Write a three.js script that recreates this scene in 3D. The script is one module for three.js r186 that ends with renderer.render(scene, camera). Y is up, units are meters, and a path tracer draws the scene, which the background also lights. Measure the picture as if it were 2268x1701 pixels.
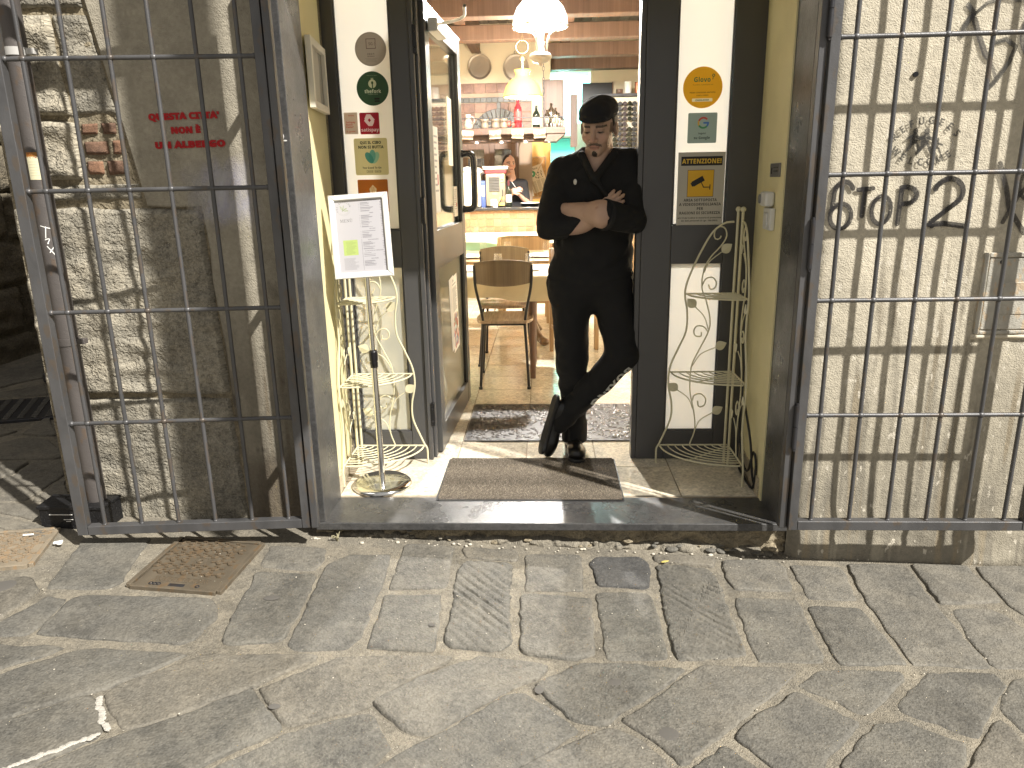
import * as THREE from 'three';
import { mergeGeometries } from 'three/addons/utils/BufferGeometryUtils.js';
import { RoundedBoxGeometry } from 'three/addons/geometries/RoundedBoxGeometry.js';
import { DecalGeometry } from 'three/addons/geometries/DecalGeometry.js';

// ---------- camera, sky, lamp light of the alley, exposure ----------
const RAD = Math.PI / 180;
const camera = new THREE.PerspectiveCamera(54.54, 4 / 3, 0.05, 120);
camera.position.set(0, 1.55, 2.85);
camera.rotation.order = 'YXZ';
camera.rotation.set(-15.3 * RAD, 2.8 * RAD, -1.1 * RAD);
const scene = new THREE.Scene();
const renderer = new THREE.WebGLRenderer({ antialias: true });
renderer.setSize(1024, 768);
renderer.toneMapping = THREE.LinearToneMapping;
renderer.toneMappingExposure = 3.3;
renderer.shadowMap.enabled = true;
{ // dim warm night sky of a lit town
  const w = 64, h = 32, d = new Float32Array(w * h * 4);
  for (let y = 0; y < h; y++) for (let x = 0; x < w; x++) {
    const e = Math.abs((y + 0.5) / h - 0.5) * 2, i = (y * w + x) * 4, k = 0.16 - 0.03 * e;
    d[i] = k; d[i + 1] = k * 0.97; d[i + 2] = k * 0.93; d[i + 3] = 1;
  }
  const t = new THREE.DataTexture(d, w, h, THREE.RGBAFormat, THREE.FloatType);
  t.mapping = THREE.EquirectangularReflectionMapping; t.magFilter = THREE.LinearFilter; t.needsUpdate = true;
  scene.background = t; scene.environment = t;
}
const SUN = new THREE.Vector3(1.35, 1.73, 1).normalize();
const sun = new THREE.DirectionalLight(new THREE.Color(1, 0.955, 0.885), 2.6);
sun.name = 'alley_light'; sun.position.copy(SUN).multiplyScalar(12); sun.target.position.set(0, 0, 0);
sun.castShadow = true; sun.shadow.mapSize.set(4096, 4096); sun.shadow.radius = 1.8;
Object.assign(sun.shadow.camera, { left: -6, right: 6, top: 6, bottom: -6, near: 1, far: 30 });
scene.add(sun, sun.target);

// ---------- random numbers, noise, textures ----------
function rng(s) { return () => { s |= 0; s = (s + 0x6d2b79f5) | 0; let t = Math.imul(s ^ (s >>> 15), 1 | s); t = (t + Math.imul(t ^ (t >>> 7), 61 | t)) ^ t; return ((t ^ (t >>> 14)) >>> 0) / 4294967296; }; }
const R = rng(7);
const rr = (a, b) => a + (b - a) * R();
const lerp = (a, b, t) => a + (b - a) * t, clamp = (x, a = 0, b = 1) => Math.min(b, Math.max(a, x));
const sst = (x, a, b) => { const t = clamp((x - a) / (b - a)); return t * t * (3 - 2 * t); };
function hash(x, y, s) { let h = Math.imul(x, 374761393) ^ Math.imul(y, 668265263) ^ Math.imul(s, 1274126177); h = Math.imul(h ^ (h >>> 13), 1274126177); return ((h ^ (h >>> 16)) >>> 0) / 4294967296; }
function vn(x, y, px, py, s) {
  const ix = Math.floor(x), iy = Math.floor(y); let fx = x - ix, fy = y - iy;
  fx = fx * fx * (3 - 2 * fx); fy = fy * fy * (3 - 2 * fy);
  const m = (a, b) => ((a % b) + b) % b, x0 = m(ix, px), x1 = m(ix + 1, px), y0 = m(iy, py), y1 = m(iy + 1, py);
  return lerp(lerp(hash(x0, y0, s), hash(x1, y0, s), fx), lerp(hash(x0, y1, s), hash(x1, y1, s), fx), fy);
}
// tileable fractal noise: u, v in 0..1, px and py cells across
function fb(u, v, px, py, oct, s, gain = 0.5) { let a = 1, t = 0, n = 0; for (let i = 0; i < oct; i++) { t += a * vn(u * px, v * py, px, py, s + i * 17); n += a; a *= gain; px *= 2; py *= 2; } return t / n; }
const enc = (x) => 255 * clamp(x <= 0.0031308 ? x * 12.92 : 1.055 * Math.pow(x, 1 / 2.4) - 0.055);
function ctex(w, h, fn) { // colour texture, fn gives linear rgb
  const d = new Uint8Array(w * h * 4);
  for (let y = 0; y < h; y++) for (let x = 0; x < w; x++) { const c = fn((x + 0.5) / w, (y + 0.5) / h), i = (y * w + x) * 4; d[i] = enc(c[0]); d[i + 1] = enc(c[1]); d[i + 2] = enc(c[2]); d[i + 3] = 255; }
  const t = new THREE.DataTexture(d, w, h); t.colorSpace = THREE.SRGBColorSpace; t.wrapS = t.wrapT = THREE.RepeatWrapping; t.magFilter = THREE.LinearFilter; t.needsUpdate = true; return t;
}
function btex(w, h, fn) { // grey data texture
  const d = new Uint8Array(w * h * 4);
  for (let y = 0; y < h; y++) for (let x = 0; x < w; x++) { const c = 255 * clamp(fn((x + 0.5) / w, (y + 0.5) / h)), i = (y * w + x) * 4; d[i] = d[i + 1] = d[i + 2] = c; d[i + 3] = 255; }
  const t = new THREE.DataTexture(d, w, h); t.wrapS = t.wrapT = THREE.RepeatWrapping; t.magFilter = THREE.LinearFilter; t.needsUpdate = true; return t;
}
const per = (t, p, q = p) => { if (!t) return null; const c = t.clone(); c.repeat.set(1 / p, 1 / q); c.needsUpdate = true; return c; };
function mat(o) { // o: c linear colour, r roughness, m metalness, map/bump textures with their period in metres
  const a = { color: new THREE.Color().setRGB(...(o.c ?? [1, 1, 1])), roughness: o.r ?? 0.8, metalness: o.m ?? 0 };
  if (o.map) a.map = per(o.map, o.p ?? 1, o.q); if (o.bump) { a.bumpMap = per(o.bump, o.bp ?? o.p ?? 1, o.bq); a.bumpScale = o.bs ?? 0.002; }
  if (o.rm) a.roughnessMap = per(o.rm, o.p ?? 1);
  Object.assign(a, o.x ?? {});
  return new THREE.MeshPhysicalMaterial(a);
}
const mix3 = (a, b, t) => [lerp(a[0], b[0], t), lerp(a[1], b[1], t), lerp(a[2], b[2], t)];
const mul3 = (a, k) => [a[0] * k, a[1] * k, a[2] * k];

// ---------- geometry helpers ----------
const V = (x, y, z) => new THREE.Vector3(x, y, z);
function uvBox(g) { // metres, by the face direction
  g = g.index ? g.toNonIndexed() : g; const p = g.attributes.position, uv = new Float32Array(p.count * 2), a = V(), b = V(), c = V(), n = V();
  for (let i = 0; i < p.count; i += 3) {
    a.fromBufferAttribute(p, i); b.fromBufferAttribute(p, i + 1); c.fromBufferAttribute(p, i + 2); n.copy(b).sub(a).cross(c.sub(a));
    const x = Math.abs(n.x), y = Math.abs(n.y), z = Math.abs(n.z);
    for (let k = 0; k < 3; k++) {
      const X = p.getX(i + k), Y = p.getY(i + k), Z = p.getZ(i + k), o = (i + k) * 2;
      if (z >= x && z >= y) { uv[o] = X; uv[o + 1] = Y; } else if (x >= y) { uv[o] = Z; uv[o + 1] = Y; } else { uv[o] = X; uv[o + 1] = Z; }
    }
  }
  g.setAttribute('uv', new THREE.BufferAttribute(uv, 2)); if (!g.attributes.normal) g.computeVertexNormals();
  for (const k of Object.keys(g.attributes)) if (!['position', 'normal', 'uv', 'color'].includes(k)) g.deleteAttribute(k);
  return g;
}
const mv = (g, x, y, z) => g.translate(x, y, z);
// box between two corners, edges rounded by r
function bx(x0, y0, z0, x1, y1, z1, r = 0.003) {
  const w = Math.abs(x1 - x0), h = Math.abs(y1 - y0), d = Math.abs(z1 - z0), k = Math.min(r, w * 0.49, h * 0.49, d * 0.49);
  const g = r > 0 ? new RoundedBoxGeometry(w, h, d, 1, k) : new THREE.BoxGeometry(w, h, d);
  return uvBox(g.translate((x0 + x1) / 2, (y0 + y1) / 2, (z0 + z1) / 2));
}
function cyl(a, b, r0, r1 = r0, n = 14) {
  const A = V(...a), B = V(...b), d = B.clone().sub(A), g = new THREE.CylinderGeometry(r1, r0, d.length(), n, 1);
  g.applyQuaternion(new THREE.Quaternion().setFromUnitVectors(V(0, 1, 0), d.normalize())); g.translate((A.x + B.x) / 2, (A.y + B.y) / 2, (A.z + B.z) / 2); return uvBox(g);
}
function tube(pts, r, seg = pts.length * 4, n = 8, closed = false) { return uvBox(new THREE.TubeGeometry(new THREE.CatmullRomCurve3(pts.map((p) => V(...p)), closed, 'catmullrom', 0.5), seg, r, n, closed)); }
const ball = (x, y, z, r, sx = 1, sy = 1, sz = 1, n = 14) => uvBox(new THREE.SphereGeometry(r, n, Math.ceil(n * 0.7)).scale(sx, sy, sz).translate(x, y, z));
function lathe(pts, x, y, z, n = 24) { return uvBox(new THREE.LatheGeometry(pts.map((p) => new THREE.Vector2(p[0], p[1])), n).translate(x, y, z)); }
function prism(pts, z0, z1, bev = 0) { // outline in x, y, extruded along z
  const s = new THREE.Shape(pts.map((p) => new THREE.Vector2(p[0], p[1])));
  const g = new THREE.ExtrudeGeometry(s, { depth: z1 - z0 - 2 * bev, bevelEnabled: bev > 0, bevelSize: bev, bevelThickness: bev, bevelOffset: -bev, bevelSegments: 1, steps: 1 });
  return uvBox(g.translate(0, 0, z0 + bev));
}
const rot = (g, ax, ang, p = [0, 0, 0]) => { g.translate(-p[0], -p[1], -p[2]); g['rotate' + ax](ang); return g.translate(...p); };

// ---------- objects ----------
const names = new Map(), baseOf = new WeakMap();
function numbered(n) { const k = names.get(n) ?? 0; names.set(n, k + 1); return k ? n + '_' + String(k).padStart(3, '0') : n; }
function tag(o, label, category, group, kind) { const u = o.userData; if (label) u.label = label; if (category) u.category = category; if (group) u.group = group; if (kind) u.kind = kind; return o; }
// a thing: a Group at its base; its parts are given in world coordinates unless it is local
function thing(name, label, category, at = [0, 0, 0], group, local = false) {
  const g = new THREE.Group(); g.name = numbered(name); g.position.set(...at); scene.add(g); tag(g, label, category, group); if (!local) baseOf.set(g, at); return g;
}
function obj(name, geo, m, parent = scene, label) {
  const list = (Array.isArray(geo) ? geo : [geo]).map((g) => (g.index ? g.toNonIndexed() : g));
  const o = new THREE.Mesh(list.length > 1 ? mergeGeometries(list) : list[0], m);
  o.name = parent === scene ? numbered(name) : name; o.castShadow = o.receiveShadow = true; parent.add(o);
  const b = baseOf.get(parent); if (b) o.position.set(-b[0], -b[1], -b[2]);
  if (label) o.userData.label = label; return o;
}
const solo = (name, geo, m, label, category, group, kind) => tag(obj(name, geo, m), label, category, group, kind);
const structure = (name, geo, m, label) => solo(name, geo, m, label, null, null, 'structure');
function copy(root, at, turn, label) { const c = root.clone(); c.name = numbered(root.name.replace(/_\d{3}$/, '')); scene.add(c); c.position.set(...at); c.rotation.y = turn; if (label) c.userData.label = label; return c; }
// flat print: a canvas drawn in px, shown on a plane w x h metres
function print(w, h, ppm, draw, alpha = false, rough = 0.6, extra = {}) {
  const c = document.createElement('canvas'); c.width = Math.round(w * ppm); c.height = Math.round(h * ppm);
  const g = c.getContext('2d'); g.textAlign = 'center'; g.textBaseline = 'middle'; draw(g, c.width, c.height);
  const t = new THREE.CanvasTexture(c); t.colorSpace = THREE.SRGBColorSpace;
  return new THREE.MeshPhysicalMaterial({ map: t, transparent: alpha, roughness: rough, ...extra });
}
const plane = (w, h, x, y, z) => new THREE.PlaneGeometry(w, h).translate(x, y, z);

// meshes a distance field by surface nets
function iso(f, lo, hi, h) {
  const n = [0, 1, 2].map((i) => Math.ceil((hi[i] - lo[i]) / h) + 1), [nx, ny, nz] = n, val = new Float32Array(nx * ny * nz), id = (i, j, k) => (k * ny + j) * nx + i;
  for (let k = 0; k < nz; k++) for (let j = 0; j < ny; j++) for (let i = 0; i < nx; i++) val[id(i, j, k)] = f(lo[0] + i * h, lo[1] + j * h, lo[2] + k * h);
  const vert = new Int32Array(nx * ny * nz).fill(-1), pos = [], idx = [];
  const E = [[0, 1], [2, 3], [4, 5], [6, 7], [0, 2], [1, 3], [4, 6], [5, 7], [0, 4], [1, 5], [2, 6], [3, 7]];
  for (let k = 0; k < nz - 1; k++) for (let j = 0; j < ny - 1; j++) for (let i = 0; i < nx - 1; i++) {
    const c = []; let inside = 0; for (let q = 0; q < 8; q++) { const v = val[id(i + (q & 1), j + ((q >> 1) & 1), k + (q >> 2))]; c.push(v); if (v < 0) inside++; }
    if (inside === 0 || inside === 8) continue;
    let x = 0, y = 0, z = 0, m = 0;
    for (const [a, b] of E) if (c[a] < 0 !== c[b] < 0) { const t = c[a] / (c[a] - c[b]); x += lerp(a & 1, b & 1, t); y += lerp((a >> 1) & 1, (b >> 1) & 1, t); z += lerp(a >> 2, b >> 2, t); m++; }
    vert[id(i, j, k)] = pos.length / 3; pos.push(lo[0] + (i + x / m) * h, lo[1] + (j + y / m) * h, lo[2] + (k + z / m) * h);
  }
  const quad = (a, b, c, d, flip) => { if (a < 0 || b < 0 || c < 0 || d < 0) return; flip ? idx.push(a, c, b, a, d, c) : idx.push(a, b, c, a, c, d); };
  for (let k = 1; k < nz - 1; k++) for (let j = 1; j < ny - 1; j++) for (let i = 1; i < nx - 1; i++) {
    const s = val[id(i, j, k)] < 0;
    if (s !== val[id(i + 1, j, k)] < 0) quad(vert[id(i, j - 1, k - 1)], vert[id(i, j, k - 1)], vert[id(i, j, k)], vert[id(i, j - 1, k)], !s);
    if (s !== val[id(i, j + 1, k)] < 0) quad(vert[id(i - 1, j, k - 1)], vert[id(i - 1, j, k)], vert[id(i, j, k)], vert[id(i, j, k - 1)], !s);
    if (s !== val[id(i, j, k + 1)] < 0) quad(vert[id(i - 1, j - 1, k)], vert[id(i, j - 1, k)], vert[id(i, j, k)], vert[id(i - 1, j, k)], !s);
  }
  const g = new THREE.BufferGeometry(); g.setAttribute('position', new THREE.Float32BufferAttribute(pos, 3)); g.setIndex(idx); g.computeVertexNormals(); return g;
}
function cap(px, py, pz, a, b, ra, rb) { // tapered capsule
  const bx_ = b[0] - a[0], by = b[1] - a[1], bz = b[2] - a[2], x = px - a[0], y = py - a[1], z = pz - a[2], t = clamp((x * bx_ + y * by + z * bz) / (bx_ * bx_ + by * by + bz * bz));
  return Math.hypot(x - bx_ * t, y - by * t, z - bz * t) - lerp(ra, rb, t);
}
const ell = (px, py, pz, c, r) => { const x = (px - c[0]) / r[0], y = (py - c[1]) / r[1], z = (pz - c[2]) / r[2], k = Math.hypot(x, y, z); return (k - 1) * Math.min(...r); };
const smin = (a, b, k) => { const h = clamp(0.5 + (0.5 * (b - a)) / k); return lerp(b, a, h) - k * h * (1 - h); };
const noise3 = (x, y, z, s) => (vn(x + z * 0.7, y - z * 0.4, 4096, 4096, s) + vn(y * 0.9 + 31 + z, z + 17 + x * 0.3, 4096, 4096, s + 5)) - 1;

// ---------- shared textures and materials ----------
const T = {};
T.fine = btex(512, 512, (u, v) => 0.5 * fb(u, v, 96, 96, 2, 1) + 0.5 * fb(u, v, 24, 24, 4, 2));
T.grit = btex(1024, 1024, (u, v) => clamp(0.25 + 0.55 * fb(u, v, 120, 120, 2, 11, 0.6) + 0.45 * (fb(u, v, 20, 20, 4, 12) - 0.5)));
T.lump = btex(1024, 1024, (u, v) => { const w = 0.03 * fb(u, v, 8, 8, 3, 25), r = 1 - Math.abs(2 * fb(u + w, v - w, 17, 27, 4, 21) - 1), pit = sst(fb(u, v, 26, 30, 3, 24), 0.6, 0.72); return clamp(0.35 + 0.38 * r + 0.34 * fb(u, v, 70, 70, 3, 22) - 0.05 - 0.42 * pit); });
T.stone = ctex(1024, 1024, (u, v) => {
  const a = fb(u, v, 5, 5, 5, 31), b = fb(u, v, 70, 70, 2, 32), c = fb(u, v, 14, 14, 4, 33), sp = hash(Math.floor(u * 256), Math.floor(v * 256), 9), stain = sst(fb(u, v, 9, 9, 4, 35), 0.62, 0.72);
  const n = fb(u, v, 210, 210, 1, 37); let k = 0.92 + 0.45 * (a - 0.5) + 0.42 * (b - 0.5) + 0.38 * (c - 0.5) + 0.42 * (n - 0.5); k *= 1 - 0.15 * stain;
  const q = mix3([0.98, 0.97, 0.95], [1.02, 0.98, 0.91], clamp(c * 1.4 - 0.2)); const o = mul3(q, 0.78 * k); if (sp > 0.9975) return mul3([1.25, 1.22, 1.12], 0.95); return o;
});
T.wood = ctex(512, 1024, (u, v) => { const w = fb(u, v, 26, 2, 4, 41), r = fb(u, v, 90, 3, 3, 42); return mul3([1, 0.92, 0.82], 0.62 + 0.5 * (w - 0.5) + 0.45 * (r - 0.5) + 0.25); });
T.brush = btex(512, 512, (u, v) => 0.5 * fb(u, v, 6, 160, 2, 51) + 0.5 * fb(u, v, 40, 40, 3, 52));
T.smudge = btex(512, 512, (u, v) => clamp(0.35 + 0.6 * (fb(u, v, 7, 7, 5, 61) - 0.35)));
T.steelC = ctex(512, 512, (u, v) => { const a = fb(u, v, 10, 5, 5, 71), s = sst(fb(u, v, 16, 10, 4, 73), 0.6, 0.75); return mix3(mul3([1, 1, 1.02], 0.75 + 0.5 * (a - 0.5)), [0.95, 0.72, 0.5], s * 0.6); });
T.cloth = btex(256, 256, (u, v) => 0.5 + 0.25 * Math.sin(u * 2 * Math.PI * 64) + 0.25 * Math.sin(v * 2 * Math.PI * 64));
const M = {
  steel: mat({ c: [0.135, 0.134, 0.134], r: 0.44, m: 0.4, map: T.steelC, p: 0.6, bump: T.fine, bp: 0.2, bs: 0.0006 }),
  darkSteel: mat({ c: [0.055, 0.055, 0.06], r: 0.42, m: 0.4, map: T.steelC, p: 0.5, bump: T.fine, bp: 0.2, bs: 0.0006 }),
  slate: mat({ c: [0.085, 0.086, 0.089], r: 0.75, map: T.stone, p: 0.9, bump: T.fine, bp: 0.25, bs: 0.0008, rm: T.smudge }),
  frame: mat({ c: [0.085, 0.084, 0.085], r: 0.36, m: 0.25, bump: T.fine, bp: 0.1, bs: 0.00015 }),
  black: mat({ c: [0.006, 0.006, 0.007], r: 0.35 }),
  rubber: mat({ c: [0.012, 0.012, 0.012], r: 0.6 }),
  chrome: mat({ c: [0.72, 0.72, 0.7], r: 0.12, m: 1 }),
  iron: mat({ c: [0.62, 0.58, 0.4], r: 0.45, bump: T.fine, bp: 0.1, bs: 0.0003 }),
  white: mat({ c: [0.66, 0.66, 0.64], r: 0.35 }),
  paper: mat({ c: [0.75, 0.73, 0.68], r: 0.8 }),
  reveal: mat({ c: [0.74, 0.67, 0.4], r: 0.85, bump: T.grit, bp: 0.5, bs: 0.0012, map: ctex(256, 256, (u, v) => mul3([1, 1, 0.98], 0.86 + 0.28 * fb(u, v, 4, 4, 5, 81) * (0.8 + 0.4 * fb(u, v, 20, 20, 2, 82)))), p: 1.1 }),
  mortar: mat({ c: [0.285, 0.262, 0.215], r: 0.95, map: T.stone, p: 0.7, bump: T.grit, bp: 0.35, bs: 0.006 }),
  glass: mat({ c: [0.96, 0.98, 0.96], r: 0.02, x: { transmission: 1, thickness: 0, ior: 1.5 } }),
  drink: mat({ c: [1, 1, 1], r: 0.02, x: { transmission: 1, thickness: 0, ior: 1.45 } }),
};

// ---------- the street: mortar bed and paving stones on a slope ----------
const groundY = (x, z) => 0.06 - 0.042 * x;
const HUE = [[0.215, 0.205, 0.18], [0.19, 0.183, 0.162], [0.178, 0.172, 0.154], [0.225, 0.21, 0.178], [0.11, 0.11, 0.11]];
const PAVE = HUE.map((c) => mat({ c: mul3(c, 0.9), r: 0.82, map: T.stone, p: 0.97, bump: T.grit, bp: 0.62, bs: 0.0045 }));
{
  const g = new THREE.PlaneGeometry(60, 60, 300, 300).rotateX(-Math.PI / 2), p = g.attributes.position;
  for (let i = 0; i < p.count; i++) p.setY(i, groundY(p.getX(i)) + 0.004 * noise3(p.getX(i) * 3, 0, p.getZ(i) * 3, 3));
  var street = structure('street_paving', uvBox(g), M.mortar);
}
// a worn stone with an uneven outline: pts are x, z pairs; the top is cut to a grid so that it can swell and be grooved
function stoneGeo(flat, seed, { lift = 0.009, groove = null, deep = 0.05 } = {}) {
  const r = rng(seed), src = []; for (let i = 0; i < flat.length; i += 2) src.push([flat[i], flat[i + 1]]);
  let area = 0; for (let i = 0; i < src.length; i++) { const [a, b] = src[i], [c, d] = src[(i + 1) % src.length]; area += a * d - c * b; }
  if (area < 0) src.reverse();
  const cut = []; // corners rounded, sides wavering
  src.forEach((p, i) => {
    const a = src[(i + src.length - 1) % src.length], b = src[(i + 1) % src.length], la = Math.hypot(p[0] - a[0], p[1] - a[1]), lb = Math.hypot(b[0] - p[0], b[1] - p[1]), k = 0.01 + 0.02 * r();
    const cs = ((a[0] - p[0]) * (b[0] - p[0]) + (a[1] - p[1]) * (b[1] - p[1])) / (la * lb), kk = k + (cs > 0.35 ? 0.05 * cs : 0), ta = Math.min(0.4, kk / la), tb = Math.min(0.4, kk / lb);
    cut.push([lerp(p[0], a[0], ta), lerp(p[1], a[1], ta)], [(p[0] * 2 + lerp(p[0], a[0], ta) + lerp(p[0], b[0], tb)) / 4, (p[1] * 2 + lerp(p[1], a[1], ta) + lerp(p[1], b[1], tb)) / 4], [lerp(p[0], b[0], tb), lerp(p[1], b[1], tb)]);
  });
  const rim = [];
  cut.forEach((p, i) => { const q = cut[(i + 1) % cut.length], l = Math.hypot(q[0] - p[0], q[1] - p[1]), n = Math.max(1, Math.round(l / (groove ? 0.011 : 0.03))); for (let k = 0; k < n; k++) { const t = k / n; rim.push([lerp(p[0], q[0], t), lerp(p[1], q[1], t)]); } });
  const N = rim.length, nor = rim.map((p, i) => { const a = rim[(i + N - 1) % N], b = rim[(i + 1) % N], x = b[1] - a[1], y = -(b[0] - a[0]), l = Math.hypot(x, y) || 1; return [x / l, y / l]; });
  rim.forEach((p, i) => { const w = -0.0015 + 0.007 * noise3(p[0] * 24, p[1] * 24, 0, seed) + 0.006 * noise3(p[0] * 70, p[1] * 70, 0, seed + 3); p[0] += nor[i][0] * w; p[1] += nor[i][1] * w; });
  const tx = (r() - 0.5) * 0.012, tz = (r() - 0.5) * 0.012, cx = rim.reduce((s, p) => s + p[0], 0) / N, cz = rim.reduce((s, p) => s + p[1], 0) / N;
  const top = (x, z, e) => groundY(x) + lift + tx * (x - cx) + tz * (z - cz) + 0.0035 * noise3(x * 7, z * 7, 0, seed + 9) + 0.0012 * noise3(x * 30, z * 30, 0, seed + 11) - e + (groove ? groove(x, z) : 0);
  const rings = [[0.004, -deep], [0.002, -lift - 0.004], [-0.002, 0.005], [-0.007, 0.0015], [-0.016, 0]].map(([o, e]) => rim.map((p, i) => { if (o > -0.004) return [p[0] + nor[i][0] * o, p[1] + nor[i][1] * o, e]; const l = Math.hypot(cx - p[0], cz - p[1]), f = Math.min(0.4, -o / l); return [lerp(p[0], cx, f), lerp(p[1], cz, f), e]; }));
  const pos = [], put = (q) => pos.push(q[0], q[2] < 0 && q[2] !== 0 ? groundY(q[0]) + lift + q[2] : top(q[0], q[1], q[2]), q[1]);
  for (let k = 0; k < rings.length - 1; k++) for (let i = 0; i < N; i++) { const j = (i + 1) % N, a = rings[k][i], b = rings[k][j], c = rings[k + 1][j], d = rings[k + 1][i]; [a, c, b, a, d, c].forEach(put); }
  // inside: grid clipped by shape triangulation of the inset rim plus inner points in shrinking rings
  let last = rings[rings.length - 1]; const steps = groove ? 26 : 3;
  for (let s = 1; s <= steps; s++) {
    const f = 1 - s / (steps + (groove ? 0.02 : 0.5)), nx = rings[rings.length - 1].map((p) => [lerp(cx, p[0], f), lerp(cz, p[1], f), 0]);
    for (let i = 0; i < N; i++) { const j = (i + 1) % N; [last[i], nx[j], last[j], last[i], nx[i], nx[j]].forEach(put); } last = nx;
  }
  for (let i = 0; i < N; i++) { const j = (i + 1) % N; [last[i], [cx, cz, 0], last[j]].forEach(put); }
  const g = new THREE.BufferGeometry(); g.setAttribute('position', new THREE.Float32BufferAttribute(pos, 3));
  // make every face of the top look up
  const q = g.attributes.position, a = V(), b = V(), c = V();
  a.fromBufferAttribute(q, q.count - 3); b.fromBufferAttribute(q, q.count - 2); c.fromBufferAttribute(q, q.count - 1);
  if (b.sub(a).cross(c.sub(a)).y < 0) for (let i = 0; i < q.count; i += 3) { const x = [q.getX(i + 1), q.getY(i + 1), q.getZ(i + 1)]; q.setXYZ(i + 1, q.getX(i + 2), q.getY(i + 2), q.getZ(i + 2)); q.setXYZ(i + 2, ...x); }
  return smooth(uvBox(g));
}
function smooth(g) { // one normal per place
  const p = g.attributes.position, map = new Map(), a = V(), b = V(), c = V(), keys = [];
  for (let i = 0; i < p.count; i++) { const k = `${Math.round(p.getX(i) * 4000)},${Math.round(p.getY(i) * 4000)},${Math.round(p.getZ(i) * 4000)}`; keys.push(k); if (!map.has(k)) map.set(k, V()); }
  for (let i = 0; i < p.count; i += 3) { a.fromBufferAttribute(p, i); b.fromBufferAttribute(p, i + 1); c.fromBufferAttribute(p, i + 2); b.sub(a); c.sub(a); b.cross(c); for (let k = 0; k < 3; k++) map.get(keys[i + k]).add(b); }
  const n = new Float32Array(p.count * 3); keys.forEach((k, i) => { a.copy(map.get(k)).normalize(); n.set([a.x, a.y, a.z], i * 3); });
  g.setAttribute('normal', new THREE.BufferAttribute(n, 3)); return g;
}
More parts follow.
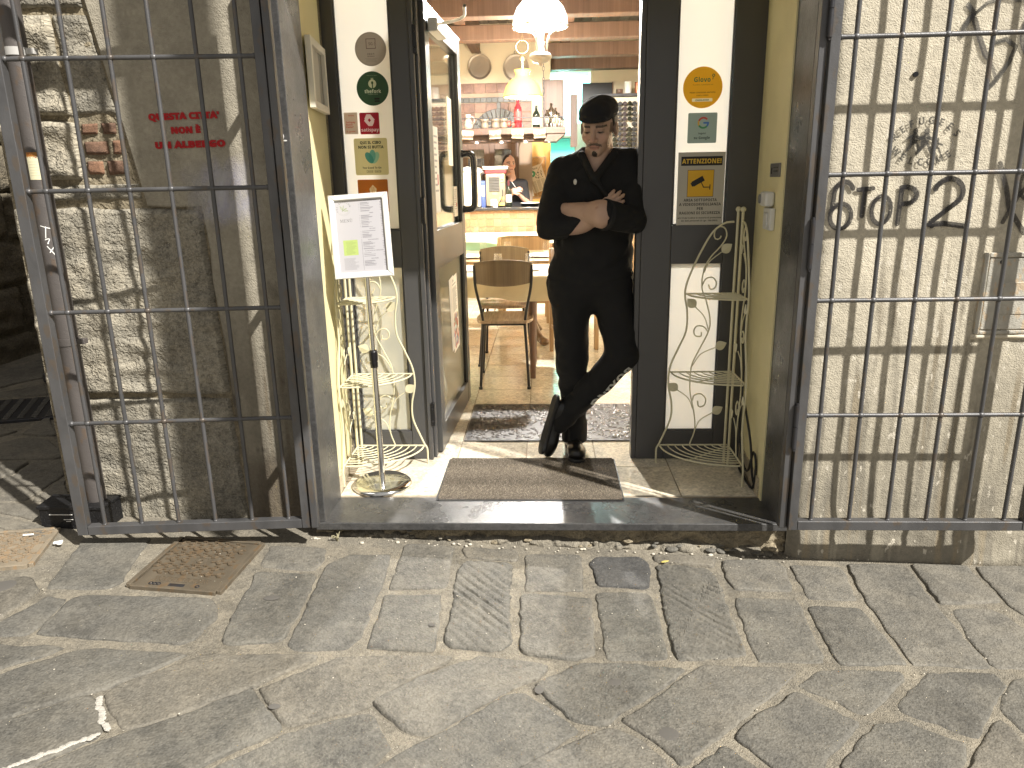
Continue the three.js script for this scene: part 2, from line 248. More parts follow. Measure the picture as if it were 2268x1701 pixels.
const STONES = {
A:[-1.93,0.11,-1.66,0.08,-1.59,0.44,-1.62,0.48,-1.84,0.50],
C:[-1.15,0.10,-0.91,0.10,-0.89,0.21,-0.90,0.29,-1.13,0.28],
D:[-1.13,0.31,-0.89,0.31,-0.87,0.57,-0.87,0.75,-1.07,0.78,-1.10,0.63],
E:[-0.88,0.24,-0.80,0.15,-0.64,0.13,-0.62,0.33,-0.62,0.70,-0.66,0.77,-0.82,0.79,-0.86,0.76,-0.86,0.62,-0.87,0.50],
F:[-1.66,0.53,-1.20,0.51,-1.14,0.63,-1.16,0.76,-1.20,0.79,-1.70,0.77,-1.71,0.55],
G:[-1.80,0.54,-1.72,0.55,-1.70,0.78,-1.83,0.79,-1.87,0.74],
H:[-2.09,0.44,-1.94,0.42,-1.85,0.51,-1.85,0.61,-1.88,0.73],
J:[-0.60,0.03,-0.39,0.04,-0.38,0.38,-0.60,0.40,-0.60,0.24],
K:[-0.61,0.43,-0.39,0.41,-0.38,0.53,-0.37,0.76,-0.60,0.76,-0.60,0.51],
L:[-0.34,0.15,-0.14,0.16,-0.14,0.47,-0.12,0.70,-0.16,0.74,-0.33,0.74,-0.35,0.70,-0.35,0.51,-0.36,0.24],
M:[-0.37,0.04,-0.12,0.05,-0.12,0.14,-0.34,0.13],
N:[-0.10,0.08,0.14,0.06,0.13,0.35,-0.09,0.37],
O:[-0.11,0.40,-0.07,0.38,0.16,0.40,0.15,0.74,0.09,0.77,-0.07,0.76,-0.10,0.74,-0.10,0.61],
P:[0.16,0.14,0.19,0.08,0.38,0.06,0.41,0.14,0.38,0.32,0.19,0.31,0.18,0.26],
Q:[0.17,0.38,0.19,0.35,0.38,0.34,0.39,0.47,0.39,0.74,0.32,0.76,0.18,0.76,0.18,0.57],
R:[0.43,0.13,0.46,0.12,0.63,0.13,0.66,0.19,0.65,0.71,0.41,0.75,0.41,0.52],
S:[0.70,0.06,0.93,0.04,0.96,0.11,0.93,0.29,0.70,0.30,0.69,0.21],
S0:[0.43,0.04,0.69,0.04,0.67,0.13,0.63,0.12,0.42,0.10],
T:[0.69,0.34,0.93,0.34,0.91,0.51,0.91,0.70,0.88,0.74,0.67,0.74,0.67,0.61,0.68,0.45],
U:[0.97,0.08,1.19,0.08,1.15,0.34,0.96,0.34,0.97,0.24],
V:[0.94,0.38,1.13,0.38,1.15,0.41,1.16,0.72,0.93,0.74,0.93,0.64,0.93,0.52],
W:[1.22,0.05,1.46,0.04,1.44,0.25,1.43,0.47,1.43,0.72,1.17,0.72,1.17,0.45,1.18,0.26],
X:[1.48,0.02,1.71,0.03,1.70,0.30,1.45,0.34,1.46,0.19],
Y:[1.47,0.36,1.62,0.34,1.66,0.39,1.69,0.53,1.65,0.71,1.43,0.72,1.43,0.57],
Z:[1.74,0.02,2.02,-0.01,1.81,0.46,1.72,0.40,1.70,0.32],
a:[-1.85,0.83,-1.52,0.82,-1.68,0.95,-1.73,0.99],
b:[-1.72,1.00,-1.67,0.97,-1.50,0.83,-1.29,0.82,-1.13,0.83,-1.24,0.94,-1.32,1.02,-1.53,1.16,-1.57,1.19],
c:[-1.29,1.07,-1.31,1.02,-1.24,0.95,-1.10,0.82,-0.74,0.80,-0.74,0.83,-0.88,0.97,-1.08,1.13,-1.16,1.18,-1.20,1.16],
d:[-1.57,1.20,-1.52,1.17,-1.35,1.04,-1.30,1.07,-1.22,1.18,-1.22,1.21,-1.32,1.32,-1.42,1.40],
e:[-1.31,1.32,-1.21,1.22,-1.08,1.13,-0.88,0.98,-0.84,1.03,-0.73,1.14,-0.78,1.19,-0.90,1.29,-1.00,1.37,-1.36,1.39],
f:[-0.87,0.98,-0.68,0.81,-0.28,0.77,-0.40,0.88,-0.52,1.03,-0.59,1.07,-0.73,1.14,-0.80,1.07],
g:[-0.52,1.02,-0.40,0.89,-0.22,0.77,0.01,0.80,-0.04,0.88,-0.15,0.96,-0.33,1.14,-0.38,1.14,-0.42,1.12,-0.48,1.06],
h:[-0.89,1.33,-0.86,1.29,-0.72,1.15,-0.59,1.08,-0.51,1.05,-0.42,1.19,-0.46,1.26,-0.49,1.30],
i:[-0.49,1.30,-0.46,1.26,-0.33,1.14,-0.13,0.95,-0.07,0.94,0.08,1.08,0.08,1.10,0.00,1.17,-0.07,1.23,-0.11,1.27],
j:[-0.05,0.90,0.09,0.79,0.23,0.77,0.40,0.79,0.44,0.79,0.35,0.89,0.20,1.02,0.16,1.06,0.07,1.06,-0.02,0.95],
k:[0.20,1.04,0.35,0.90,0.48,0.76,0.81,0.76,0.73,0.85,0.49,1.08,0.36,1.20,0.34,1.20,0.30,1.14,0.25,1.08],
l:[-0.11,1.28,-0.07,1.23,0.10,1.10,0.17,1.07,0.24,1.09,0.30,1.16,0.32,1.21,0.31,1.26],
m:[0.74,0.88,0.76,0.88,0.89,1.00,0.88,1.02,0.75,1.15,0.70,1.22,0.61,1.23,0.58,1.19,0.51,1.09,0.55,1.03,0.62,0.97,0.70,0.92,0.72,0.89],
n:[0.82,0.79,0.86,0.76,1.13,0.75,1.11,0.80,0.93,0.97,0.90,0.97,0.86,0.92,0.75,0.85],
o:[1.02,0.92,1.20,0.75,1.43,0.73,1.43,0.80,1.33,0.90,1.23,1.02,1.19,1.05,1.12,1.00,1.04,0.96],
p:[0.79,1.14,0.93,1.00,1.03,0.97,1.12,1.04,1.17,1.06,1.11,1.15,1.07,1.21,0.74,1.23],
q:[1.46,0.76,1.56,0.73,1.46,1.01,1.34,1.01,1.33,0.91,1.37,0.85],
r:[1.23,1.02,1.32,0.93,1.33,1.03,1.33,1.11,1.27,1.19,1.07,1.20],
s:[0.37,1.20,0.48,1.11,0.50,1.13,0.56,1.19,0.57,1.24,0.32,1.26],
al1:[-2.91,-0.66,-2.70,-0.68,-2.68,-0.50,-2.75,-0.44],
al2:[-2.68,-0.68,-2.54,-0.71,-2.42,-0.53,-2.40,-0.22,-2.57,-0.21,-2.72,-0.41,-2.66,-0.50],
al3:[-2.40,-0.50,-2.22,-0.26,-2.30,-0.21,-2.38,-0.21],
al4:[-3.06,-0.86,-2.99,-1.03,-2.83,-1.02,-2.69,-0.90,-2.56,-0.74,-2.93,-0.69],
al5:[-3.03,-1.08,-3.08,-1.41,-2.80,-1.07],
al6:[-3.14,-0.98,-3.07,-1.14,-3.27,-1.14],
al7:[-3.71,-1.74,-3.37,-1.85,-3.56,-2.10,-3.77,-1.82],
al8:[-4.08,-2.24,-4.05,-2.65,-4.03,-2.80,-3.67,-2.25,-3.74,-2.16,-3.82,-1.88],
al9:[-2.56,-0.18,-2.38,-0.19,-2.28,-0.18,-2.17,-0.01,-2.49,-0.10],
al10:[-2.47,-0.07,-2.15,0.02,-2.07,0.13,-2.39,0.04]
};
const tone = { A: 1, C: 0, D: 1, E: 2, F: 2, G: 2, H: 3, J: 0, K: 1, L: 1, M: 3, N: 0, O: 0, P: 4, Q: 1, R: 1, S: 0, S0: 3, T: 1, U: 0, V: 1, W: 0, X: 0, Y: 0, Z: 0, a: 1, b: 1, c: 3, d: 1, e: 1, f: 3, g: 0, h: 1, i: 2, j: 1, k: 0, l: 0, m: 2, n: 1, o: 2, p: 1, q: 1, r: 3, s: 1 };
// chisel grooves across two of the stones by the step
const grooves = (ang, pitch, depth, cx, cz, w) => (x, z) => {
  const u = (x - cx) * Math.cos(ang) + (z - cz) * Math.sin(ang) + 0.006 * noise3(x * 9, z * 9, 0, 77), k = Math.abs(((u / pitch) % 1 + 1) % 1 - 0.5) * 2;
  return -depth * sst(k, 1 - w, 1) * (0.6 + 0.5 * noise3(x * 14, z * 14, 2, 78));
};
Object.entries(STONES).forEach(([k, p], i) => {
  const opt = { lift: (k.startsWith('al') ? 0.012 : 0.009) + 0.006 * (hash(i, 7, 3) - 0.5) };
  if (k === 'L') opt.groove = grooves(2.42, 0.036, 0.0095, -0.24, 0.45, 0.5);
  if (k === 'R') opt.groove = grooves(2.4, 0.033, 0.011, 0.52, 0.45, 0.5);
  const o = obj('paving_stone', stoneGeo(p, 100 + i, opt), PAVE[k.startsWith('al') ? 3 : tone[k] ?? 1], street);
  if (k === 'L') o.userData.label = 'paving stone with deep slanting chisel grooves'; if (k === 'R') o.userData.label = 'paving stone with fine slanting chisel lines'; if (k === 'P') o.userData.label = 'dark speckled paving stone';
});
{ // the same paving goes on beyond what the photograph shows
  const r = rng(55), list = [];
  for (let i = -8; i <= 8; i++) for (let j = 0; j < 7; j++) {
    const u = i * 0.62 + (j % 2) * 0.3, v = j * 0.42, c = Math.cos(0.72), s = Math.sin(0.72), q = [[0, 0], [0.58, 0], [0.58, 0.38], [0, 0.38]].map(([a, b]) => [u + a + (r() - 0.5) * 0.03, v + b + (r() - 0.5) * 0.03]).map(([a, b]) => [a * c + b * s, 2.75 - a * s + b * c]);
    if (q.some((p) => p[1] < 1.42 + (Math.abs(p[0]) > 1.1 ? -0.08 : 0) || Math.abs(p[0]) > 4 || p[1] > 4.2)) continue;
    list.push(q.flat());
  }
  for (const s of [-1, 1]) for (let i = 0; i < 4; i++) for (let j = 0; j < 3; j++) { const x = s > 0 ? 2.12 + i * 0.5 : -2.8 - i * 0.5, z = 0.44 + j * 0.36; list.push([x, z, x + 0.45, z - 0.02, x + 0.46, z + 0.32, x + 0.02, z + 0.33]); }
  list.forEach((q, i) => obj('paving_stone', stoneGeo(q, 400 + i), PAVE[i % 4], street));
}
for (const l of [[[-1.305, 1.06], [-1.292, 1.082], [-1.283, 1.1], [-1.262, 1.118], [-1.25, 1.135], [-1.243, 1.158], [-1.222, 1.168], [-1.205, 1.19]], [[-1.225, 1.205], [-1.24, 1.222], [-1.27, 1.24], [-1.296, 1.27], [-1.32, 1.283], [-1.36, 1.315], [-1.39, 1.345], [-1.43, 1.365]]]) obj('pale_joint', Array.from({ length: 90 }, (_, i) => { const q = (i / 90) * (l.length - 1), k = Math.floor(q), f = q - k, x = lerp(l[k][0], l[k + 1][0], f) + 0.006 * (hash(i, 1, 5) - 0.5), z = lerp(l[k][1], l[k + 1][1], f) + 0.006 * (hash(i, 2, 5) - 0.5); return ball(x, groundY(x) + 0.01, z, 0.003 + 0.006 * hash(i, 3, 5), 1.3, 0.5, 1, 6); }), mat({ c: [0.56, 0.53, 0.47], r: 0.95, bump: T.grit, bp: 0.1, bs: 0.004 }), street, 'crack filled with pale mortar');
// sunk covers: cast iron with raised marks
function cover(name, label, cx, cz, w, d, turn, m, seed, text) {
  const t = thing(name, label, 'manhole cover', [cx, groundY(cx) + 0.004, cz], null, true); t.rotation.set(0, turn, Math.atan(-0.042));
  const r = rng(seed), f = [];
  for (const s of [-1, 1]) { f.push(bx(s * w / 2 - 0.009, -0.03, -d / 2, s * w / 2 + 0.009, 0.012, d / 2, 0.003)); f.push(bx(-w / 2 + 0.01, -0.03, s * d / 2 - 0.009, w / 2 - 0.01, 0.0115, s * d / 2 + 0.009, 0.003)); }
  obj('rim', f, m, t); obj('plate', bx(-w / 2 + 0.013, -0.03, -d / 2 + 0.013, w / 2 - 0.013, 0.006, d / 2 - 0.013, 0.003), m, t);
  const k = []; let row = 0;
  for (let z = -d / 2 + 0.04; z < d / 2 - (text ? 0.085 : 0.03); z += 0.046, row++) for (let x = -w / 2 + 0.04 + (row % 2) * 0.012; x < w / 2 - 0.03; x += 0.047) {
    if (text && Math.abs(x) < 0.035 && Math.abs(z + 0.01) < 0.03) continue;
    const s = row % 2 ? 1 : -1, a = [[0, 0, -s * 0.017, 0.001], [0, 0, s * 0.011, 0.014], [0, 0, s * 0.011, -0.014], [s * 0.011, 0.014, s * 0.022, 0.014], [s * 0.011, -0.014, s * 0.022, -0.014]];
    for (const [x0, z0, x1, z1] of a) { const l = Math.hypot(x1 - x0, z1 - z0), b = bx(-l / 2 - 0.002, 0.004, -0.0034, l / 2 + 0.002, 0.0125, 0.0034, 0.0012); b.rotateY(-Math.atan2(z1 - z0, x1 - x0)); k.push(mv(b, x + (x0 + x1) / 2, 0, z + (z0 + z1) / 2)); }
  }
  obj('raised_mark', k, m, t).userData.kind = 'stuff';
  if (text) {
    const q = [bx(-0.11, 0.004, 0.113, 0.11, 0.0082, 0.1165, 0.001), bx(-0.11, 0.004, 0.1415, 0.11, 0.0082, 0.145, 0.001)];
    for (let i = 0; i < 20; i++) q.push(mv(rot(bx(-0.002, 0.004, -0.01, 0.002, 0.0085, 0.01, 0.001), 'Y', (r() - 0.5) * 0.9), -0.1 + i * 0.0105, 0, 0.129));
    obj('maker_strip', q, m, t);
    obj('emblem', [new THREE.TorusGeometry(0.012, 0.0025, 6, 18).rotateX(Math.PI / 2).translate(0, 0.008, -0.01), ...[[-1, 0], [1, 0]].map(([s]) => bx(s * 0.026 - 0.002, 0.004, -0.036, s * 0.026 + 0.002, 0.009, 0.016, 0.001)), ...[-1, 1].map((s) => bx(-0.024, 0.004, -0.01 + s * 0.026 - 0.002, 0.024, 0.009, -0.01 + s * 0.026 + 0.002, 0.001))].map(uvBox), m, t);
    obj('lifting_slot', bx(-0.03, 0.004, 0.158, 0.03, 0.0085, 0.176, 0.003), M.darkSteel, t); for (const x of [-0.1, -0.085, -0.07, 0.08]) obj('raised_ring', uvBox(new THREE.TorusGeometry(0.007, 0.0018, 6, 14).rotateX(Math.PI / 2).translate(x, 0.0075, 0.166)), M.darkSteel, t);
  }
}
const castIron = mat({ c: [0.2, 0.165, 0.115], r: 0.55, m: 0.35, map: T.steelC, p: 0.4, bump: T.grit, bp: 0.2, bs: 0.0016 });
const sandIron = mat({ c: [0.33, 0.275, 0.195], r: 0.7, m: 0.1, map: T.steelC, p: 0.4, bump: T.grit, bp: 0.2, bs: 0.002 });
cover('manhole_cover', 'square brown cast iron manhole cover with raised marks beside the doorstep', -1.365, 0.28, 0.35, 0.38, -0.06, castIron, 5, true);
cover('manhole_cover', 'sandy rust coloured cover with a wavy relief at the alley corner', -2.23, 0.25, 0.4, 0.32, 0.28, sandIron, 6, false);
{ // drain in the alley
  const t = thing('drain_grating', 'dark slotted iron drain grating set in the alley paving', 'drain grating', [-3.36, groundY(-3.36) + 0.008, -1.5], null, true); t.rotation.set(0, 0.42, -0.042);
  obj('plate', bx(-0.34, -0.03, -0.26, 0.34, 0.006, 0.26, 0.004), M.darkSteel, t);
  const k = []; for (let i = 0; i < 9; i++) for (let j = 0; j < 14; j++) { const b = bx(-0.02, 0.005, -0.006, 0.02, 0.013, 0.006, 0.002); b.rotateY(i % 2 ? 0.6 : -0.6); k.push(mv(b, -0.3 + i * 0.075, 0, -0.235 + j * 0.036)); }
  obj('raised_bar', k, mat({ c: [0.13, 0.125, 0.115], r: 0.6, m: 0.3 }), t).userData.kind = 'stuff';
}
{ // spots, crumbs of chewing gum and grit on the paving
  const r = rng(91), k = [], d = [];
  for (let i = 0; i < 420; i++) { const x = -2 + 4.1 * r(), z = 0.1 + 1.15 * r(), s = 0.0012 + 0.0026 * r() * r(); k.push(ball(x, groundY(x) + 0.0095, z, s, 1, 0.6, 1, 5)); }
  for (let i = 0; i < 60; i++) { const x = -1.0 + 2 * r(), z = 0.02 + 0.06 * r() * r(), s = 0.003 + 0.008 * r() * r(); k.push(ball(x, groundY(x) + 0.004, z, s, 1.2, 0.7, 1, 5)); }
  solo('grit', k, mat({ c: [0.5, 0.46, 0.38], r: 0.9 }), 'pale grit and crumbs scattered over the paving stones', null, null, 'stuff');
  const gum = [[-2.0, 0.5, 0.05, 0.045], [-0.79, 1.06, 0.018, 0.012], [-0.03, 0.93, 0.014, 0.02], [0.6, 1.03, 0.018, 0.014], [0.33, 1.09, 0.03, 0.026], [-0.4, 0.62, 0.012, 0.01], [1.05, 0.55, 0.016, 0.01], [0.2, 0.88, 0.022, 0.015], [1.62, 0.21, 0.03, 0.02], [-1.0, 0.5, 0.03, 0.016]];
  for (const [x, z, a, b] of gum) d.push(ball(x, groundY(x) + 0.0095, z, a, 1, 0.06, b / a, 18));
  solo('dirt_spots', d, mat({ c: [0.1, 0.093, 0.083], r: 0.85 }), 'flat dark spots of trodden gum on the paving', null, null, 'stuff');
}
solo('leaf_scrap', [rot(ball(0, 0, 0, 0.011, 1.6, 0.12, 0.7, 8), 'Z', 0.2).translate(0.47, groundY(0.47) + 0.014, 0.115)], mat({ c: [0.6, 0.5, 0.15], r: 0.7 }), 'small yellow leaf scrap lying by the finely lined paving stone', 'leaf');
solo('cigarette_butt', cyl([-2.17, groundY(-2.17) + 0.02, 0.135], [-2.135, groundY(-2.13) + 0.018, 0.12], 0.004), M.paper, 'white cigarette butt on the sandy cover at the alley corner', 'cigarette butt');
solo('paper_scrap', [rot(bx(-0.018, -0.004, -0.01, 0.018, 0.004, 0.01, 0.004), 'Y', 0.5).translate(-2.0, groundY(-2) + 0.014, 0.17), ball(-1.985, groundY(-2) + 0.016, 0.185, 0.009, 1.4, 0.7, 1)], M.paper, 'crumpled white paper scrap beside the sandy iron cover', 'litter');
{ // a broad leaf of tuft at the step corner
  const t = thing('weed', 'small dry weed growing under the slate doorstep by the gate hinge', 'weed', [-0.885, groundY(-0.885), 0.035]);
  const r = rng(3); for (let i = 0; i < 9; i++) { const a = r() * 6.28, l = 0.02 + 0.035 * r(); obj('leaf', tube([[-0.885, groundY(-0.885), 0.035], [-0.885 + Math.cos(a) * l * 0.4, groundY(-0.885) + l * 0.7, 0.035 + Math.sin(a) * l * 0.3], [-0.885 + Math.cos(a) * l, groundY(-0.885) + l * 0.75, 0.035 + Math.sin(a) * l * 0.5]], 0.0022, 5, 4), mat({ c: [0.3, 0.27, 0.17], r: 0.8 }), t); }
}

// ---------- facade: walls, slate doorway, plinth ----------
// upright prism: outline in x, z
const vert = (pts, y0, y1, bev = 0) => uvBox(prism(pts.map(([x, z]) => [x, -z]), y0, y1, bev).rotateX(-Math.PI / 2));
// rough stone face filling a quadrilateral of the wall plane (x, y corners: lower left, lower right, upper right, upper left)
function faceGeo(q, z0, amp, f, seed, { res = 0.011, round = 0.016, wob = 0.01, sink = 0.022 } = {}) {
  const w = Math.hypot(q[1][0] - q[0][0], q[1][1] - q[0][1]), h = Math.hypot(q[3][0] - q[0][0], q[3][1] - q[0][1]), nx = Math.max(3, Math.round(w / res)), ny = Math.max(3, Math.round(h / res)), pos = [], uv = [], idx = [];
  for (let j = 0; j <= ny; j++) for (let i = 0; i <= nx; i++) {
    const s = i / nx, t = j / ny; let x = lerp(lerp(q[0][0], q[1][0], s), lerp(q[3][0], q[2][0], s), t), y = lerp(lerp(q[0][1], q[1][1], s), lerp(q[3][1], q[2][1], s), t);
    const e = Math.min(s * w, (1 - s) * w, t * h, (1 - t) * h), k = clamp(e / round), ed = 1 - k;
    x += wob * noise3(x * 18, y * 18, 1, seed) * ed; y += wob * noise3(x * 18, y * 18, 4, seed + 2) * ed;
    const rg = (1 - Math.abs(noise3(x * f, y * f * 1.3, 0, seed + 4)) * 1.6) - 0.5 + 0.55 * noise3(x * f * 2.3, y * f * 2.6, 0, seed + 6) + 0.3 * noise3(x * f * 5, y * f * 5, 0, seed + 8);
    const z = z0 + amp * rg - sink * Math.pow(1 - Math.sqrt(1 - ed * ed), 1) - (e === 0 ? 0.01 : 0);
    pos.push(x, y, z); uv.push(x, y);
    if (i < nx && j < ny) { const a = j * (nx + 1) + i, b = a + 1, c = a + nx + 1, d = c + 1; idx.push(a, b, d, a, d, c); }
  }
  const g = new THREE.BufferGeometry(); g.setAttribute('position', new THREE.Float32BufferAttribute(pos, 3)); g.setAttribute('uv', new THREE.Float32BufferAttribute(uv, 2)); g.setIndex(idx); g.computeVertexNormals();
  return g.toNonIndexed();
}
const plasterMap = (bright, seed, chips) => ctex(768, 1440, (u, v) => {
  let y = v * 3; if (y > 2.8) y -= 3;
  const big = fb(u, v, 4, 6, 5, seed), mid = fb(u, v, 22, 40, 4, seed + 3), fine = fb(u, v, 150, 290, 2, seed + 5), streak = fb(u, v, 46, 5, 4, seed + 7);
  let c = mix3([0.37, 0.335, 0.26], [0.54, 0.49, 0.385], sst(y + (big - 0.5) * 1.3, 0.25, 1.5));
  c = mix3(c, [0.21, 0.19, 0.15], 0.85 * sst(0.75 - y + (big - 0.5) * 1.3 + (streak - 0.5) * 1.8 + (mid - 0.5) * 0.7, 0.0, 0.5)); if (!chips) { c = mix3(c, [0.17, 0.135, 0.095], 0.8 * sst(1.15 - y + (big - 0.5) * 1.6 + (streak - 0.5) * 0.8, 0, 0.9)); c = mix3(c, [0.11, 0.095, 0.075], 0.7 * sst(mid * 0.55 + streak * 0.5, 0.6, 0.72) * sst(1.5 - y, 0, 0.7)); }
  c = mix3(c, [0.3, 0.245, 0.16], 0.6 * sst(streak, 0.58, 0.75) * sst(1.6 - y, 0.2, 1));
  c = mul3(c, (0.8 + 0.4 * mid) * (0.86 + 0.28 * fine) * bright);
  if (chips) { const k = fb(u, v, 84, 66, 3, seed + 11); if (k > 0.775 - 0.085 * Math.exp(-Math.pow((y - 1.05) / 0.24, 2))) c = mix3(c, [0.62, 0.57, 0.47], 0.75); }
  return c;
});
const wallTexA = plasterMap(1, 101, true);
M.wallA = mat({ map: wallTexA, p: 1.6, q: 3, r: 0.92, bump: T.grit, bp: 0.42, bs: 0.0032 });
{ // pale rendered wall on the side of the second gate
  const t = thing('rendered_wall', 'pale beige rendered wall with black sprayed writing behind the gate with sunlit bars', 'wall', [2, 0, 0]);
  const nx = 190, ny = 180, g = new THREE.PlaneGeometry(3.2, 3, nx, ny).translate(0.99 + 1.6, 1.3, 0), p = g.attributes.position;
  for (let i = 0; i < p.count; i++) {
    const x = p.getX(i), y = p.getY(i), gy = groundY(x), low = sst(0.26 - (y - gy), 0, 0.2), rim = sst(x, 0.99, 1.04);
    p.setZ(i, -0.003 + 0.003 * noise3(x * 5, y * 5, 0, 7) + low * (0.01 + 0.008 * noise3(x * 9, y * 16, 0, 8) + 0.006 * noise3(x * 28, y * 40, 0, 9)) - 0.03 * (1 - rim) * (1 - rim));
  }
  g.computeVertexNormals(); obj('render_coat', uvBox(g), M.wallA, t);
  obj('masonry', bx(0.988, -0.5, -0.72, 4.2, 4.2, -0.045, 0), M.wallA, t);
  const gr = print(1.02, 0.86, 880, (c, w, h) => {
    const X = (x) => ((x - 1.0) / 1.02) * w, Y = (y) => ((2.15 - y) / 0.86) * h, r = rng(14);
    const line = (pts, lw, col = 'rgba(24,22,24,0.86)') => { // dusty spray line
      c.strokeStyle = col; c.lineCap = c.lineJoin = 'round'; c.lineWidth = lw; c.beginPath(); pts.forEach((q, i) => (i ? c.lineTo(X(q[0]), Y(q[1])) : c.moveTo(X(q[0]), Y(q[1])))); c.stroke();
      for (let i = 0; i < pts.length - 1; i++) for (let k = 0; k < 50; k++) { const f = r(), a = r() * 6.28, d = lw * (0.35 + 0.5 * r() * r()); c.fillStyle = `rgba(30,28,28,${0.25 * r()})`; c.fillRect(X(lerp(pts[i][0], pts[i + 1][0], f)) + Math.cos(a) * d, Y(lerp(pts[i][1], pts[i + 1][1], f)) + Math.sin(a) * d, 1.8, 1.8); }
    };
    const arc = (x, y, rx, ry, a, b, n = 14) => Array.from({ length: n + 1 }, (_, i) => { const q = lerp(a, b, i / n) * RAD; return [x + rx * Math.cos(q), y + ry * Math.sin(q)]; });
    // STOP 2
    line([...arc(1.082, 1.48, 0.034, 0.042, 25, 190), [1.045, 1.425]], 15); line(arc(1.078, 1.4, 0.038, 0.045, 170, -180, 20), 14);
    line([[1.133, 1.493], [1.185, 1.497]], 14); line([[1.158, 1.495], [1.155, 1.4]], 15);
    line(arc(1.222, 1.42, 0.034, 0.05, 80, 440, 20), 13);
    line([[1.285, 1.37], [1.287, 1.49]], 15); line(arc(1.3, 1.47, 0.043, 0.03, 110, -90, 12), 15);
    line([...arc(1.455, 1.478, 0.05, 0.048, 165, -35, 14), [1.405, 1.375], [1.41, 1.36]], 16); line([[1.4, 1.365], [1.45, 1.368], [1.525, 1.358]], 17);
    // wild strokes by the edge
    line([[1.62, 1.575], [1.655, 1.49], [1.675, 1.42], [1.74, 1.33]], 16, 'rgba(48,46,44,0.75)'); line([[1.77, 1.55], [1.7, 1.46], [1.66, 1.37]], 14, 'rgba(48,46,44,0.7)'); line(arc(1.735, 1.5, 0.035, 0.05, 60, 300), 12, 'rgba(48,46,44,0.6)');
    line([[1.43, 2.0], [1.435, 2.03], [1.46, 2.07], [1.438, 2.095]], 15, 'rgba(60,58,56,0.72)'); line([[1.455, 2.06], [1.5, 2.1], [1.56, 2.115], [1.63, 2.1]], 10, 'rgba(60,58,56,0.65)'); line([[1.46, 2.06], [1.49, 1.99], [1.515, 1.94], [1.53, 1.925]], 17, 'rgba(60,58,56,0.75)');
    line([[1.545, 1.975], [1.58, 1.985], [1.615, 1.96], [1.6, 1.91], [1.57, 1.86], [1.545, 1.83]], 13, 'rgba(60,58,56,0.72)'); line([[1.54, 1.91], [1.56, 1.865]], 10, 'rgba(60,58,56,0.6)'); line(arc(1.69, 2.0, 0.06, 0.075, 100, 260), 13, 'rgba(60,58,56,0.7)');
    // stencil: curved words and running figures
    c.fillStyle = 'rgba(40,38,37,0.78)';
    const curved = (s, cx, cy, rad, a0, a1, up, px) => [...s].forEach((ch, i) => { const a = lerp(a0, a1, i / (s.length - 1)) * RAD; c.save(); c.translate(X(cx + rad * Math.cos(a)), Y(cy + rad * Math.sin(a))); c.rotate(up ? Math.PI / 2 - a : -Math.PI / 2 - a); c.font = `900 ${px}px sans-serif`; c.fillText(ch, 0, 0); c.restore(); });
    curved('REFUGEES', 1.352, 1.585, 0.142, 142, 43, true, 30); curved('WELCOME', 1.35, 1.735, 0.15, -132, -56, false, 30);
    const blob = (x, y, a, b, t) => { c.save(); c.translate(X(x), Y(y)); c.rotate(t); c.beginPath(); c.ellipse(0, 0, a, b, 0, 0, 7); c.fill(); c.restore(); };
    for (const [x, y, s] of [[1.312, 1.665, 1], [1.352, 1.66, 1.15], [1.392, 1.642, 0.7]]) { blob(x, y + 0.026 * s, 8 * s, 9 * s, 0); blob(x - 0.003, y, 11 * s, 20 * s, 0.3); blob(x - 0.016 * s, y - 0.028 * s, 5 * s, 17 * s, 0.6); blob(x + 0.014 * s, y - 0.026 * s, 5 * s, 18 * s, -0.5); blob(x + 0.016 * s, y + 0.004 * s, 15 * s, 5 * s, 0.3); blob(x - 0.018 * s, y + 0.006 * s, 13 * s, 4 * s, -0.5); }
    // worn paint: rub parts out
    c.globalCompositeOperation = 'destination-out'; for (let i = 0; i < 2600; i++) { c.fillStyle = `rgba(0,0,0,${0.6 * r()})`; c.fillRect(r() * w, r() * h, 1 + 5 * r(), 1 + 3 * r()); }
  }, true, 0.5);
  obj('graffiti', plane(1.02, 0.86, 1.51, 1.72, 0.0035), gr, t, 'black sprayed writing and a stencil with running figures');
  obj('drill_hole', cyl([1.29, 1.88, -0.02], [1.29, 1.88, 0.004], 0.009), M.black, t);
}
{ // meter hatch
  const t = thing('utility_hatch', 'whitish painted metal meter hatch let into the pale rendered wall', 'utility hatch', [1.79, 1.1, 0]), wh = mat({ c: [0.6, 0.57, 0.48], r: 0.55, m: 0.1, map: T.steelC, p: 0.3, bump: T.fine, bp: 0.3, bs: 0.002 });
  obj('frame', [bx(1.615, 0.955, -0.02, 1.632, 1.26, 0.008), bx(1.948, 0.955, -0.02, 1.965, 1.26, 0.008), bx(1.632, 1.243, -0.02, 1.948, 1.26, 0.0078), bx(1.632, 0.955, -0.02, 1.948, 0.968, 0.0078)], wh, t);
  obj('door', bx(1.636, 0.972, -0.02, 1.944, 1.239, 0.004, 0.003), wh, t); obj('lock', cyl([1.68, 1.225, 0], [1.68, 1.225, 0.009], 0.008), M.darkSteel, t);
  obj('raised_plate', [bx(1.69, 1.03, 0, 1.9, 1.15, 0.0065, 0.002)], wh, t);
  obj('mortar_edge', faceGeo([[1.6, 0.925], [1.98, 0.925], [1.98, 0.96], [1.6, 0.962]], 0.006, 0.004, 24, 5, { round: 0.01, sink: 0.012 }), mat({ c: [0.6, 0.54, 0.42], r: 0.9 }), t);
}
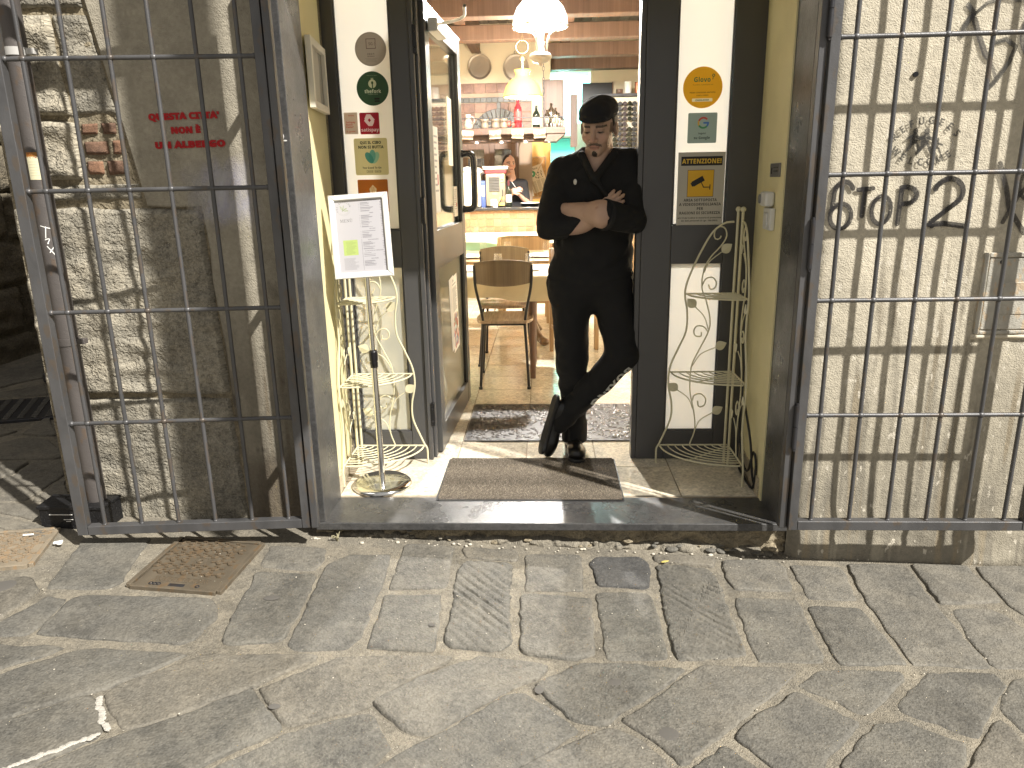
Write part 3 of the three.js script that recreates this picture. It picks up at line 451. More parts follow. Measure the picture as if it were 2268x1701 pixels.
// old wall of the other gate: plaster over hewn stone and brick
M.wallB = mat({ map: plasterMap(0.64, 131, false), p: 1.6, q: 3, r: 0.93, bump: T.grit, bp: 0.42, bs: 0.004 });
const hewn = [[0.37, 0.345, 0.285], [0.32, 0.3, 0.25], [0.41, 0.38, 0.31]].map((c) => mat({ c: mul3(c, 1.15), r: 0.93, map: T.stone, p: 0.9, bump: T.lump, bp: 0.42, bs: 0.011 }));
const brickM = [[0.3, 0.17, 0.11], [0.24, 0.145, 0.1]].map((c) => mat({ c, r: 0.92, map: T.stone, p: 0.4, bump: T.grit, bp: 0.2, bs: 0.004 }));
{
  const t = thing('old_stone_wall', 'old wall of hewn stone, brick and stained plaster with red stencilled words', 'wall', [-1.56, 0, -0.12]);
  obj('masonry', vert([[-2.14, -0.137], [-0.992, -0.137], [-0.992, -0.74], [-1.9, -0.74], [-1.9, -9.7], [-2.14, -9.7]], -0.5, 4.2), mat({ c: [0.34, 0.295, 0.21], r: 0.95, map: T.stone, p: 0.8, bump: T.lump, bp: 0.6, bs: 0.012 }), t);
  obj('plaster_coat', prism([[-1.79, 2.7], [-1.711, 2.225], [-1.66, 1.93], [-1.581, 1.477], [-1.47, 1.47], [-1.362, 1.474], [-1.35, 1.3], [-1.356, 1.18], [-1.335, 0.9], [-1.334, 0.69], [-1.31, 0.45], [-1.3, 0.02], [-0.985, 0.02], [-0.985, 2.7]], -0.2, -0.12, 0.006), M.wallB, t);
  const S = (n, q, i, z, amp, f, seed, o) => obj(n, faceGeo(q, z, amp, f, seed, o), hewn[i], t);
  S('stone_block', [[-2.15, 2.2], [-1.718, 2.196], [-1.79, 2.7], [-2.16, 2.7]], 1, -0.125, 0.01, 9, 1);
  S('stone_block', [[-2.14, 1.82], [-1.83, 1.82], [-1.86, 2.186], [-2.15, 2.186]], 2, -0.112, 0.022, 8, 2);
  S('stone_block', [[-1.824, 1.82], [-1.645, 1.818], [-1.712, 2.184], [-1.854, 2.186]], 1, -0.13, 0.012, 10, 3);
  S('stone_block', [[-2.13, 1.58], [-1.822, 1.585], [-1.822, 1.8], [-2.14, 1.805]], 2, -0.118, 0.02, 9, 4);
  S('stone_block', [[-2.13, 1.495], [-1.592, 1.5], [-1.604, 1.568], [-2.13, 1.568]], 1, -0.13, 0.012, 11, 5);
  S('stone_block', [[-2.13, 0.7], [-1.342, 0.7], [-1.366, 1.46], [-2.13, 1.485]], 0, -0.113, 0.018, 8, 6);
  S('stone_block', [[-2.13, 0.06], [-1.318, 0.02], [-1.342, 0.685], [-2.12, 0.685]], 1, -0.118, 0.01, 10, 8);
  [[1.745, 1.8], [1.672, 1.733], [1.595, 1.66]].forEach(([a, b], i) => { const e = -1.655 + (1.7 - a) * 0.19; [[-1.81, -1.735 + 0.03 * (i % 2)], [-1.727 + 0.03 * (i % 2), e]].forEach(([x0, x1], k) => obj('brick', faceGeo([[x0, a], [x1, a], [x1, b], [x0, b]], -0.128, 0.009, 16, 40 + i * 3 + k, { round: 0.012, sink: 0.02, res: 0.009 }), brickM[(i + k) % 2], t)); });
  const red = print(0.34, 0.17, 2000, (c, w, h) => {
    const r = rng(8); c.fillStyle = 'rgb(178,22,30)'; c.save(); c.rotate(-0.012);
    const put = (s, x, y, px, wd) => { c.font = `900 ${px}px sans-serif`; c.save(); c.translate(x, y); c.scale(wd / c.measureText(s).width, 1.05); c.fillText(s, 0, 0); c.lineWidth = 6; c.strokeStyle = c.fillStyle; c.strokeText(s, 0, 0); c.restore(); };
    put("QUESTA CITTA'", w * 0.5, h * 0.17, 64, w * 0.9); put('NON È', w * 0.5, h * 0.5, 64, w * 0.38); put('UN ALBERGO', w * 0.53, h * 0.84, 66, w * 0.9); c.restore();
    c.globalCompositeOperation = 'destination-out'; for (let i = 0; i < 4200; i++) { c.fillStyle = `rgba(0,0,0,${0.55 * r()})`; c.fillRect(r() * w, r() * h, 1 + 6 * r(), 1 + 4 * r()); }
  }, true, 0.8);
  obj('stencil_lettering', plane(0.31, 0.155, -1.385, 1.757, -0.1165), red, t, 'worn red stencilled words');
  const smear = print(0.5, 0.5, 300, (c, w, h) => { const r = rng(4); for (let i = 0; i < 900; i++) { const x = w * (0.5 + 0.4 * (r() + r() - 1)), y = h * (0.45 + 0.5 * (r() - 0.5)); c.fillStyle = `rgba(205,210,215,${0.025 * r()})`; c.beginPath(); c.ellipse(x, y, 2 + 9 * r(), 4 + 22 * r(), 0.25, 0, 7); c.fill(); } }, true, 0.9);
  obj('pale_smear', plane(0.4, 0.4, -1.27, 1.5, -0.117), smear, t);
}
// slate doorway and doorstep
const FLOOR = 0.178;
{
  const t = thing('slate_doorway', 'dark slate surround of the restaurant doorway with two jambs and lintel', 'door surround', [0, FLOOR, -0.1]);
  obj('jamb', bx(-0.99, FLOOR - 0.002, -0.236, -0.936, 2.42, 0.016, 0.004), M.slate, t); obj('jamb', bx(0.932, FLOOR - 0.002, -0.236, 0.986, 2.42, 0.016, 0.004), M.slate, t);
  obj('lintel', bx(-0.936, 2.37, -0.236, 0.932, 2.45, 0.014, 0.004), M.slate, t);
  obj('paint_dab', [ball(-0.962, 1.72, 0.016, 0.007, 0.6, 1.3, 0.2), ball(-0.956, 1.705, 0.016, 0.006, 1.4, 0.5, 0.2), ball(-0.967, 1.7, 0.016, 0.004, 0.6, 1, 0.3)], M.white, t);
}
{
  const t = thing('facade_lintel_wall', 'rendered wall over the restaurant doorway above the slate lintel', 'wall', [0, 2.45, 0]);
  obj('masonry', bx(-0.992, 2.45, -0.7, 0.988, 4.2, -0.004, 0), M.wallA, t); obj('soffit', bx(-1.05, 2.372, -0.72, 1.05, 2.449, -0.24, 0), M.reveal, t);
}
structure('door_sill', bx(-0.975, FLOOR - 0.034, -0.238, 0.975, FLOOR, 0.028, 0.005), M.slate, 'worn dark slate doorstep');
{
  const t = thing('step_footing', 'crumbling mortar and rubble under the slate doorstep', 'wall', [0, 0.08, -0.03]);
  const rm = mat({ c: [0.36, 0.31, 0.22], r: 0.95, map: T.stone, p: 0.5, bump: T.lump, bp: 0.3, bs: 0.008 });
  obj('rubble', faceGeo([[-1.0, 0.02], [1.0, -0.06], [1.0, 0.143], [-1.0, 0.143]], -0.04, 0.026, 17, 61, { res: 0.006, round: 0.008, sink: 0.004 }), rm, t);
  obj('mortar_ledge', faceGeo([[-0.95, 0.07], [0.95, -0.01], [0.95, 0.05], [-0.95, 0.118]], -0.01, 0.03, 22, 65, { res: 0.006, round: 0.03, wob: 0.02, sink: 0.05 }), M.mortar, t);
  const q = rng(29); for (let i = 0; i < 40; i++) { const x = -0.93 + 1.86 * q(), w = 0.006 + 0.02 * q() * q(), y = groundY(x) + 0.004 + 0.05 * q() * q(), g = new THREE.IcosahedronGeometry(w, 1), p = g.attributes.position; for (let k = 0; k < p.count; k++) { const X = p.getX(k), Y = p.getY(k), Z = p.getZ(k), n = 1 + 0.5 * noise3(X * 60 + i, Y * 60, Z * 60, 3); p.setXYZ(k, X * n * 1.5, Y * n * 0.55, Z * n); } obj('rubble_piece', smooth(uvBox(rot(g, 'Z', (q() - 0.5) * 0.5))).translate(x, y, -0.02 + 0.02 * q()), [rm, M.mortar, PAVE[1]][i % 3], t); }
  obj('core', bx(-0.99, -0.4, -0.24, 0.985, 0.1425, -0.07, 0), M.mortar, t);
}
{ // reveals, cream painted
  const t = thing('doorway_reveal', 'pale yellow painted reveals on both sides of the recessed door', 'wall', [0, FLOOR, -0.45]);
  obj('reveal_plaster', vert([[-0.946, -0.2], [-1.0, -0.76], [-1.08, -0.76], [-1.08, -0.2]], FLOOR - 0.05, 2.372), M.reveal, t); obj('reveal_plaster', vert([[0.926, -0.2], [1.08, -0.2], [1.08, -0.76], [0.966, -0.76]], FLOOR - 0.05, 2.372), M.reveal, t);
  const sk = mat({ c: [0.62, 0.55, 0.42], r: 0.35, map: T.stone, p: 1 });
  for (const [x0, z0, x1, z1] of [[-0.948, -0.24, -0.972, -0.475], [-0.9725, -0.478, -0.995, -0.71], [0.928, -0.24, 0.945, -0.475], [0.9455, -0.478, 0.962, -0.71]]) { const s = Math.sign(x0); obj('tile', vert(s < 0 ? [[x0 + 0.006, z0], [x1 + 0.006, z1], [x1 - 0.02, z1], [x0 - 0.02, z0]] : [[x0 - 0.006, z0], [x0 + 0.02, z0], [x1 + 0.02, z1], [x1 - 0.006, z1]], FLOOR + 0.001, FLOOR + 0.085), sk, t); }
}
// floor tiles
{
  const fl = structure('tiled_floor', bx(-1.9, 0.02, -9.6, 2.1, FLOOR - 0.006, -0.239, 0), mat({ c: [0.3, 0.25, 0.18], r: 0.8 }), 'floor of cream stone tiles');
  const tm = [[0.88, 0.82, 0.7], [0.84, 0.78, 0.665], [0.9, 0.84, 0.72], [0.82, 0.76, 0.64]].map((c, i) => mat({ c, r: 0.2, map: T.stone, p: 1.1 + i * 0.23, bump: T.fine, bp: 0.5, bs: 0.0006, rm: T.smudge }));
  const P = 0.3525, g0 = bx(-P / 2 + 0.0022, -0.02, -P / 2 + 0.0022, P / 2 - 0.0022, 0, P / 2 - 0.0022, 0.002), r = rng(12), cuts = new Map();
  for (let j = 0; j < 25; j++) for (let i = -5; i < 6; i++) {
    let x0 = -0.462 + i * P, z1 = -0.256 - j * P + (j ? 0 : 0), x1 = x0 + P, z0 = z1 - P; if (z0 < -9.2) continue;
    if (z1 > -0.95) { x0 = Math.max(x0, -0.948); x1 = Math.min(x1, 0.93); if (x1 - x0 < 0.03) continue; }
    const whole = x1 - x0 > P - 0.001, g = whole ? g0 : bx(-(x1 - x0) / 2 + 0.0022, -0.02, -P / 2 + 0.0022, (x1 - x0) / 2 - 0.0022, 0, P / 2 - 0.0022, 0.002);
    const o = obj('floor_tile', g, tm[Math.floor(r() * 4)], fl); o.position.set((x0 + x1) / 2, FLOOR + (r() - 0.5) * 0.0012, (z0 + z1) / 2); if (whole) o.rotation.y = Math.floor(r() * 4) * Math.PI / 2;
  }
}
// ---------- iron gates, swung open against the walls ----------
function makeGate(label, at, turn) {
  const t = thing('iron_gate', label, 'gate', at, 'barred gates swung open beside the doorway', true); t.rotation.y = turn;
  const W = 0.932, H = 2.26;
  obj('stile', bx(0, 0, -0.02, 0.034, H, 0.02, 0.003), M.steel, t); obj('stile', bx(W - 0.042, 0, -0.0195, W, H, 0.0195, 0.003), M.steel, t);
  obj('frame_rail', bx(0.035, 0, -0.019, W - 0.043, 0.038, 0.019, 0.003), M.steel, t); obj('frame_rail', bx(0.035, H - 0.038, -0.019, W - 0.043, H, 0.019, 0.003), M.steel, t);
  obj('hinge_strip', bx(-0.032, 0.004, -0.03, -0.006, H, 0.008, 0.003), M.steel, t);
  for (const y of [0.34, 1.02, 1.78]) obj('hinge', [cyl([-0.004, y, 0.016], [-0.004, y + 0.085, 0.016], 0.009), cyl([-0.004, y + 0.088, 0.016], [-0.004, y + 0.17, 0.016], 0.009), cyl([-0.004, y - 0.01, 0.016], [-0.004, y + 0.18, 0.016], 0.005)], M.darkSteel, t);
  const rails = [0.467, 0.903, 1.342, 1.782, 2.19];
  for (let i = 0; i < 6; i++) { const x = 0.09 + i * 0.1472; obj('bar', [cyl([x, 0.036, 0], [x, H - 0.036, 0], 0.0078, 0.0078, 12), uvBox(new THREE.SphereGeometry(0.01, 10, 6).scale(1, 0.5, 1).translate(x, 0.04, 0))], M.steel, t); }
  for (const y of rails) obj('cross_bar', [cyl([0.034, y, 0.001], [W - 0.042, y, 0.001], 0.0082, 0.0082, 12), ...Array.from({ length: 6 }, (_, i) => ball(0.09 + i * 0.1472, y, 0.001, 0.0118, 1.15, 1, 1, 10)), ball(W - 0.046, y, 0, 0.011), ball(0.04, y, 0, 0.01)], M.steel, t);
  for (const y of [0.38, 1.07, 1.82]) obj('hinge_arm', bx(-0.004, y, at[0] < 0 ? 0.012 : -0.105, 0.018, y + 0.03, at[0] < 0 ? 0.085 : -0.021, 0.003), M.darkSteel, t);
  return t;
}
makeGate('grey barred iron gate open against the old stone wall with red stencil', [-0.966, 0.2, 0.1], Math.PI + 4.77 * RAD);
makeGate('grey barred iron gate open against the pale wall with black graffiti', [0.94, 0.205, 0.12], 0);
// ---------- downpipe at the corner, its guard box, and the alley behind ----------
{
  const t = thing('downpipe', 'brown grey round downpipe with stickers at the old wall corner', 'downpipe', [-1.948, groundY(-1.948), -0.045]);
  const pm = mat({ c: [0.14, 0.125, 0.115], r: 0.55, m: 0.25, map: T.steelC, p: 0.7, bump: T.fine, bp: 0.2, bs: 0.001 });
  obj('pipe', cyl([-1.948, 0.1, -0.045], [-1.948, 3.4, -0.045], 0.038, 0.038, 28), pm, t);
  for (const y of [0.95, 2.04]) obj('clamp', [uvBox(new THREE.CylinderGeometry(0.041, 0.041, 0.028, 28).translate(-1.948, y, -0.045)), bx(-1.905, y - 0.011, -0.06, -1.875, y + 0.011, -0.03)], y > 1 ? mat({ c: [0.45, 0.44, 0.42], r: 0.6 }) : pm, t);
  const roll = (h, y, a, m, n) => obj(n, new THREE.CylinderGeometry(0.0388, 0.0388, h, 16, 1, true, -a / 2 + 0.35, a).translate(-1.948, y, -0.045), m, t);
  roll(0.1, 1.635, 1.3, print(0.066, 0.11, 1600, (c, w, h) => { c.fillStyle = '#cfc9a8'; c.fillRect(0, 0, w, h); c.fillStyle = '#a8742e'; c.fillRect(0, 0, w, h * 0.16); c.fillStyle = '#8d2a18'; for (let i = 0; i < 40; i++) c.fillRect(R() * w, R() * h * 0.2, 4, 4); c.strokeStyle = '#6a6a55'; c.lineWidth = 1; for (let i = 0; i < 6; i++) { c.beginPath(); c.moveTo(8, h * (0.35 + i * 0.1)); c.lineTo(w * (0.4 + 0.4 * R()), h * (0.35 + i * 0.1)); c.stroke(); } }), 'sticker');
  roll(0.14, 1.36, 1.6, print(0.062, 0.14, 1400, (c, w, h) => { c.strokeStyle = '#e8e8e4'; c.lineWidth = 5; c.lineCap = 'round'; c.beginPath(); c.moveTo(w * 0.2, h * 0.12); c.lineTo(w * 0.75, h * 0.2); c.moveTo(w * 0.5, h * 0.15); c.lineTo(w * 0.4, h * 0.45); c.moveTo(w * 0.35, h * 0.5); c.bezierCurveTo(w * 0.9, h * 0.4, w * 0.3, h * 0.65, w * 0.5, h * 0.6); c.moveTo(w * 0.4, h * 0.68); c.lineTo(w * 0.8, h * 0.95); c.moveTo(w * 0.8, h * 0.68); c.lineTo(w * 0.5, h * 0.85); c.stroke(); }, true), 'graffiti_tag');
}
{
  const t = thing('guard_box', 'black battered metal box at the foot of the downpipe', 'metal box', [-2.03, groundY(-2.03), -0.02]), bm = mat({ c: [0.01, 0.01, 0.011], r: 0.5, m: 0.2, bump: T.lump, bp: 0.2, bs: 0.003 });
  obj('box_shell', vert([[-2.175, -0.1], [-2.165, 0.025], [-1.885, 0.03], [-1.88, -0.1]], 0.06, 0.245, 0.006), bm, t); obj('lid', vert([[-2.18, -0.1], [-2.17, 0.032], [-1.88, 0.036], [-1.874, -0.1]], 0.236, 0.252, 0.003), bm, t);
  obj('scratch', [bx(-2.12, 0.212, 0.027, -2.02, 0.2145, 0.0305, 0), bx(-2.06, 0.19, 0.0275, -2.02, 0.192, 0.031, 0), bx(-2.05, 0.182, 0.0275, -2.03, 0.184, 0.031, 0)], M.paper, t);
}
{
  const t = thing('alley_wall', 'dark rough stone wall across the side alley', 'wall', [-4.3, 0, -3]), am = hewn.map((m) => m);
  obj('masonry', bx(-4.8, -0.2, -10, -4.25, 2.75, 1.0, 0), mat({ c: [0.2, 0.18, 0.13], r: 0.95, map: T.stone, p: 1, bump: T.lump, bp: 0.8, bs: 0.02 }), t);
  const dm = [0.19, 0.16, 0.23].map((k) => mat({ c: [k * 1.05, k * 0.92, k * 0.68], r: 0.95, map: T.stone, p: 0.8, bump: T.lump, bp: 0.5, bs: 0.014 })), r = rng(31);
  for (let j = 0; j < 7; j++) for (let i = 0; i < 7; i++) { const z0 = -5.4 + i * 0.72 + (j % 2) * 0.3, y0 = 0.1 + j * 0.36, g = faceGeo([[0, y0], [0.7, y0], [0.7, y0 + 0.34], [0, y0 + 0.34]], 0, 0.03, 6, 200 + j * 9 + i, { res: 0.03, round: 0.05 }); g.rotateY(Math.PI / 2); obj('stone_block', mv(g, -4.22, 0, z0 + 0.7), dm[Math.floor(r() * 3)], t); }
  solo('alley_end_wall', bx(-4.6, -0.2, -10.4, -1.9, 2.6, -9.9, 0), hewn[1], 'far stone wall closing the side alley', 'wall');
  solo('fallen_stone', rot(bx(-0.09, 0, -0.06, 0.09, 0.07, 0.06, 0.015), 'Y', 0.4).translate(-3.52, groundY(-3.52) + 0.01, -2.2), M.slate, 'dark stone block lying by the alley drain', 'stone');
}
{ // narrow black cable down the corner of the wall
  solo('wall_cable', tube([[-2.06, 3.2, -0.075], [-2.055, 2.4, -0.07], [-2.05, 2.15, -0.075], [-2.045, 1.7, -0.07], [-2.03, 1.2, -0.07], [-2.04, 0.6, -0.07], [-2.03, 0.26, -0.06]], 0.007, 60, 6), M.rubber, 'black cable running down the old wall beside the downpipe', 'cable');
}

{ // narrow upright shop sign that juts out over the street above the gate, higher than the photograph reaches
  const t = thing('projecting_sign', 'tall narrow sign jutting out on an iron bracket high over the street', 'sign', [0.2, 4.3, 0.6]);
  obj('bracket', [bx(0.18, 4.32, -0.05, 0.22, 4.36, 1.3, 0.004), bx(0.18, 4.0, -0.05, 0.22, 4.04, 0.05, 0.004), cyl([0.2, 4.02, 0.03], [0.2, 4.33, 0.7], 0.012)], M.darkSteel, t);
  obj('sign_panel', bx(0.17, 2.12, 0.95, 0.23, 5.3, 1.215, 0.01), M.frame, t);
}

// ---------- shopfront: fixed panels and the open door ----------
M.opal = mat({ c: [0.92, 0.9, 0.84], r: 1, x: { transmission: 0.24, thickness: 0 } });
M.opalDim = mat({ c: [0.8, 0.78, 0.72], r: 0.4, x: { transmission: 0.2, thickness: 0 } });
M.frost = mat({ c: [0.5, 0.5, 0.43], r: 0.6, x: { transmission: 0.3, thickness: 0 } });
function fixedPanel(label, x0, x1, px0, px1, low) {
  const t = thing('shopfront_panel', label, 'shopfront panel', [(x0 + x1) / 2, FLOOR, -0.74]), Z0 = -0.775, Z1 = -0.712;
  obj('stile', bx(x0, FLOOR, Z0, px0, 2.372, Z1, 0.004), M.frame, t); obj('stile', bx(px1, FLOOR, Z0, x1, 2.372, Z1, 0.004), M.frame, t);
  obj('rail', bx(px0 + 0.0005, FLOOR, Z0 + 0.001, px1 - 0.0005, 0.327, Z1 - 0.001), M.frame, t); obj('rail', bx(px0 + 0.0005, 1.155, Z0 + 0.001, px1 - 0.0005, 1.333, Z1 - 0.001), M.frame, t);
  obj('upper_pane', plane(px1 - px0 - 0.001, 1.0375, (px0 + px1) / 2, 1.85225, -0.733), M.opal, t); obj('lower_pane', plane(px1 - px0 - 0.001, 0.827, (px0 + px1) / 2, 0.741, -0.733), low, t);
  const b = []; for (const [y0, y1] of [[1.3335, 2.371], [0.3275, 1.1545]]) b.push(bx(px0 + 0.001, y0, -0.731, px0 + 0.007, y1, -0.718, 0.002), bx(px1 - 0.007, y0, -0.731, px1 - 0.001, y1, -0.718, 0.002), bx(px0 + 0.008, y0, -0.7308, px1 - 0.008, y0 + 0.006, -0.7182, 0.002));
  obj('glazing_bead', b, M.frame, t);
}
fixedPanel('dark framed shopfront panel with grey lower pane behind the menu stand', -1.0, -0.604, -0.937, -0.688, M.frost);
fixedPanel('dark framed shopfront panel with white panes and the yellow camera warning sign', 0.444, 0.966, 0.582, 0.826, M.opal);
solo('door_jamb', [bx(-0.6035, FLOOR, -0.79, -0.582, 2.33, -0.7, 0.003), bx(-0.581, FLOOR, -0.785, -0.568, 2.33, -0.735, 0.003), bx(0.42, FLOOR, -0.785, 0.4435, 2.33, -0.715, 0.003), bx(-0.6, 2.331, -0.785, 0.44, 2.371, -0.712, 0.003)], M.frame, 'dark metal frame round the open restaurant door', 'door frame');
for (const y of [0.36, 1.36, 2.1]) solo('door_hinge', [bx(-0.586, y, -0.722, -0.566, y + 0.12, -0.697, 0.003), ...[0.025, 0.09].map((d) => uvBox(new THREE.SphereGeometry(0.005, 8, 6).translate(-0.576, y + d, -0.696)))], M.black, ['black hinge plate at the foot of the open door', 'black hinge plate by the middle of the open door', 'black hinge plate near the top of the open door'][y < 1 ? 0 : y < 2 ? 1 : 2], 'hinge');
{ // door leaf, opened inwards: built along x from the hinge, then turned
  const t = thing('restaurant_door', 'dark framed glass door standing open into the dining room', 'door', [-0.572, FLOOR + 0.008, -0.8], null, true); t.rotation.y = Math.PI / 2 - 2.6 * RAD;
  const W = 1.02, H = 2.16, d = 0.028, fm = mat({ c: [0.085, 0.085, 0.084], r: 0.33, m: 0.35 });
  obj('stile', bx(0, 0, -d, 0.1, H, d), fm, t); obj('stile', bx(W - 0.1, 0, -d, W, H, d), fm, t);
  obj('rail', bx(0.1005, 0, -d + 0.001, W - 0.1005, 0.13, d - 0.001), fm, t); obj('rail', bx(0.1005, 0.94, -d + 0.001, W - 0.1005, 1.13, d - 0.001), fm, t); obj('rail', bx(0.1005, H - 0.1, -d + 0.001, W - 0.1005, H, d - 0.001), fm, t);
  obj('upper_glass', bx(0.101, 1.1305, -0.003, W - 0.101, H - 0.1005, 0.003, 0), M.glass, t);
  obj('lower_panel', bx(0.101, 0.1305, -0.004, W - 0.101, 0.9395, 0.004, 0), mat({ c: [0.4, 0.4, 0.33], r: 0.12, x: { transmission: 0.25, thickness: 0 } }), t);
  obj('glazing_bead', [[1.1305, H - 0.1005], [0.1305, 0.9395]].flatMap(([a, b]) => [-1, 1].flatMap((s) => [bx(0.101, a, s * 0.006, 0.112, b, s * 0.02), bx(W - 0.112, a, s * 0.006, W - 0.101, b, s * 0.02)])), M.black, t);
  for (const s of [1, -1]) { // bent tubular pull handles on both faces, the room side seen through the glass
    const z = s * 0.1, X = W - 0.055; obj('handle', [tube([[X, 1.2, s * 0.03], [X, 1.2, s * 0.07], [X, 1.215, z - s * 0.006], [X, 1.26, z], [X, 1.36, z], [X, 1.46, z], [X, 1.505, z - s * 0.006], [X, 1.52, s * 0.07], [X, 1.52, s * 0.03]], 0.0195, 48, 12), cyl([X, 1.2, s * 0.028], [X, 1.2, s * 0.04], 0.024, 0.022), cyl([X, 1.52, s * 0.028], [X, 1.52, s * 0.04], 0.024, 0.022)], mat({ c: [0.008, 0.008, 0.009], r: 0.15, x: { clearcoat: 0.6 } }), t);
  }
  obj('lock_face', bx(W - 0.001, 0.98, -0.011, W + 0.003, 1.2, 0.011, 0.001), M.chrome, t);
  obj('door_closer', [bx(0.05, H - 0.13, 0.03, 0.3, H - 0.07, 0.08, 0.01), tube([[0.27, H - 0.06, 0.06], [0.3, H - 0.03, 0.16], [0.1, H - 0.02, 0.2]], 0.008, 10, 6)], M.white, t);
  const note = print(0.15, 0.38, 700, (c, w, h) => { c.fillStyle = '#ece6da'; c.fillRect(0, 0, w, h); c.fillStyle = '#777'; c.font = '600 11px sans-serif'; c.fillText('Orario', w / 2, h * 0.2); for (let i = 0; i < 12; i++) c.fillRect(w * 0.18, h * (0.36 + i * 0.035), w * (0.2 + 0.08 * R()), 2), c.fillRect(w * 0.55, h * (0.36 + i * 0.035), w * 0.25, 2); c.fillRect(w * 0.42, h * 0.86, w * 0.16, 2); });
  obj('notice', rot(plane(0.14, 0.36, 0.72, 1.63, 0.006), 'Z', -0.03, [0.72, 1.63, 0]), note, t, 'white paper notice taped to the upper glass');
  const poster = print(0.2, 0.46, 700, (c, w, h) => { c.fillStyle = '#e9e5da'; c.fillRect(0, 0, w, h); c.fillStyle = '#444'; c.font = '700 17px serif'; c.fillText('DAL', w * 0.3, h * 0.05); c.fillRect(w * 0.15, h * 0.1, w * 0.6, 3); for (let i = 0; i < 20; i++) { c.fillStyle = 'rgba(70,70,70,.75)'; c.fillRect(w * 0.12, h * (0.15 + i * 0.016), w * (0.5 + 0.28 * R()), 2); } for (let i = 0; i < 160; i++) { c.fillStyle = ['#b5482e', '#d9b7a0', '#5f79a0', '#8a3a2a', '#c9d3d8', '#7d8b5a'][Math.floor(R() * 6)]; c.globalAlpha = 0.7; c.beginPath(); c.ellipse(w * (0.15 + 0.7 * R()), h * (0.52 + 0.42 * R()), 6 + 7 * R(), 5 + 8 * R(), R() * 3, 0, 7); c.fill(); } c.globalAlpha = 1; });
  obj('poster', [rot(plane(0.19, 0.44, 0.66, 0.62, 0.008), 'Z', 0.06, [0.66, 0.62, 0])], poster, t, 'curling printed poster taped to the lower pane');
  obj('poster_back', [rot(plane(0.15, 0.42, 0.58, 0.63, 0.0062), 'Z', 0.1, [0.58, 0.63, 0])], M.paper, t);
  const cards = print(0.14, 0.2, 700, (c, w, h) => { c.fillStyle = '#d8d4cc'; c.fillRect(0, 0, w, h); c.fillStyle = '#8a8a88'; for (let i = 0; i < 10; i++) c.fillRect(w * 0.12, h * (0.1 + i * 0.07), w * (0.3 + 0.4 * R()), 3); c.fillStyle = '#a33'; c.fillRect(w * 0.6, h * 0.55, w * 0.2, h * 0.12); });
  obj('card', [plane(0.12, 0.17, 0.83, 1.25, 0.0061), plane(0.13, 0.42, 0.27, 1.42, 0.0061)], cards, t, 'small printed cards behind the upper glass');
}
// ---------- stickers and signs on the panes ----------
const FONT = (c, px, s, x, y, col, wt = 700, fam = 'sans-serif') => { c.font = `${wt} ${px}px ${fam}`; c.fillStyle = col; c.fillText(s, x, y); };
const lines = (c, x, y, n, dy, w, col) => { c.fillStyle = col; for (let i = 0; i < n; i++) { const q = w * (0.65 + 0.35 * R()); c.fillRect(x - q / 2, y + i * dy, q, 2); } };
function sticker(label, cx, cy, w, h, draw, { round = false, corner = 0.006, z = -0.7295 } = {}) {
  const m = print(w, h, 2200, draw, false, 0.8, { transmission: 0.3, thickness: 0 }); let g;
  if (round) g = new THREE.CircleGeometry(w / 2, 48); else { const s = new THREE.Shape(), a = w / 2, b = h / 2, r = corner; s.moveTo(-a + r, -b); s.lineTo(a - r, -b); s.quadraticCurveTo(a, -b, a, -b + r); s.lineTo(a, b - r); s.quadraticCurveTo(a, b, a - r, b); s.lineTo(-a + r, b); s.quadraticCurveTo(-a, b, -a, b - r); s.lineTo(-a, -b + r); s.quadraticCurveTo(-a, -b, -a + r, -b); g = new THREE.ShapeGeometry(s); const p = g.attributes.position, uv = g.attributes.uv; for (let i = 0; i < p.count; i++) uv.setXY(i, p.getX(i) / w + 0.5, p.getY(i) / h + 0.5); }
  return solo('sticker', g.translate(cx, cy, z), m, label, 'sticker');
}
sticker('round silver grey award sticker dated 2021, topmost on the white pane', -0.78, 2.127, 0.142, 0.142, (c, w, h) => {
  c.fillStyle = '#a39a90'; c.fillRect(0, 0, w, h); c.strokeStyle = '#857c74'; c.lineWidth = 2; c.beginPath(); c.arc(w / 2, h / 2, w * 0.47, 0, 7); c.stroke();
  c.strokeStyle = '#5a3f3c'; c.lineWidth = 5; c.beginPath(); c.moveTo(w * 0.66, h * 0.3); c.lineTo(w * 0.66, h * 0.2); c.lineTo(w * 0.37, h * 0.2); c.lineTo(w * 0.37, h * 0.48); c.lineTo(w * 0.66, h * 0.48); c.lineTo(w * 0.66, h * 0.42); c.stroke(); FONT(c, 36, 'SG', w * 0.51, h * 0.345, '#5a3f3c', 500); c.lineWidth = 3; c.beginPath(); c.moveTo(w * 0.65, h * 0.3); c.quadraticCurveTo(w * 0.7, h * 0.37, w * 0.66, h * 0.4); c.quadraticCurveTo(w * 0.6, h * 0.38, w * 0.65, h * 0.3); c.stroke();
  FONT(c, 26, '★', w / 2, h * 0.56, '#7c706a', 400); FONT(c, 24, '2 0 2 1', w / 2, h * 0.645, '#4e4440', 700); FONT(c, 12, 'RISTORANTE', w / 2, h * 0.71, '#5c534e', 600); lines(c, w / 2, h * 0.77, 4, h * 0.032, w * 0.4, '#7a716b');
}, { round: true });
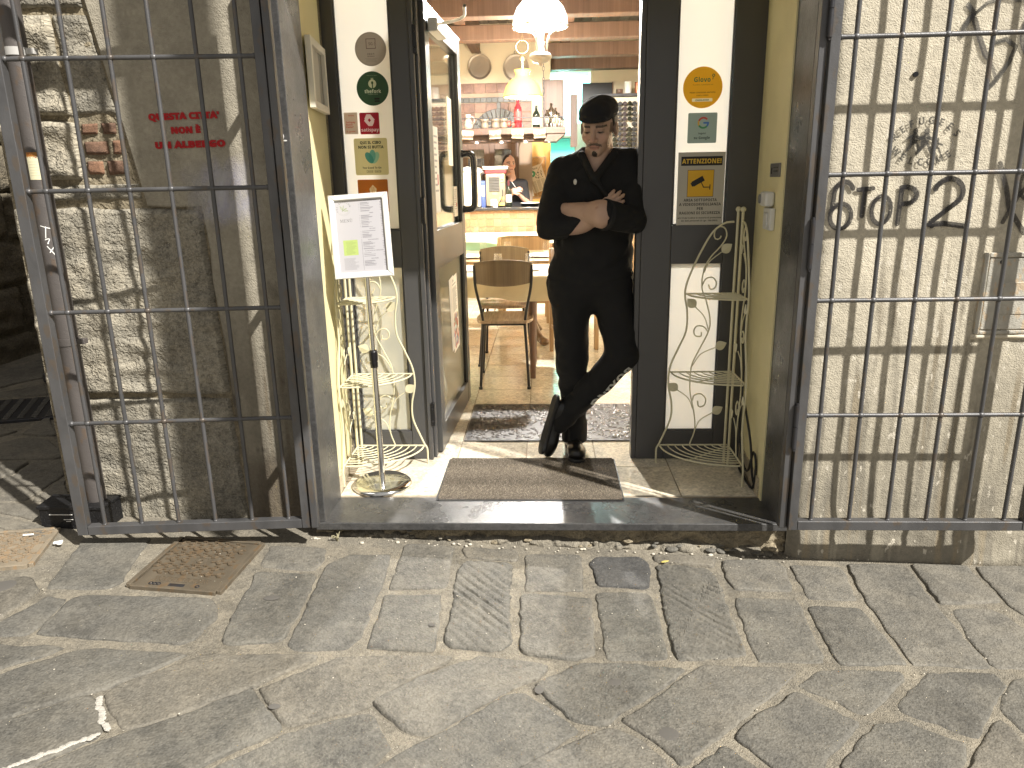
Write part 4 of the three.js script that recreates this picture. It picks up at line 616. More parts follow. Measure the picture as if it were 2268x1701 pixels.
sticker('round dark green sticker with a white fork emblem', -0.782, 1.962, 0.146, 0.146, (c, w, h) => {
  c.fillStyle = '#36553b'; c.fillRect(0, 0, w, h); c.fillStyle = '#cfd3b6'; c.beginPath(); c.arc(w / 2, h * 0.36, w * 0.125, 0, 7); c.fill(); c.fillStyle = '#36553b'; c.fillRect(w * 0.483, h * 0.35, w * 0.035, h * 0.15); c.beginPath(); c.ellipse(w / 2, h * 0.33, w * 0.035, h * 0.05, 0, 0, 7); c.fill();
  c.fillStyle = '#cfd3b6'; for (const k of [-0.03, -0.01, 0.01, 0.03]) c.fillRect(w * (0.5 + k) - 2, h * 0.19, 4, h * 0.1); FONT(c, 46, 'thefork', w / 2, h * 0.58, '#d5dac4', 700); FONT(c, 10, 'a tripadvisor company', w / 2, h * 0.665, '#b9c2a6', 500); FONT(c, 11, 'Prenota il tuo tavolo', w / 2, h * 0.12, '#9fae90', 500);
  for (const y of [0.8, 0.87]) { c.fillStyle = '#20251f'; c.fillRect(w * 0.54, h * (y - 0.025), w * 0.16, h * 0.05); }
}, { round: true });
sticker('small beige sticker with red words beside the red square sticker', -0.892, 1.815, 0.062, 0.094, (c, w, h) => { c.fillStyle = '#cdbba9'; c.fillRect(0, 0, w, h); FONT(c, 15, '● Satispay', w * 0.5, h * 0.14, '#b8443c', 800); ['Satispay', 'Buoni', 'Pasto?'].forEach((s, i) => { c.textAlign = 'left'; FONT(c, 24, s, w * 0.12, h * (0.45 + i * 0.11), '#bb4a40', 800); }); FONT(c, 20, 'Sì, grazie!', w * 0.12, h * 0.87, '#c66a5c', 700); }, { corner: 0.002 });
sticker('square crimson payment sticker with a white folded arrow emblem', -0.806, 1.813, 0.09, 0.094, (c, w, h) => {
  c.fillStyle = '#a3182f'; c.fillRect(0, 0, w, h); c.fillStyle = '#e3cfcf'; const q = (p) => { c.beginPath(); p.forEach(([x, y], i) => (i ? c.lineTo(w * x, h * y) : c.moveTo(w * x, h * y))); c.fill(); };
  q([[0.36, 0.08], [0.56, 0.08], [0.78, 0.33], [0.67, 0.46], [0.56, 0.33], [0.5, 0.26]]); q([[0.36, 0.08], [0.5, 0.26], [0.36, 0.4], [0.25, 0.28]]); q([[0.64, 0.62], [0.44, 0.62], [0.22, 0.37], [0.33, 0.25], [0.44, 0.37], [0.5, 0.44]]); q([[0.64, 0.62], [0.5, 0.44], [0.64, 0.3], [0.75, 0.42]]); FONT(c, 45, 'satispay', w / 2, h * 0.79, '#e9d9d9', 600);
});
sticker('cream sticker with teal petals and black capitals about food', -0.808, 1.667, 0.156, 0.164, (c, w, h) => {
  c.fillStyle = '#d8cf9f'; c.fillRect(0, 0, w, h); FONT(c, 38, 'QUI IL CIBO', w / 2, h * 0.12, '#10201e', 900); FONT(c, 38, 'NON SI BUTTA', w / 2, h * 0.24, '#10201e', 900);
  for (const [x, y, a, col] of [[0.62, 0.53, 0.5, '#8fbfa6'], [0.53, 0.48, 0.1, '#5fa093'], [0.44, 0.53, -0.55, '#3f8a80']]) { c.save(); c.translate(w * x, h * y); c.rotate(a); c.fillStyle = col; c.globalAlpha = 0.92; c.beginPath(); c.ellipse(0, 0, w * 0.1, h * 0.17, 0, 0, 7); c.fill(); c.restore(); }
  FONT(c, 26, 'Too Good To Go', w / 2, h * 0.8, '#10201e', 800); c.strokeStyle = '#333'; c.lineWidth = 2; for (const x of [0.34, 0.58]) c.strokeRect(w * x, h * 0.87, w * 0.18, h * 0.06); FONT(c, 11, '▸ App Store', w * 0.43, h * 0.9, '#222', 600); FONT(c, 11, '▸ Google Play', w * 0.67, h * 0.9, '#222', 600);
}, { corner: 0.01 });
sticker('orange sticker partly hidden behind the menu frame', -0.81, 1.49, 0.142, 0.15, (c, w, h) => { c.fillStyle = '#b3691c'; c.fillRect(0, 0, w, h); c.fillStyle = '#dcc7a0'; c.beginPath(); c.moveTo(w * 0.38, h * 0.28); c.lineTo(w * 0.5, h * 0.16); c.lineTo(w * 0.62, h * 0.28); c.lineTo(w * 0.6, h * 0.42); c.lineTo(w * 0.4, h * 0.42); c.fill(); c.fillStyle = '#b3691c'; for (const x of [0.46, 0.52]) c.fillRect(w * x, h * 0.22, 5, h * 0.2); FONT(c, 24, 'JUST EAT', w / 2, h * 0.56, '#dcc7a0', 800); });
sticker('round yellow delivery sticker with green letters', 0.7, 1.932, 0.174, 0.174, (c, w, h) => {
  c.fillStyle = '#e0ad22'; c.fillRect(0, 0, w, h); FONT(c, 60, 'Glovo', w * 0.48, h * 0.31, '#2f6a4a', 700); c.strokeStyle = '#2f6a4a'; c.lineWidth = 7; c.beginPath(); c.arc(w * 0.76, h * 0.215, 11, 0, 7); c.moveTo(w * 0.755, h * 0.26); c.lineTo(w * 0.74, h * 0.31); c.stroke();
  FONT(c, 17, 'Tu ordini, ci pensiamo noi', w / 2, h * 0.43, '#7a6a20', 500); FONT(c, 18, 'PRIMA CONSEGNA GRATUITA', w / 2, h * 0.62, '#6b5a1a', 800); FONT(c, 16, 'CON IL CODICE', w / 2, h * 0.69, '#6b5a1a', 600); c.fillStyle = '#e8dfc0'; c.beginPath(); c.roundRect(w * 0.24, h * 0.76, w * 0.52, h * 0.08, 8); c.fill(); FONT(c, 20, 'CIAOGLOVOIT', w / 2, h * 0.8, '#31523d', 800);
}, { round: true });
sticker('grey green square sticker with a coloured ring letter', 0.706, 1.761, 0.13, 0.13, (c, w, h) => {
  c.fillStyle = '#8fa09b'; c.fillRect(0, 0, w, h); c.lineWidth = 17; const R0 = w * 0.165, x = w * 0.53, y = h * 0.33; for (const [a, b, col] of [[-2.75, -0.72, '#b2453a'], [2.62, 3.55, '#c9a03b'], [0.75, 2.62, '#3f7d55'], [-0.05, 0.75, '#3f66a8']]) { c.strokeStyle = col; c.beginPath(); c.arc(x, y, R0, a, b); c.stroke(); } c.fillStyle = '#3f66a8'; c.fillRect(x, y - 8, R0 + 8, 17);
  FONT(c, 22, 'Seguici', w * 0.5, h * 0.68, '#23302e', 600); FONT(c, 34, 'su Google', w * 0.5, h * 0.82, '#23302e', 600);
}, { corner: 0.007 });
{
  const t = thing('warning_sign', 'grey metal sign with black yellow heading and a surveillance camera pictogram', 'sign', [0.708, 1.495, -0.715]);
  obj('plate', bx(0.602, 1.333, -0.7165, 0.814, 1.657, -0.712, 0.002), mat({ c: [0.5, 0.48, 0.42], r: 0.4 }), t);
  const m = print(0.206, 0.318, 2200, (c, w, h) => {
    c.fillStyle = '#b5b0a3'; c.fillRect(0, 0, w, h); c.fillStyle = '#0b0b0a'; c.fillRect(w * 0.05, h * 0.05, w * 0.9, h * 0.125); FONT(c, 61, 'ATTENZIONE!', w / 2, h * 0.115, '#d8b33a', 900);
    c.fillStyle = '#0b0b0a'; c.fillRect(w * 0.2, h * 0.235, w * 0.58, h * 0.375); c.fillStyle = '#dcab1e'; c.fillRect(w * 0.208, h * 0.24, w * 0.564, h * 0.365);
    c.fillStyle = '#0b0b0a'; c.save(); c.translate(w * 0.44, h * 0.39); c.rotate(-0.5); c.fillRect(-w * 0.14, -h * 0.038, w * 0.27, h * 0.075); c.fillRect(-w * 0.17, -h * 0.028, w * 0.03, h * 0.055); c.restore(); c.strokeStyle = '#0b0b0a'; c.lineWidth = 9; c.beginPath(); c.moveTo(w * 0.5, h * 0.4); c.lineTo(w * 0.56, h * 0.475); c.lineTo(w * 0.7, h * 0.475); c.moveTo(w * 0.7, h * 0.44); c.lineTo(w * 0.7, h * 0.51); c.stroke();
    ['AREA SOTTOPOSTA', 'A VIDEOSORVEGLIANZA', 'PER', 'RAGIONI DI SICUREZZA'].forEach((s, i) => FONT(c, 37, s, w / 2, h * (0.655 + i * 0.0605), '#141412', 700)); FONT(c, 22, 'art.13 del Codice in materia di protezione', w / 2, h * 0.905, '#141412', 700); FONT(c, 22, 'dei dati personali (D.Lgs. 196/2003)', w / 2, h * 0.945, '#141412', 700);
  }, false, 0.4);
  obj('print', plane(0.206, 0.318, 0.708, 1.495, -0.7105), m, t); for (const x of [0.608, 0.808]) for (const y of [1.339, 1.651]) obj('rivet', ball(x, y, -0.711, 0.003, 1, 1, 0.5, 8), M.chrome, t);
}
// ---------- things on the reveals ----------
{
  const t = thing('wall_frame', 'white picture frame with a grey print hung on the pale yellow reveal', 'picture frame', [-0.965, 1.98, -0.45], null, true); t.rotation.y = Math.PI / 2 + 0.113;
  const w = 0.34, h = 0.27, wm = mat({ c: [0.72, 0.68, 0.58], r: 0.5 });
  obj('frame', [bx(-w / 2, -h / 2, 0.004, -w / 2 + 0.03, h / 2, 0.028), bx(w / 2 - 0.03, -h / 2, 0.004, w / 2, h / 2, 0.028), bx(-w / 2 + 0.03, h / 2 - 0.03, 0.004, w / 2 - 0.03, h / 2, 0.0275), bx(-w / 2 + 0.03, -h / 2, 0.004, w / 2 - 0.03, -h / 2 + 0.03, 0.0275)], wm, t);
  obj('print', plane(w - 0.06, h - 0.06, 0, 0, 0.012), print(0.28, 0.21, 900, (c, w, h) => { c.fillStyle = '#b9b4a8'; c.fillRect(0, 0, w, h); c.fillStyle = '#8d8a80'; c.beginPath(); c.moveTo(w * 0.7, 0); c.bezierCurveTo(w * 0.85, h * 0.4, w * 0.6, h * 0.6, w * 0.75, h); c.lineTo(w, h); c.lineTo(w, 0); c.fill(); c.fillStyle = '#9a978e'; c.beginPath(); c.ellipse(0, h * 0.3, w * 0.16, h * 0.3, 0, 0, 7); c.fill(); c.beginPath(); c.ellipse(0, h * 0.95, w * 0.2, h * 0.25, 0, 0, 7); c.fill(); }), t);
}
{
  const onR = (name, label, cat, z, y) => { const t = thing(name, label, cat, [0.928 - (z + 0.24) * 0.071, y, z], null, true); t.rotation.y = -Math.PI / 2 - 0.07; return t; };
  const a = onR('name_plate', 'small grey engraved plate on the yellow reveal above the white doorbell', 'name plate', -0.345, 1.57); obj('plate', bx(-0.085, -0.027, 0, 0.085, 0.027, 0.006, 0.002), mat({ c: [0.2, 0.2, 0.2], r: 0.4, m: 0.5 }), a); obj('engraving', [bx(-0.02, 0.008, 0.006, 0.06, 0.012, 0.0075, 0), bx(-0.02, -0.006, 0.006, 0.05, -0.002, 0.0075, 0), bx(-0.06, -0.015, 0.006, -0.045, 0.01, 0.0075, 0)], M.darkSteel, a);
  const b = onR('intercom', 'white intercom unit with a round dark lens on the yellow reveal', 'intercom', -0.385, 1.455); obj('housing', bx(-0.06, -0.03, 0, 0.06, 0.03, 0.04, 0.012), M.white, b); obj('lens', [cyl([-0.035, 0, 0.038], [-0.035, 0, 0.046], 0.02, 0.018, 18)], mat({ c: [0.2, 0.2, 0.2], r: 0.3 }), b);
  const c = onR('doorbell', 'white push button box under the intercom', 'doorbell', -0.365, 1.375); obj('housing', bx(-0.065, -0.045, 0, 0.065, 0.045, 0.022, 0.006), M.white, c); obj('button', bx(-0.028, -0.03, 0.022, 0.032, 0.025, 0.028, 0.003), M.white, c);
}
solo('floor_cable', tube([[0.93, FLOOR + 0.012, -0.3], [0.915, 0.26, -0.31], [0.905, 0.4, -0.33], [0.9, 0.52, -0.42], [0.905, 0.56, -0.5], [0.912, 0.53, -0.57], [0.915, 0.42, -0.58], [0.91, 0.31, -0.5], [0.908, 0.25, -0.42], [0.912, 0.26, -0.36], [0.918, 0.36, -0.32], [0.925, 0.3, -0.29], [0.922, FLOOR + 0.01, -0.32], [0.92, FLOOR + 0.01, -0.5], [0.93, FLOOR + 0.01, -0.62]], 0.0055, 110, 6), M.rubber, 'loop of black cable hanging by the yellow reveal beside the plant rack', 'cable');

// ---------- wire corner racks ----------
function rack(label, cx, s) { // a runs along the shopfront, b along the reveal
  const t = thing('plant_rack', label, 'plant rack', [cx, FLOOR, -0.655], 'cream wire corner racks with leaf scrolls', false), P = (a, y, b) => [cx + s * a, FLOOR + y, -0.655 + b];
  const outer = [[0.016, 1.171], [0.059, 1.165], [0.111, 1.124], [0.16, 1.036], [0.201, 0.942], [0.22, 0.882], [0.223, 0.831], [0.21, 0.759], [0.212, 0.665], [0.246, 0.581], [0.279, 0.496], [0.286, 0.41], [0.267, 0.311], [0.269, 0.233], [0.298, 0.154], [0.321, 0.098]];
  const curls = [[[0.171, 0.097], [0.149, 0.176], [0.157, 0.266], [0.178, 0.354], [0.183, 0.431], [0.176, 0.506], [0.144, 0.58], [0.107, 0.664], [0.103, 0.727], [0.124, 0.809], [0.147, 0.871], [0.143, 0.951], [0.115, 1.011], [0.068, 1.065], [0.046, 1.108], [0.056, 1.143], [0.083, 1.15], [0.101, 1.129], [0.1, 1.099], [0.08, 1.094], [0.071, 1.109]],
    [[0.148, 0.881], [0.13, 0.913], [0.1, 0.919], [0.082, 0.895], [0.087, 0.87], [0.107, 0.865], [0.118, 0.886]], [[0.107, 0.659], [0.128, 0.685], [0.159, 0.691], [0.175, 0.67], [0.167, 0.644], [0.141, 0.642], [0.14, 0.662]], [[0.168, 0.321], [0.159, 0.349], [0.128, 0.356], [0.104, 0.332], [0.109, 0.299], [0.135, 0.293], [0.142, 0.321]]];
  const stems = [[[0.141, 0.941], [0.119, 0.991], [0.066, 1.035]], [[0.108, 0.675], [0.131, 0.737], [0.173, 0.781]], [[0.176, 0.495], [0.137, 0.554], [0.072, 0.585]], [[0.163, 0.282], [0.19, 0.338], [0.241, 0.377]], [[0.15, 0.165], [0.127, 0.221], [0.069, 0.26]]];
  for (const k of [0, 1]) { // two wings at right angles
    const Q = (a, y) => (k ? P(0.006, y, 0.022 + a * 0.84) : P(0.022 + a, y, 0));
    obj('post', [cyl(Q(0, 0.02), Q(0, 1.215), 0.0062), ball(...Q(0, 1.226), 0.0125)], M.iron, t);
    obj('curved_rod', [tube([...outer.map(([a, y]) => Q(a, y))], 0.0048, 70, 7), tube([Q(0.321, 0.098), Q(0.332, 0.078), Q(0.333, 0.03), Q(0.333, 0.0)], 0.0048, 10, 7), cyl(Q(0, 0.02), Q(0, 0), 0.0062)], M.iron, t);
    curls.forEach((c) => obj('scroll', tube(c.map(([a, y]) => Q(a, y)), 0.0034, c.length * 5, 6), M.iron, t));
    stems.forEach((c) => {
      const st = obj('leaf_stem', tube(c.map(([a, y]) => Q(a, y)), 0.0026, 12, 6), M.iron, t), [e, f] = [c[2], c[1]], d = Math.hypot(e[0] - f[0], e[1] - f[1]), ux = (e[0] - f[0]) / d, uy = (e[1] - f[1]) / d, pos = [], N = 12;
      for (let i = 0; i < N; i++) { const u0 = i / N, u1 = (i + 1) / N, w = (u) => 0.023 * Math.sin(Math.PI * Math.pow(u, 0.8)), at = (u, v) => { const q = Q(e[0] + ux * u * 0.058 - uy * v, e[1] + uy * u * 0.058 + ux * v), b = 0.004 * Math.cos((v / 0.023) * 1.5) + 0.003; return k ? [q[0] + s * b, q[1], q[2]] : [q[0], q[1], q[2] + b]; };
        for (const [va, vb] of [[-1, 0], [0, 1]]) { const A = at(u0, va * w(u0)), B = at(u1, va * w(u1)), C = at(u1, vb * w(u1)), D = at(u0, vb * w(u0)); pos.push(...A, ...B, ...C, ...A, ...C, ...D); } }
      const g = new THREE.BufferGeometry(); g.setAttribute('position', new THREE.Float32BufferAttribute(pos, 3)); g.computeVertexNormals(); const l = obj('leaf', uvBox(g), M.iron, t);
    });
  }
  for (const [y, r] of [[0.844, 0.22], [0.467, 0.281], [0.095, 0.323]]) {
    const f = [cyl(P(0.01, y, 0), P(0.022 + r, y, 0), 0.0042, 0.0042, 8), cyl(P(0.006, y, 0.01), P(0.006, y, 0.022 + r * 0.84), 0.0042, 0.0042, 8), cyl(P(0.01, y - 0.005, 0.01), P(0.016 + r * 0.68, y - 0.005, 0.016 + r * 0.57), 0.003, 0.003, 8)], n = Math.round(r / 0.037);
    for (let i = 1; i <= n; i++) { const q = (r * i) / n, p = []; for (let k = 0; k <= 10; k++) { const a = (k / 10) * Math.PI / 2; p.push(P(0.016 + q * Math.cos(a), y + (i === n ? 0 : 0.003), 0.014 + q * 0.84 * Math.sin(a))); } f.push(tube(p, i === n ? 0.0044 : 0.003, 20, 6)); }
    obj('shelf', f, M.iron, t);
  }
}
rack('cream wire corner rack with leaf scrolls beside the looped black cable', 0.893, -1);
rack('cream wire corner rack with leaf scrolls behind the menu stand', -0.958, 1);
// ---------- menu stand ----------
{
  const t = thing('menu_stand', 'chrome menu stand with a white framed menu sheet', 'menu stand', [-0.775, FLOOR, -0.37]), X = -0.776, Z = -0.37;
  obj('base', lathe([[0, 0.0], [0.136, 0], [0.138, 0.008], [0.134, 0.018], [0.115, 0.03], [0.05, 0.037], [0.022, 0.041], [0, 0.041]], X, FLOOR, Z, 48), M.chrome, t);
  obj('pole', [cyl([X + 0.002, FLOOR + 0.035, Z], [X, 0.77, Z], 0.0145, 0.0145, 20)], M.chrome, t); obj('pole', [cyl([X, 0.77, Z], [X - 0.008, 1.4, Z], 0.0115, 0.0115, 20)], M.chrome, t);
  obj('collar', [lathe([[0, -0.035], [0.017, -0.035], [0.018, -0.012], [0.0165, -0.01], [0.0165, -0.006], [0.019, -0.004], [0.02, 0.035], [0.0155, 0.045], [0, 0.045]], X, 0.785, Z, 20)], M.black, t);
  const f = new THREE.Group(); f.name = 'menu_frame'; t.add(f); f.position.set(-0.788 - t.position.x, 1.332 - FLOOR, 0.02); f.rotation.set(-0.16, 0.02, 0.058);
  const w = 0.252, h = 0.352, b = 0.024, P = (p, n) => { const m = obj(n, p, M.white, f); return m; };
  const miter = (x0, x1, flip) => prism([[x0, 0], [x1, 0], [x1 - b, b], [x0 + b, b]], -0.008, 0.012, 0.0035);
  P(mv(miter(-w / 2, w / 2), 0, -h / 2, 0), 'frame_side'); P(mv(rot(miter(-w / 2, w / 2), 'Z', Math.PI), 0, h / 2, 0), 'frame_side'); P(mv(rot(miter(-h / 2, h / 2), 'Z', Math.PI / 2), w / 2, 0, 0), 'frame_side'); P(mv(rot(miter(-h / 2, h / 2), 'Z', -Math.PI / 2), -w / 2, 0, 0), 'frame_side');
  obj('backing', bx(-w / 2 + 0.01, -h / 2 + 0.01, -0.0075, w / 2 - 0.01, h / 2 - 0.01, 0.001, 0), M.white, f);
  obj('menu_sheet', plane(w - 0.038, h - 0.038, 0, 0, 0.003), print(0.214, 0.314, 2600, (c, w, h) => {
    c.fillStyle = '#b4b2b6'; c.fillRect(0, 0, w, h); c.strokeStyle = '#999'; c.lineWidth = 2; const cx = w * 0.2, cy = h * 0.125;
    [...'PRE-BOGGION'].forEach((s, i) => { const a = lerp(-3.5, -0.35, i / 10); c.save(); c.translate(cx + 74 * Math.cos(a), cy + 74 * Math.sin(a)); c.rotate(a + Math.PI / 2); FONT(c, 24, s, 0, 0, '#5c5c5c', 400); c.restore(); }); c.beginPath(); c.arc(cx, cy, 74, 0.35, 2.8); c.stroke(); [...'RISTORANTE'].forEach((s, i) => { const a = lerp(2.2, 0.4, i / 9); c.save(); c.translate(cx + 62 * Math.cos(a), cy + 62 * Math.sin(a)); c.rotate(a - Math.PI / 2); FONT(c, 10, s, 0, 0, '#777', 400); c.restore(); });
    c.strokeStyle = '#7b8a5a'; c.lineWidth = 3; for (const [a, l] of [[-1.9, 50], [-1.3, 55], [-0.6, 50], [-0.1, 52]]) { c.beginPath(); c.moveTo(cx - 20, cy + 30); c.quadraticCurveTo(cx, cy, cx - 20 + l * 1.3 * Math.cos(a), cy + 30 + l * 1.3 * Math.sin(a)); c.stroke(); c.fillStyle = '#8a9a62'; for (let k = 0; k < 5; k++) { c.beginPath(); c.ellipse(cx - 20 + l * (0.5 + 0.16 * k) * Math.cos(a) + 4 * (k % 2), cy + 30 + l * (0.5 + 0.16 * k) * Math.sin(a), 5, 2.5, a + 0.8, 0, 7); c.fill(); } }
    FONT(c, 46, 'MENÙ', w * 0.23, h * 0.285, '#6e6e6e', 400, 'serif');
    c.fillStyle = '#a9bb6c'; c.fillRect(w * 0.13, h * 0.545, w * 0.29, h * 0.205); c.textAlign = 'left'; c.fillStyle = '#7d8a58'; for (let i = 0; i < 16; i++) c.fillRect(w * (0.17 + 0.03 * R()), h * (0.565 + i * 0.0113), w * (0.1 + 0.12 * R()), 2.2);
    c.fillStyle = '#5a585e'; for (let i = 0; i < 12; i++) c.fillRect(w * 0.12, h * (0.79 + i * 0.0135), w * (0.2 + 0.16 * R()), 2); c.fillRect(w * 0.505, h * 0.54, 2, h * 0.42);
    c.textAlign = 'center'; let y = 0.03; const sec = (s, n) => { FONT(c, 15, s, w * 0.74, h * y, '#2d2b30', 400, 'serif'); y += 0.028; for (let i = 0; i < n; i++) { c.fillStyle = '#4a484e'; c.fillRect(w * 0.53, h * y, w * (0.12 + 0.16 * R()), 3); if (R() > 0.6) c.fillRect(w * 0.53, h * (y + 0.009), w * (0.15 + 0.1 * R()), 2); c.fillRect(w * 0.92, h * y, w * 0.04, 3); c.fillRect(w * 0.5, h * y, 4, 3); y += 0.021; } y += 0.014; };
    sec('DAL NOSTRO MARE', 6); sec('PRIMI', 8); sec('SECONDI', 5); sec('PER CONTORNO', 5); sec('LE FOCACCE AL FORMAGGIO', 3); sec('PER FINIRE', 4);
  }), f);
  obj('bracket', [bx(-0.02, -0.06, -0.03, 0.02, 0.06, -0.0085, 0.003)], M.chrome, f);
}
// ---------- mats ----------
{
  const x0 = -0.5, x1 = 0.338, z0 = -0.708, z1 = -0.194, c = 0.022, s = new THREE.Shape(); s.moveTo(x0 + c, -z0); s.lineTo(x1 - c, -z0); s.quadraticCurveTo(x1, -z0, x1, -z0 - c); s.lineTo(x1, -z1 + c); s.quadraticCurveTo(x1, -z1, x1 - c, -z1); s.lineTo(x0 + c, -z1); s.quadraticCurveTo(x0, -z1, x0, -z1 + c); s.lineTo(x0, -z0 - c); s.quadraticCurveTo(x0, -z0, x0 + c, -z0);
  const t = thing('doormat', 'brown ribbed doormat lying across the slate sill and cream tiles', 'doormat', [-0.08, FLOOR, -0.45]);
  obj('backing', uvBox(new THREE.ExtrudeGeometry(s, { depth: 0.003, bevelEnabled: false, curveSegments: 8 }).rotateX(-Math.PI / 2).translate(0, FLOOR + 0.0005, 0)), M.rubber, t);
  // tufted ribs: long rows of small bumps
  const cm = [[0.115, 0.095, 0.07], [0.165, 0.138, 0.104], [0.08, 0.065, 0.048]], nx = 300, nz = 150, pos = [], col = [], uv = [], idx = [], r = rng(17);
  for (let j = 0; j <= nz; j++) for (let i = 0; i <= nx; i++) {
    const u = i / nx, v = j / nz, x = lerp(x0 + 0.004, x1 - 0.004, u), z = lerp(z0 + 0.004, z1 - 0.004, v), e = Math.min(Math.min(u, 1 - u) * (x1 - x0), Math.min(v, 1 - v) * (z1 - z0)), rib = Math.sin(v * 38 * 2 * Math.PI);
    pos.push(x, FLOOR + 0.0045 + (e < 0.001 ? -0.003 : 0.0028 * rib + 0.0014 * (r() - 0.5) + 0.002) + 0.003 * noise3(x * 4, z * 4, 0, 6), z); uv.push(x, z);
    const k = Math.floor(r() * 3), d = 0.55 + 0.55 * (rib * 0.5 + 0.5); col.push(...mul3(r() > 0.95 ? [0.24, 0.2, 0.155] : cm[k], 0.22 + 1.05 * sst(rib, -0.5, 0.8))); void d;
    if (i < nx && j < nz) { const a = j * (nx + 1) + i, b = a + 1, q = a + nx + 1; idx.push(a, q, b, b, q, q + 1); }
  }
  const drop = (i) => { const u = (i % (nx + 1)) / nx * (x1 - x0), v = Math.floor(i / (nx + 1)) / nz * (z1 - z0), du = Math.min(u, x1 - x0 - u), dv = Math.min(v, z1 - z0 - v); return du < c && dv < c && Math.hypot(c - du, c - dv) > c; };
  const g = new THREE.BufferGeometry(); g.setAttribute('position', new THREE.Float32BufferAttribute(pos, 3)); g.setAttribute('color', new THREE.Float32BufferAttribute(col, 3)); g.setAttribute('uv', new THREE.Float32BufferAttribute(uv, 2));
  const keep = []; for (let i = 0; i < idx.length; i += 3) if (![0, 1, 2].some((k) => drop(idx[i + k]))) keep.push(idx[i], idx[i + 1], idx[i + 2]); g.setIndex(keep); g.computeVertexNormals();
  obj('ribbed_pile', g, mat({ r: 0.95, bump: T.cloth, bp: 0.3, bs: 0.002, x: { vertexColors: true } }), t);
}
{ // black rubber mat with pebble shaped openings and studs
  const t = thing('rubber_mat', 'dark rubber mat with a pebble pattern just inside the door', 'floor mat', [0.01, FLOOR, -1.31]), r = rng(23), x0 = -0.455, x1 = 0.515, z0 = -1.655, z1 = -0.972;
  obj('sheet', bx(x0, FLOOR + 0.001, z0, x1, FLOOR + 0.008, z1, 0.003), mat({ c: [0.075, 0.066, 0.06], r: 0.42, bump: T.fine, bp: 0.3, bs: 0.0015 }), t);
  const st = [], holes = [];
  for (let i = 0; i < 900; i++) { const x = lerp(x0 + 0.03, x1 - 0.03, r()), z = lerp(z0 + 0.03, z1 - 0.03, r()), a = r() * 3; st.push(rot(ball(0, 0, 0, 0.012 + 0.009 * r(), 1, 0.3, 0.45, 7), 'Y', a).translate(x, FLOOR + 0.0075, z)); }
  obj('pebble_studs', st, mat({ c: [0.09, 0.08, 0.072], r: 0.25 }), t).userData.kind = 'stuff';
  const hole = (x, z, a) => holes.push(rot(uvBox(new THREE.CylinderGeometry(0.017, 0.017, 0.0006, 12).scale(1, 1, 0.6)), 'Y', a).translate(x, FLOOR + 0.0088, z));
  for (let i = 0; i < 18; i++) { hole(x0 + 0.03 + i * 0.053, z1 - 0.02, 0); hole(x0 + 0.03 + i * 0.053, z0 + 0.02, 0); } for (let i = 1; i < 13; i++) { hole(x0 + 0.02, z1 - i * 0.053, 1.57); hole(x1 - 0.02, z1 - i * 0.053, 1.57); } for (let i = 0; i < 70; i++) { const q = i % 7, cx = [-0.25, -0.02, 0.2, 0.38, -0.3, 0.05, 0.3][q], cz = [-1.2, -1.45, -1.15, -1.4, -1.5, -1.1, -1.3][q], a = (i / 70) * 6.28 * 3; hole(cx + 0.09 * Math.cos(a), cz + 0.07 * Math.sin(a), a); }
  obj('drain_openings', holes, M.black, t).userData.kind = 'stuff';
}

// ---------- dining room ----------
M.cream = mat({ c: [0.68, 0.585, 0.43], r: 0.85, bump: T.fine, bp: 0.6, bs: 0.001 });
M.orange = mat({ c: [0.72, 0.42, 0.14], r: 0.85, bump: T.fine, bp: 0.6, bs: 0.001 });
M.beam = mat({ c: [0.17, 0.11, 0.085], r: 0.6, map: T.wood, p: 0.5, q: 2, bump: T.brush, bp: 0.5, bs: 0.001 });
M.brown = mat({ c: [0.17, 0.105, 0.075], r: 0.45, map: T.wood, p: 0.4, q: 1.4 });
M.lightWood = mat({ c: [0.48, 0.34, 0.2], r: 0.4, map: T.wood, p: 0.35, q: 1.2 });
M.ply = mat({ c: [0.2, 0.155, 0.095], r: 0.35, map: T.wood, p: 0.3, q: 1 });
M.teal = mat({ c: [0.3, 0.62, 0.58], r: 0.8 });
{
  const t = thing('dining_room_shell', 'cream painted walls of the dining room behind the open door', 'wall', [0, FLOOR, -8]);
  obj('wall', bx(-1.9, 0, -8.4, 0.07, 3.62, -8.15, 0), M.cream, t); obj('wall', bx(0.0705, 3.1, -9.4, 0.68, 3.62, -9.15, 0), M.cream, t); obj('wall', bx(0.6805, 0, -9.4, 2.2, 3.62, -9.15, 0), M.cream, t); obj('wall', bx(-0.0305, 0, -9.14, 0.0695, 3.62, -8.401, 0), M.cream, t);
  obj('wall', bx(2.1, 0, -9.15, 2.35, 3.62, -0.7, 0), M.cream, t); obj('wall', bx(-1.899, 0, -8.149, -1.88, 3.62, -0.74, 0), M.cream, t);
  obj('wall', bx(-1.879, 0, -0.9, -1.081, 3.62, -0.761, 0), M.cream, t); obj('wall', bx(1.081, 0, -0.9, 2.1, 3.62, -0.761, 0), M.cream, t); obj('wall', bx(-1.08, 2.45, -0.9, 1.08, 3.62, -0.701, 0), M.cream, t);
  obj('orange_wall', bx(-0.37, FLOOR, -8.149, 0.07, 2.19, -8.13, 0), M.orange, t, 'orange lit strip of wall behind the counter');
}
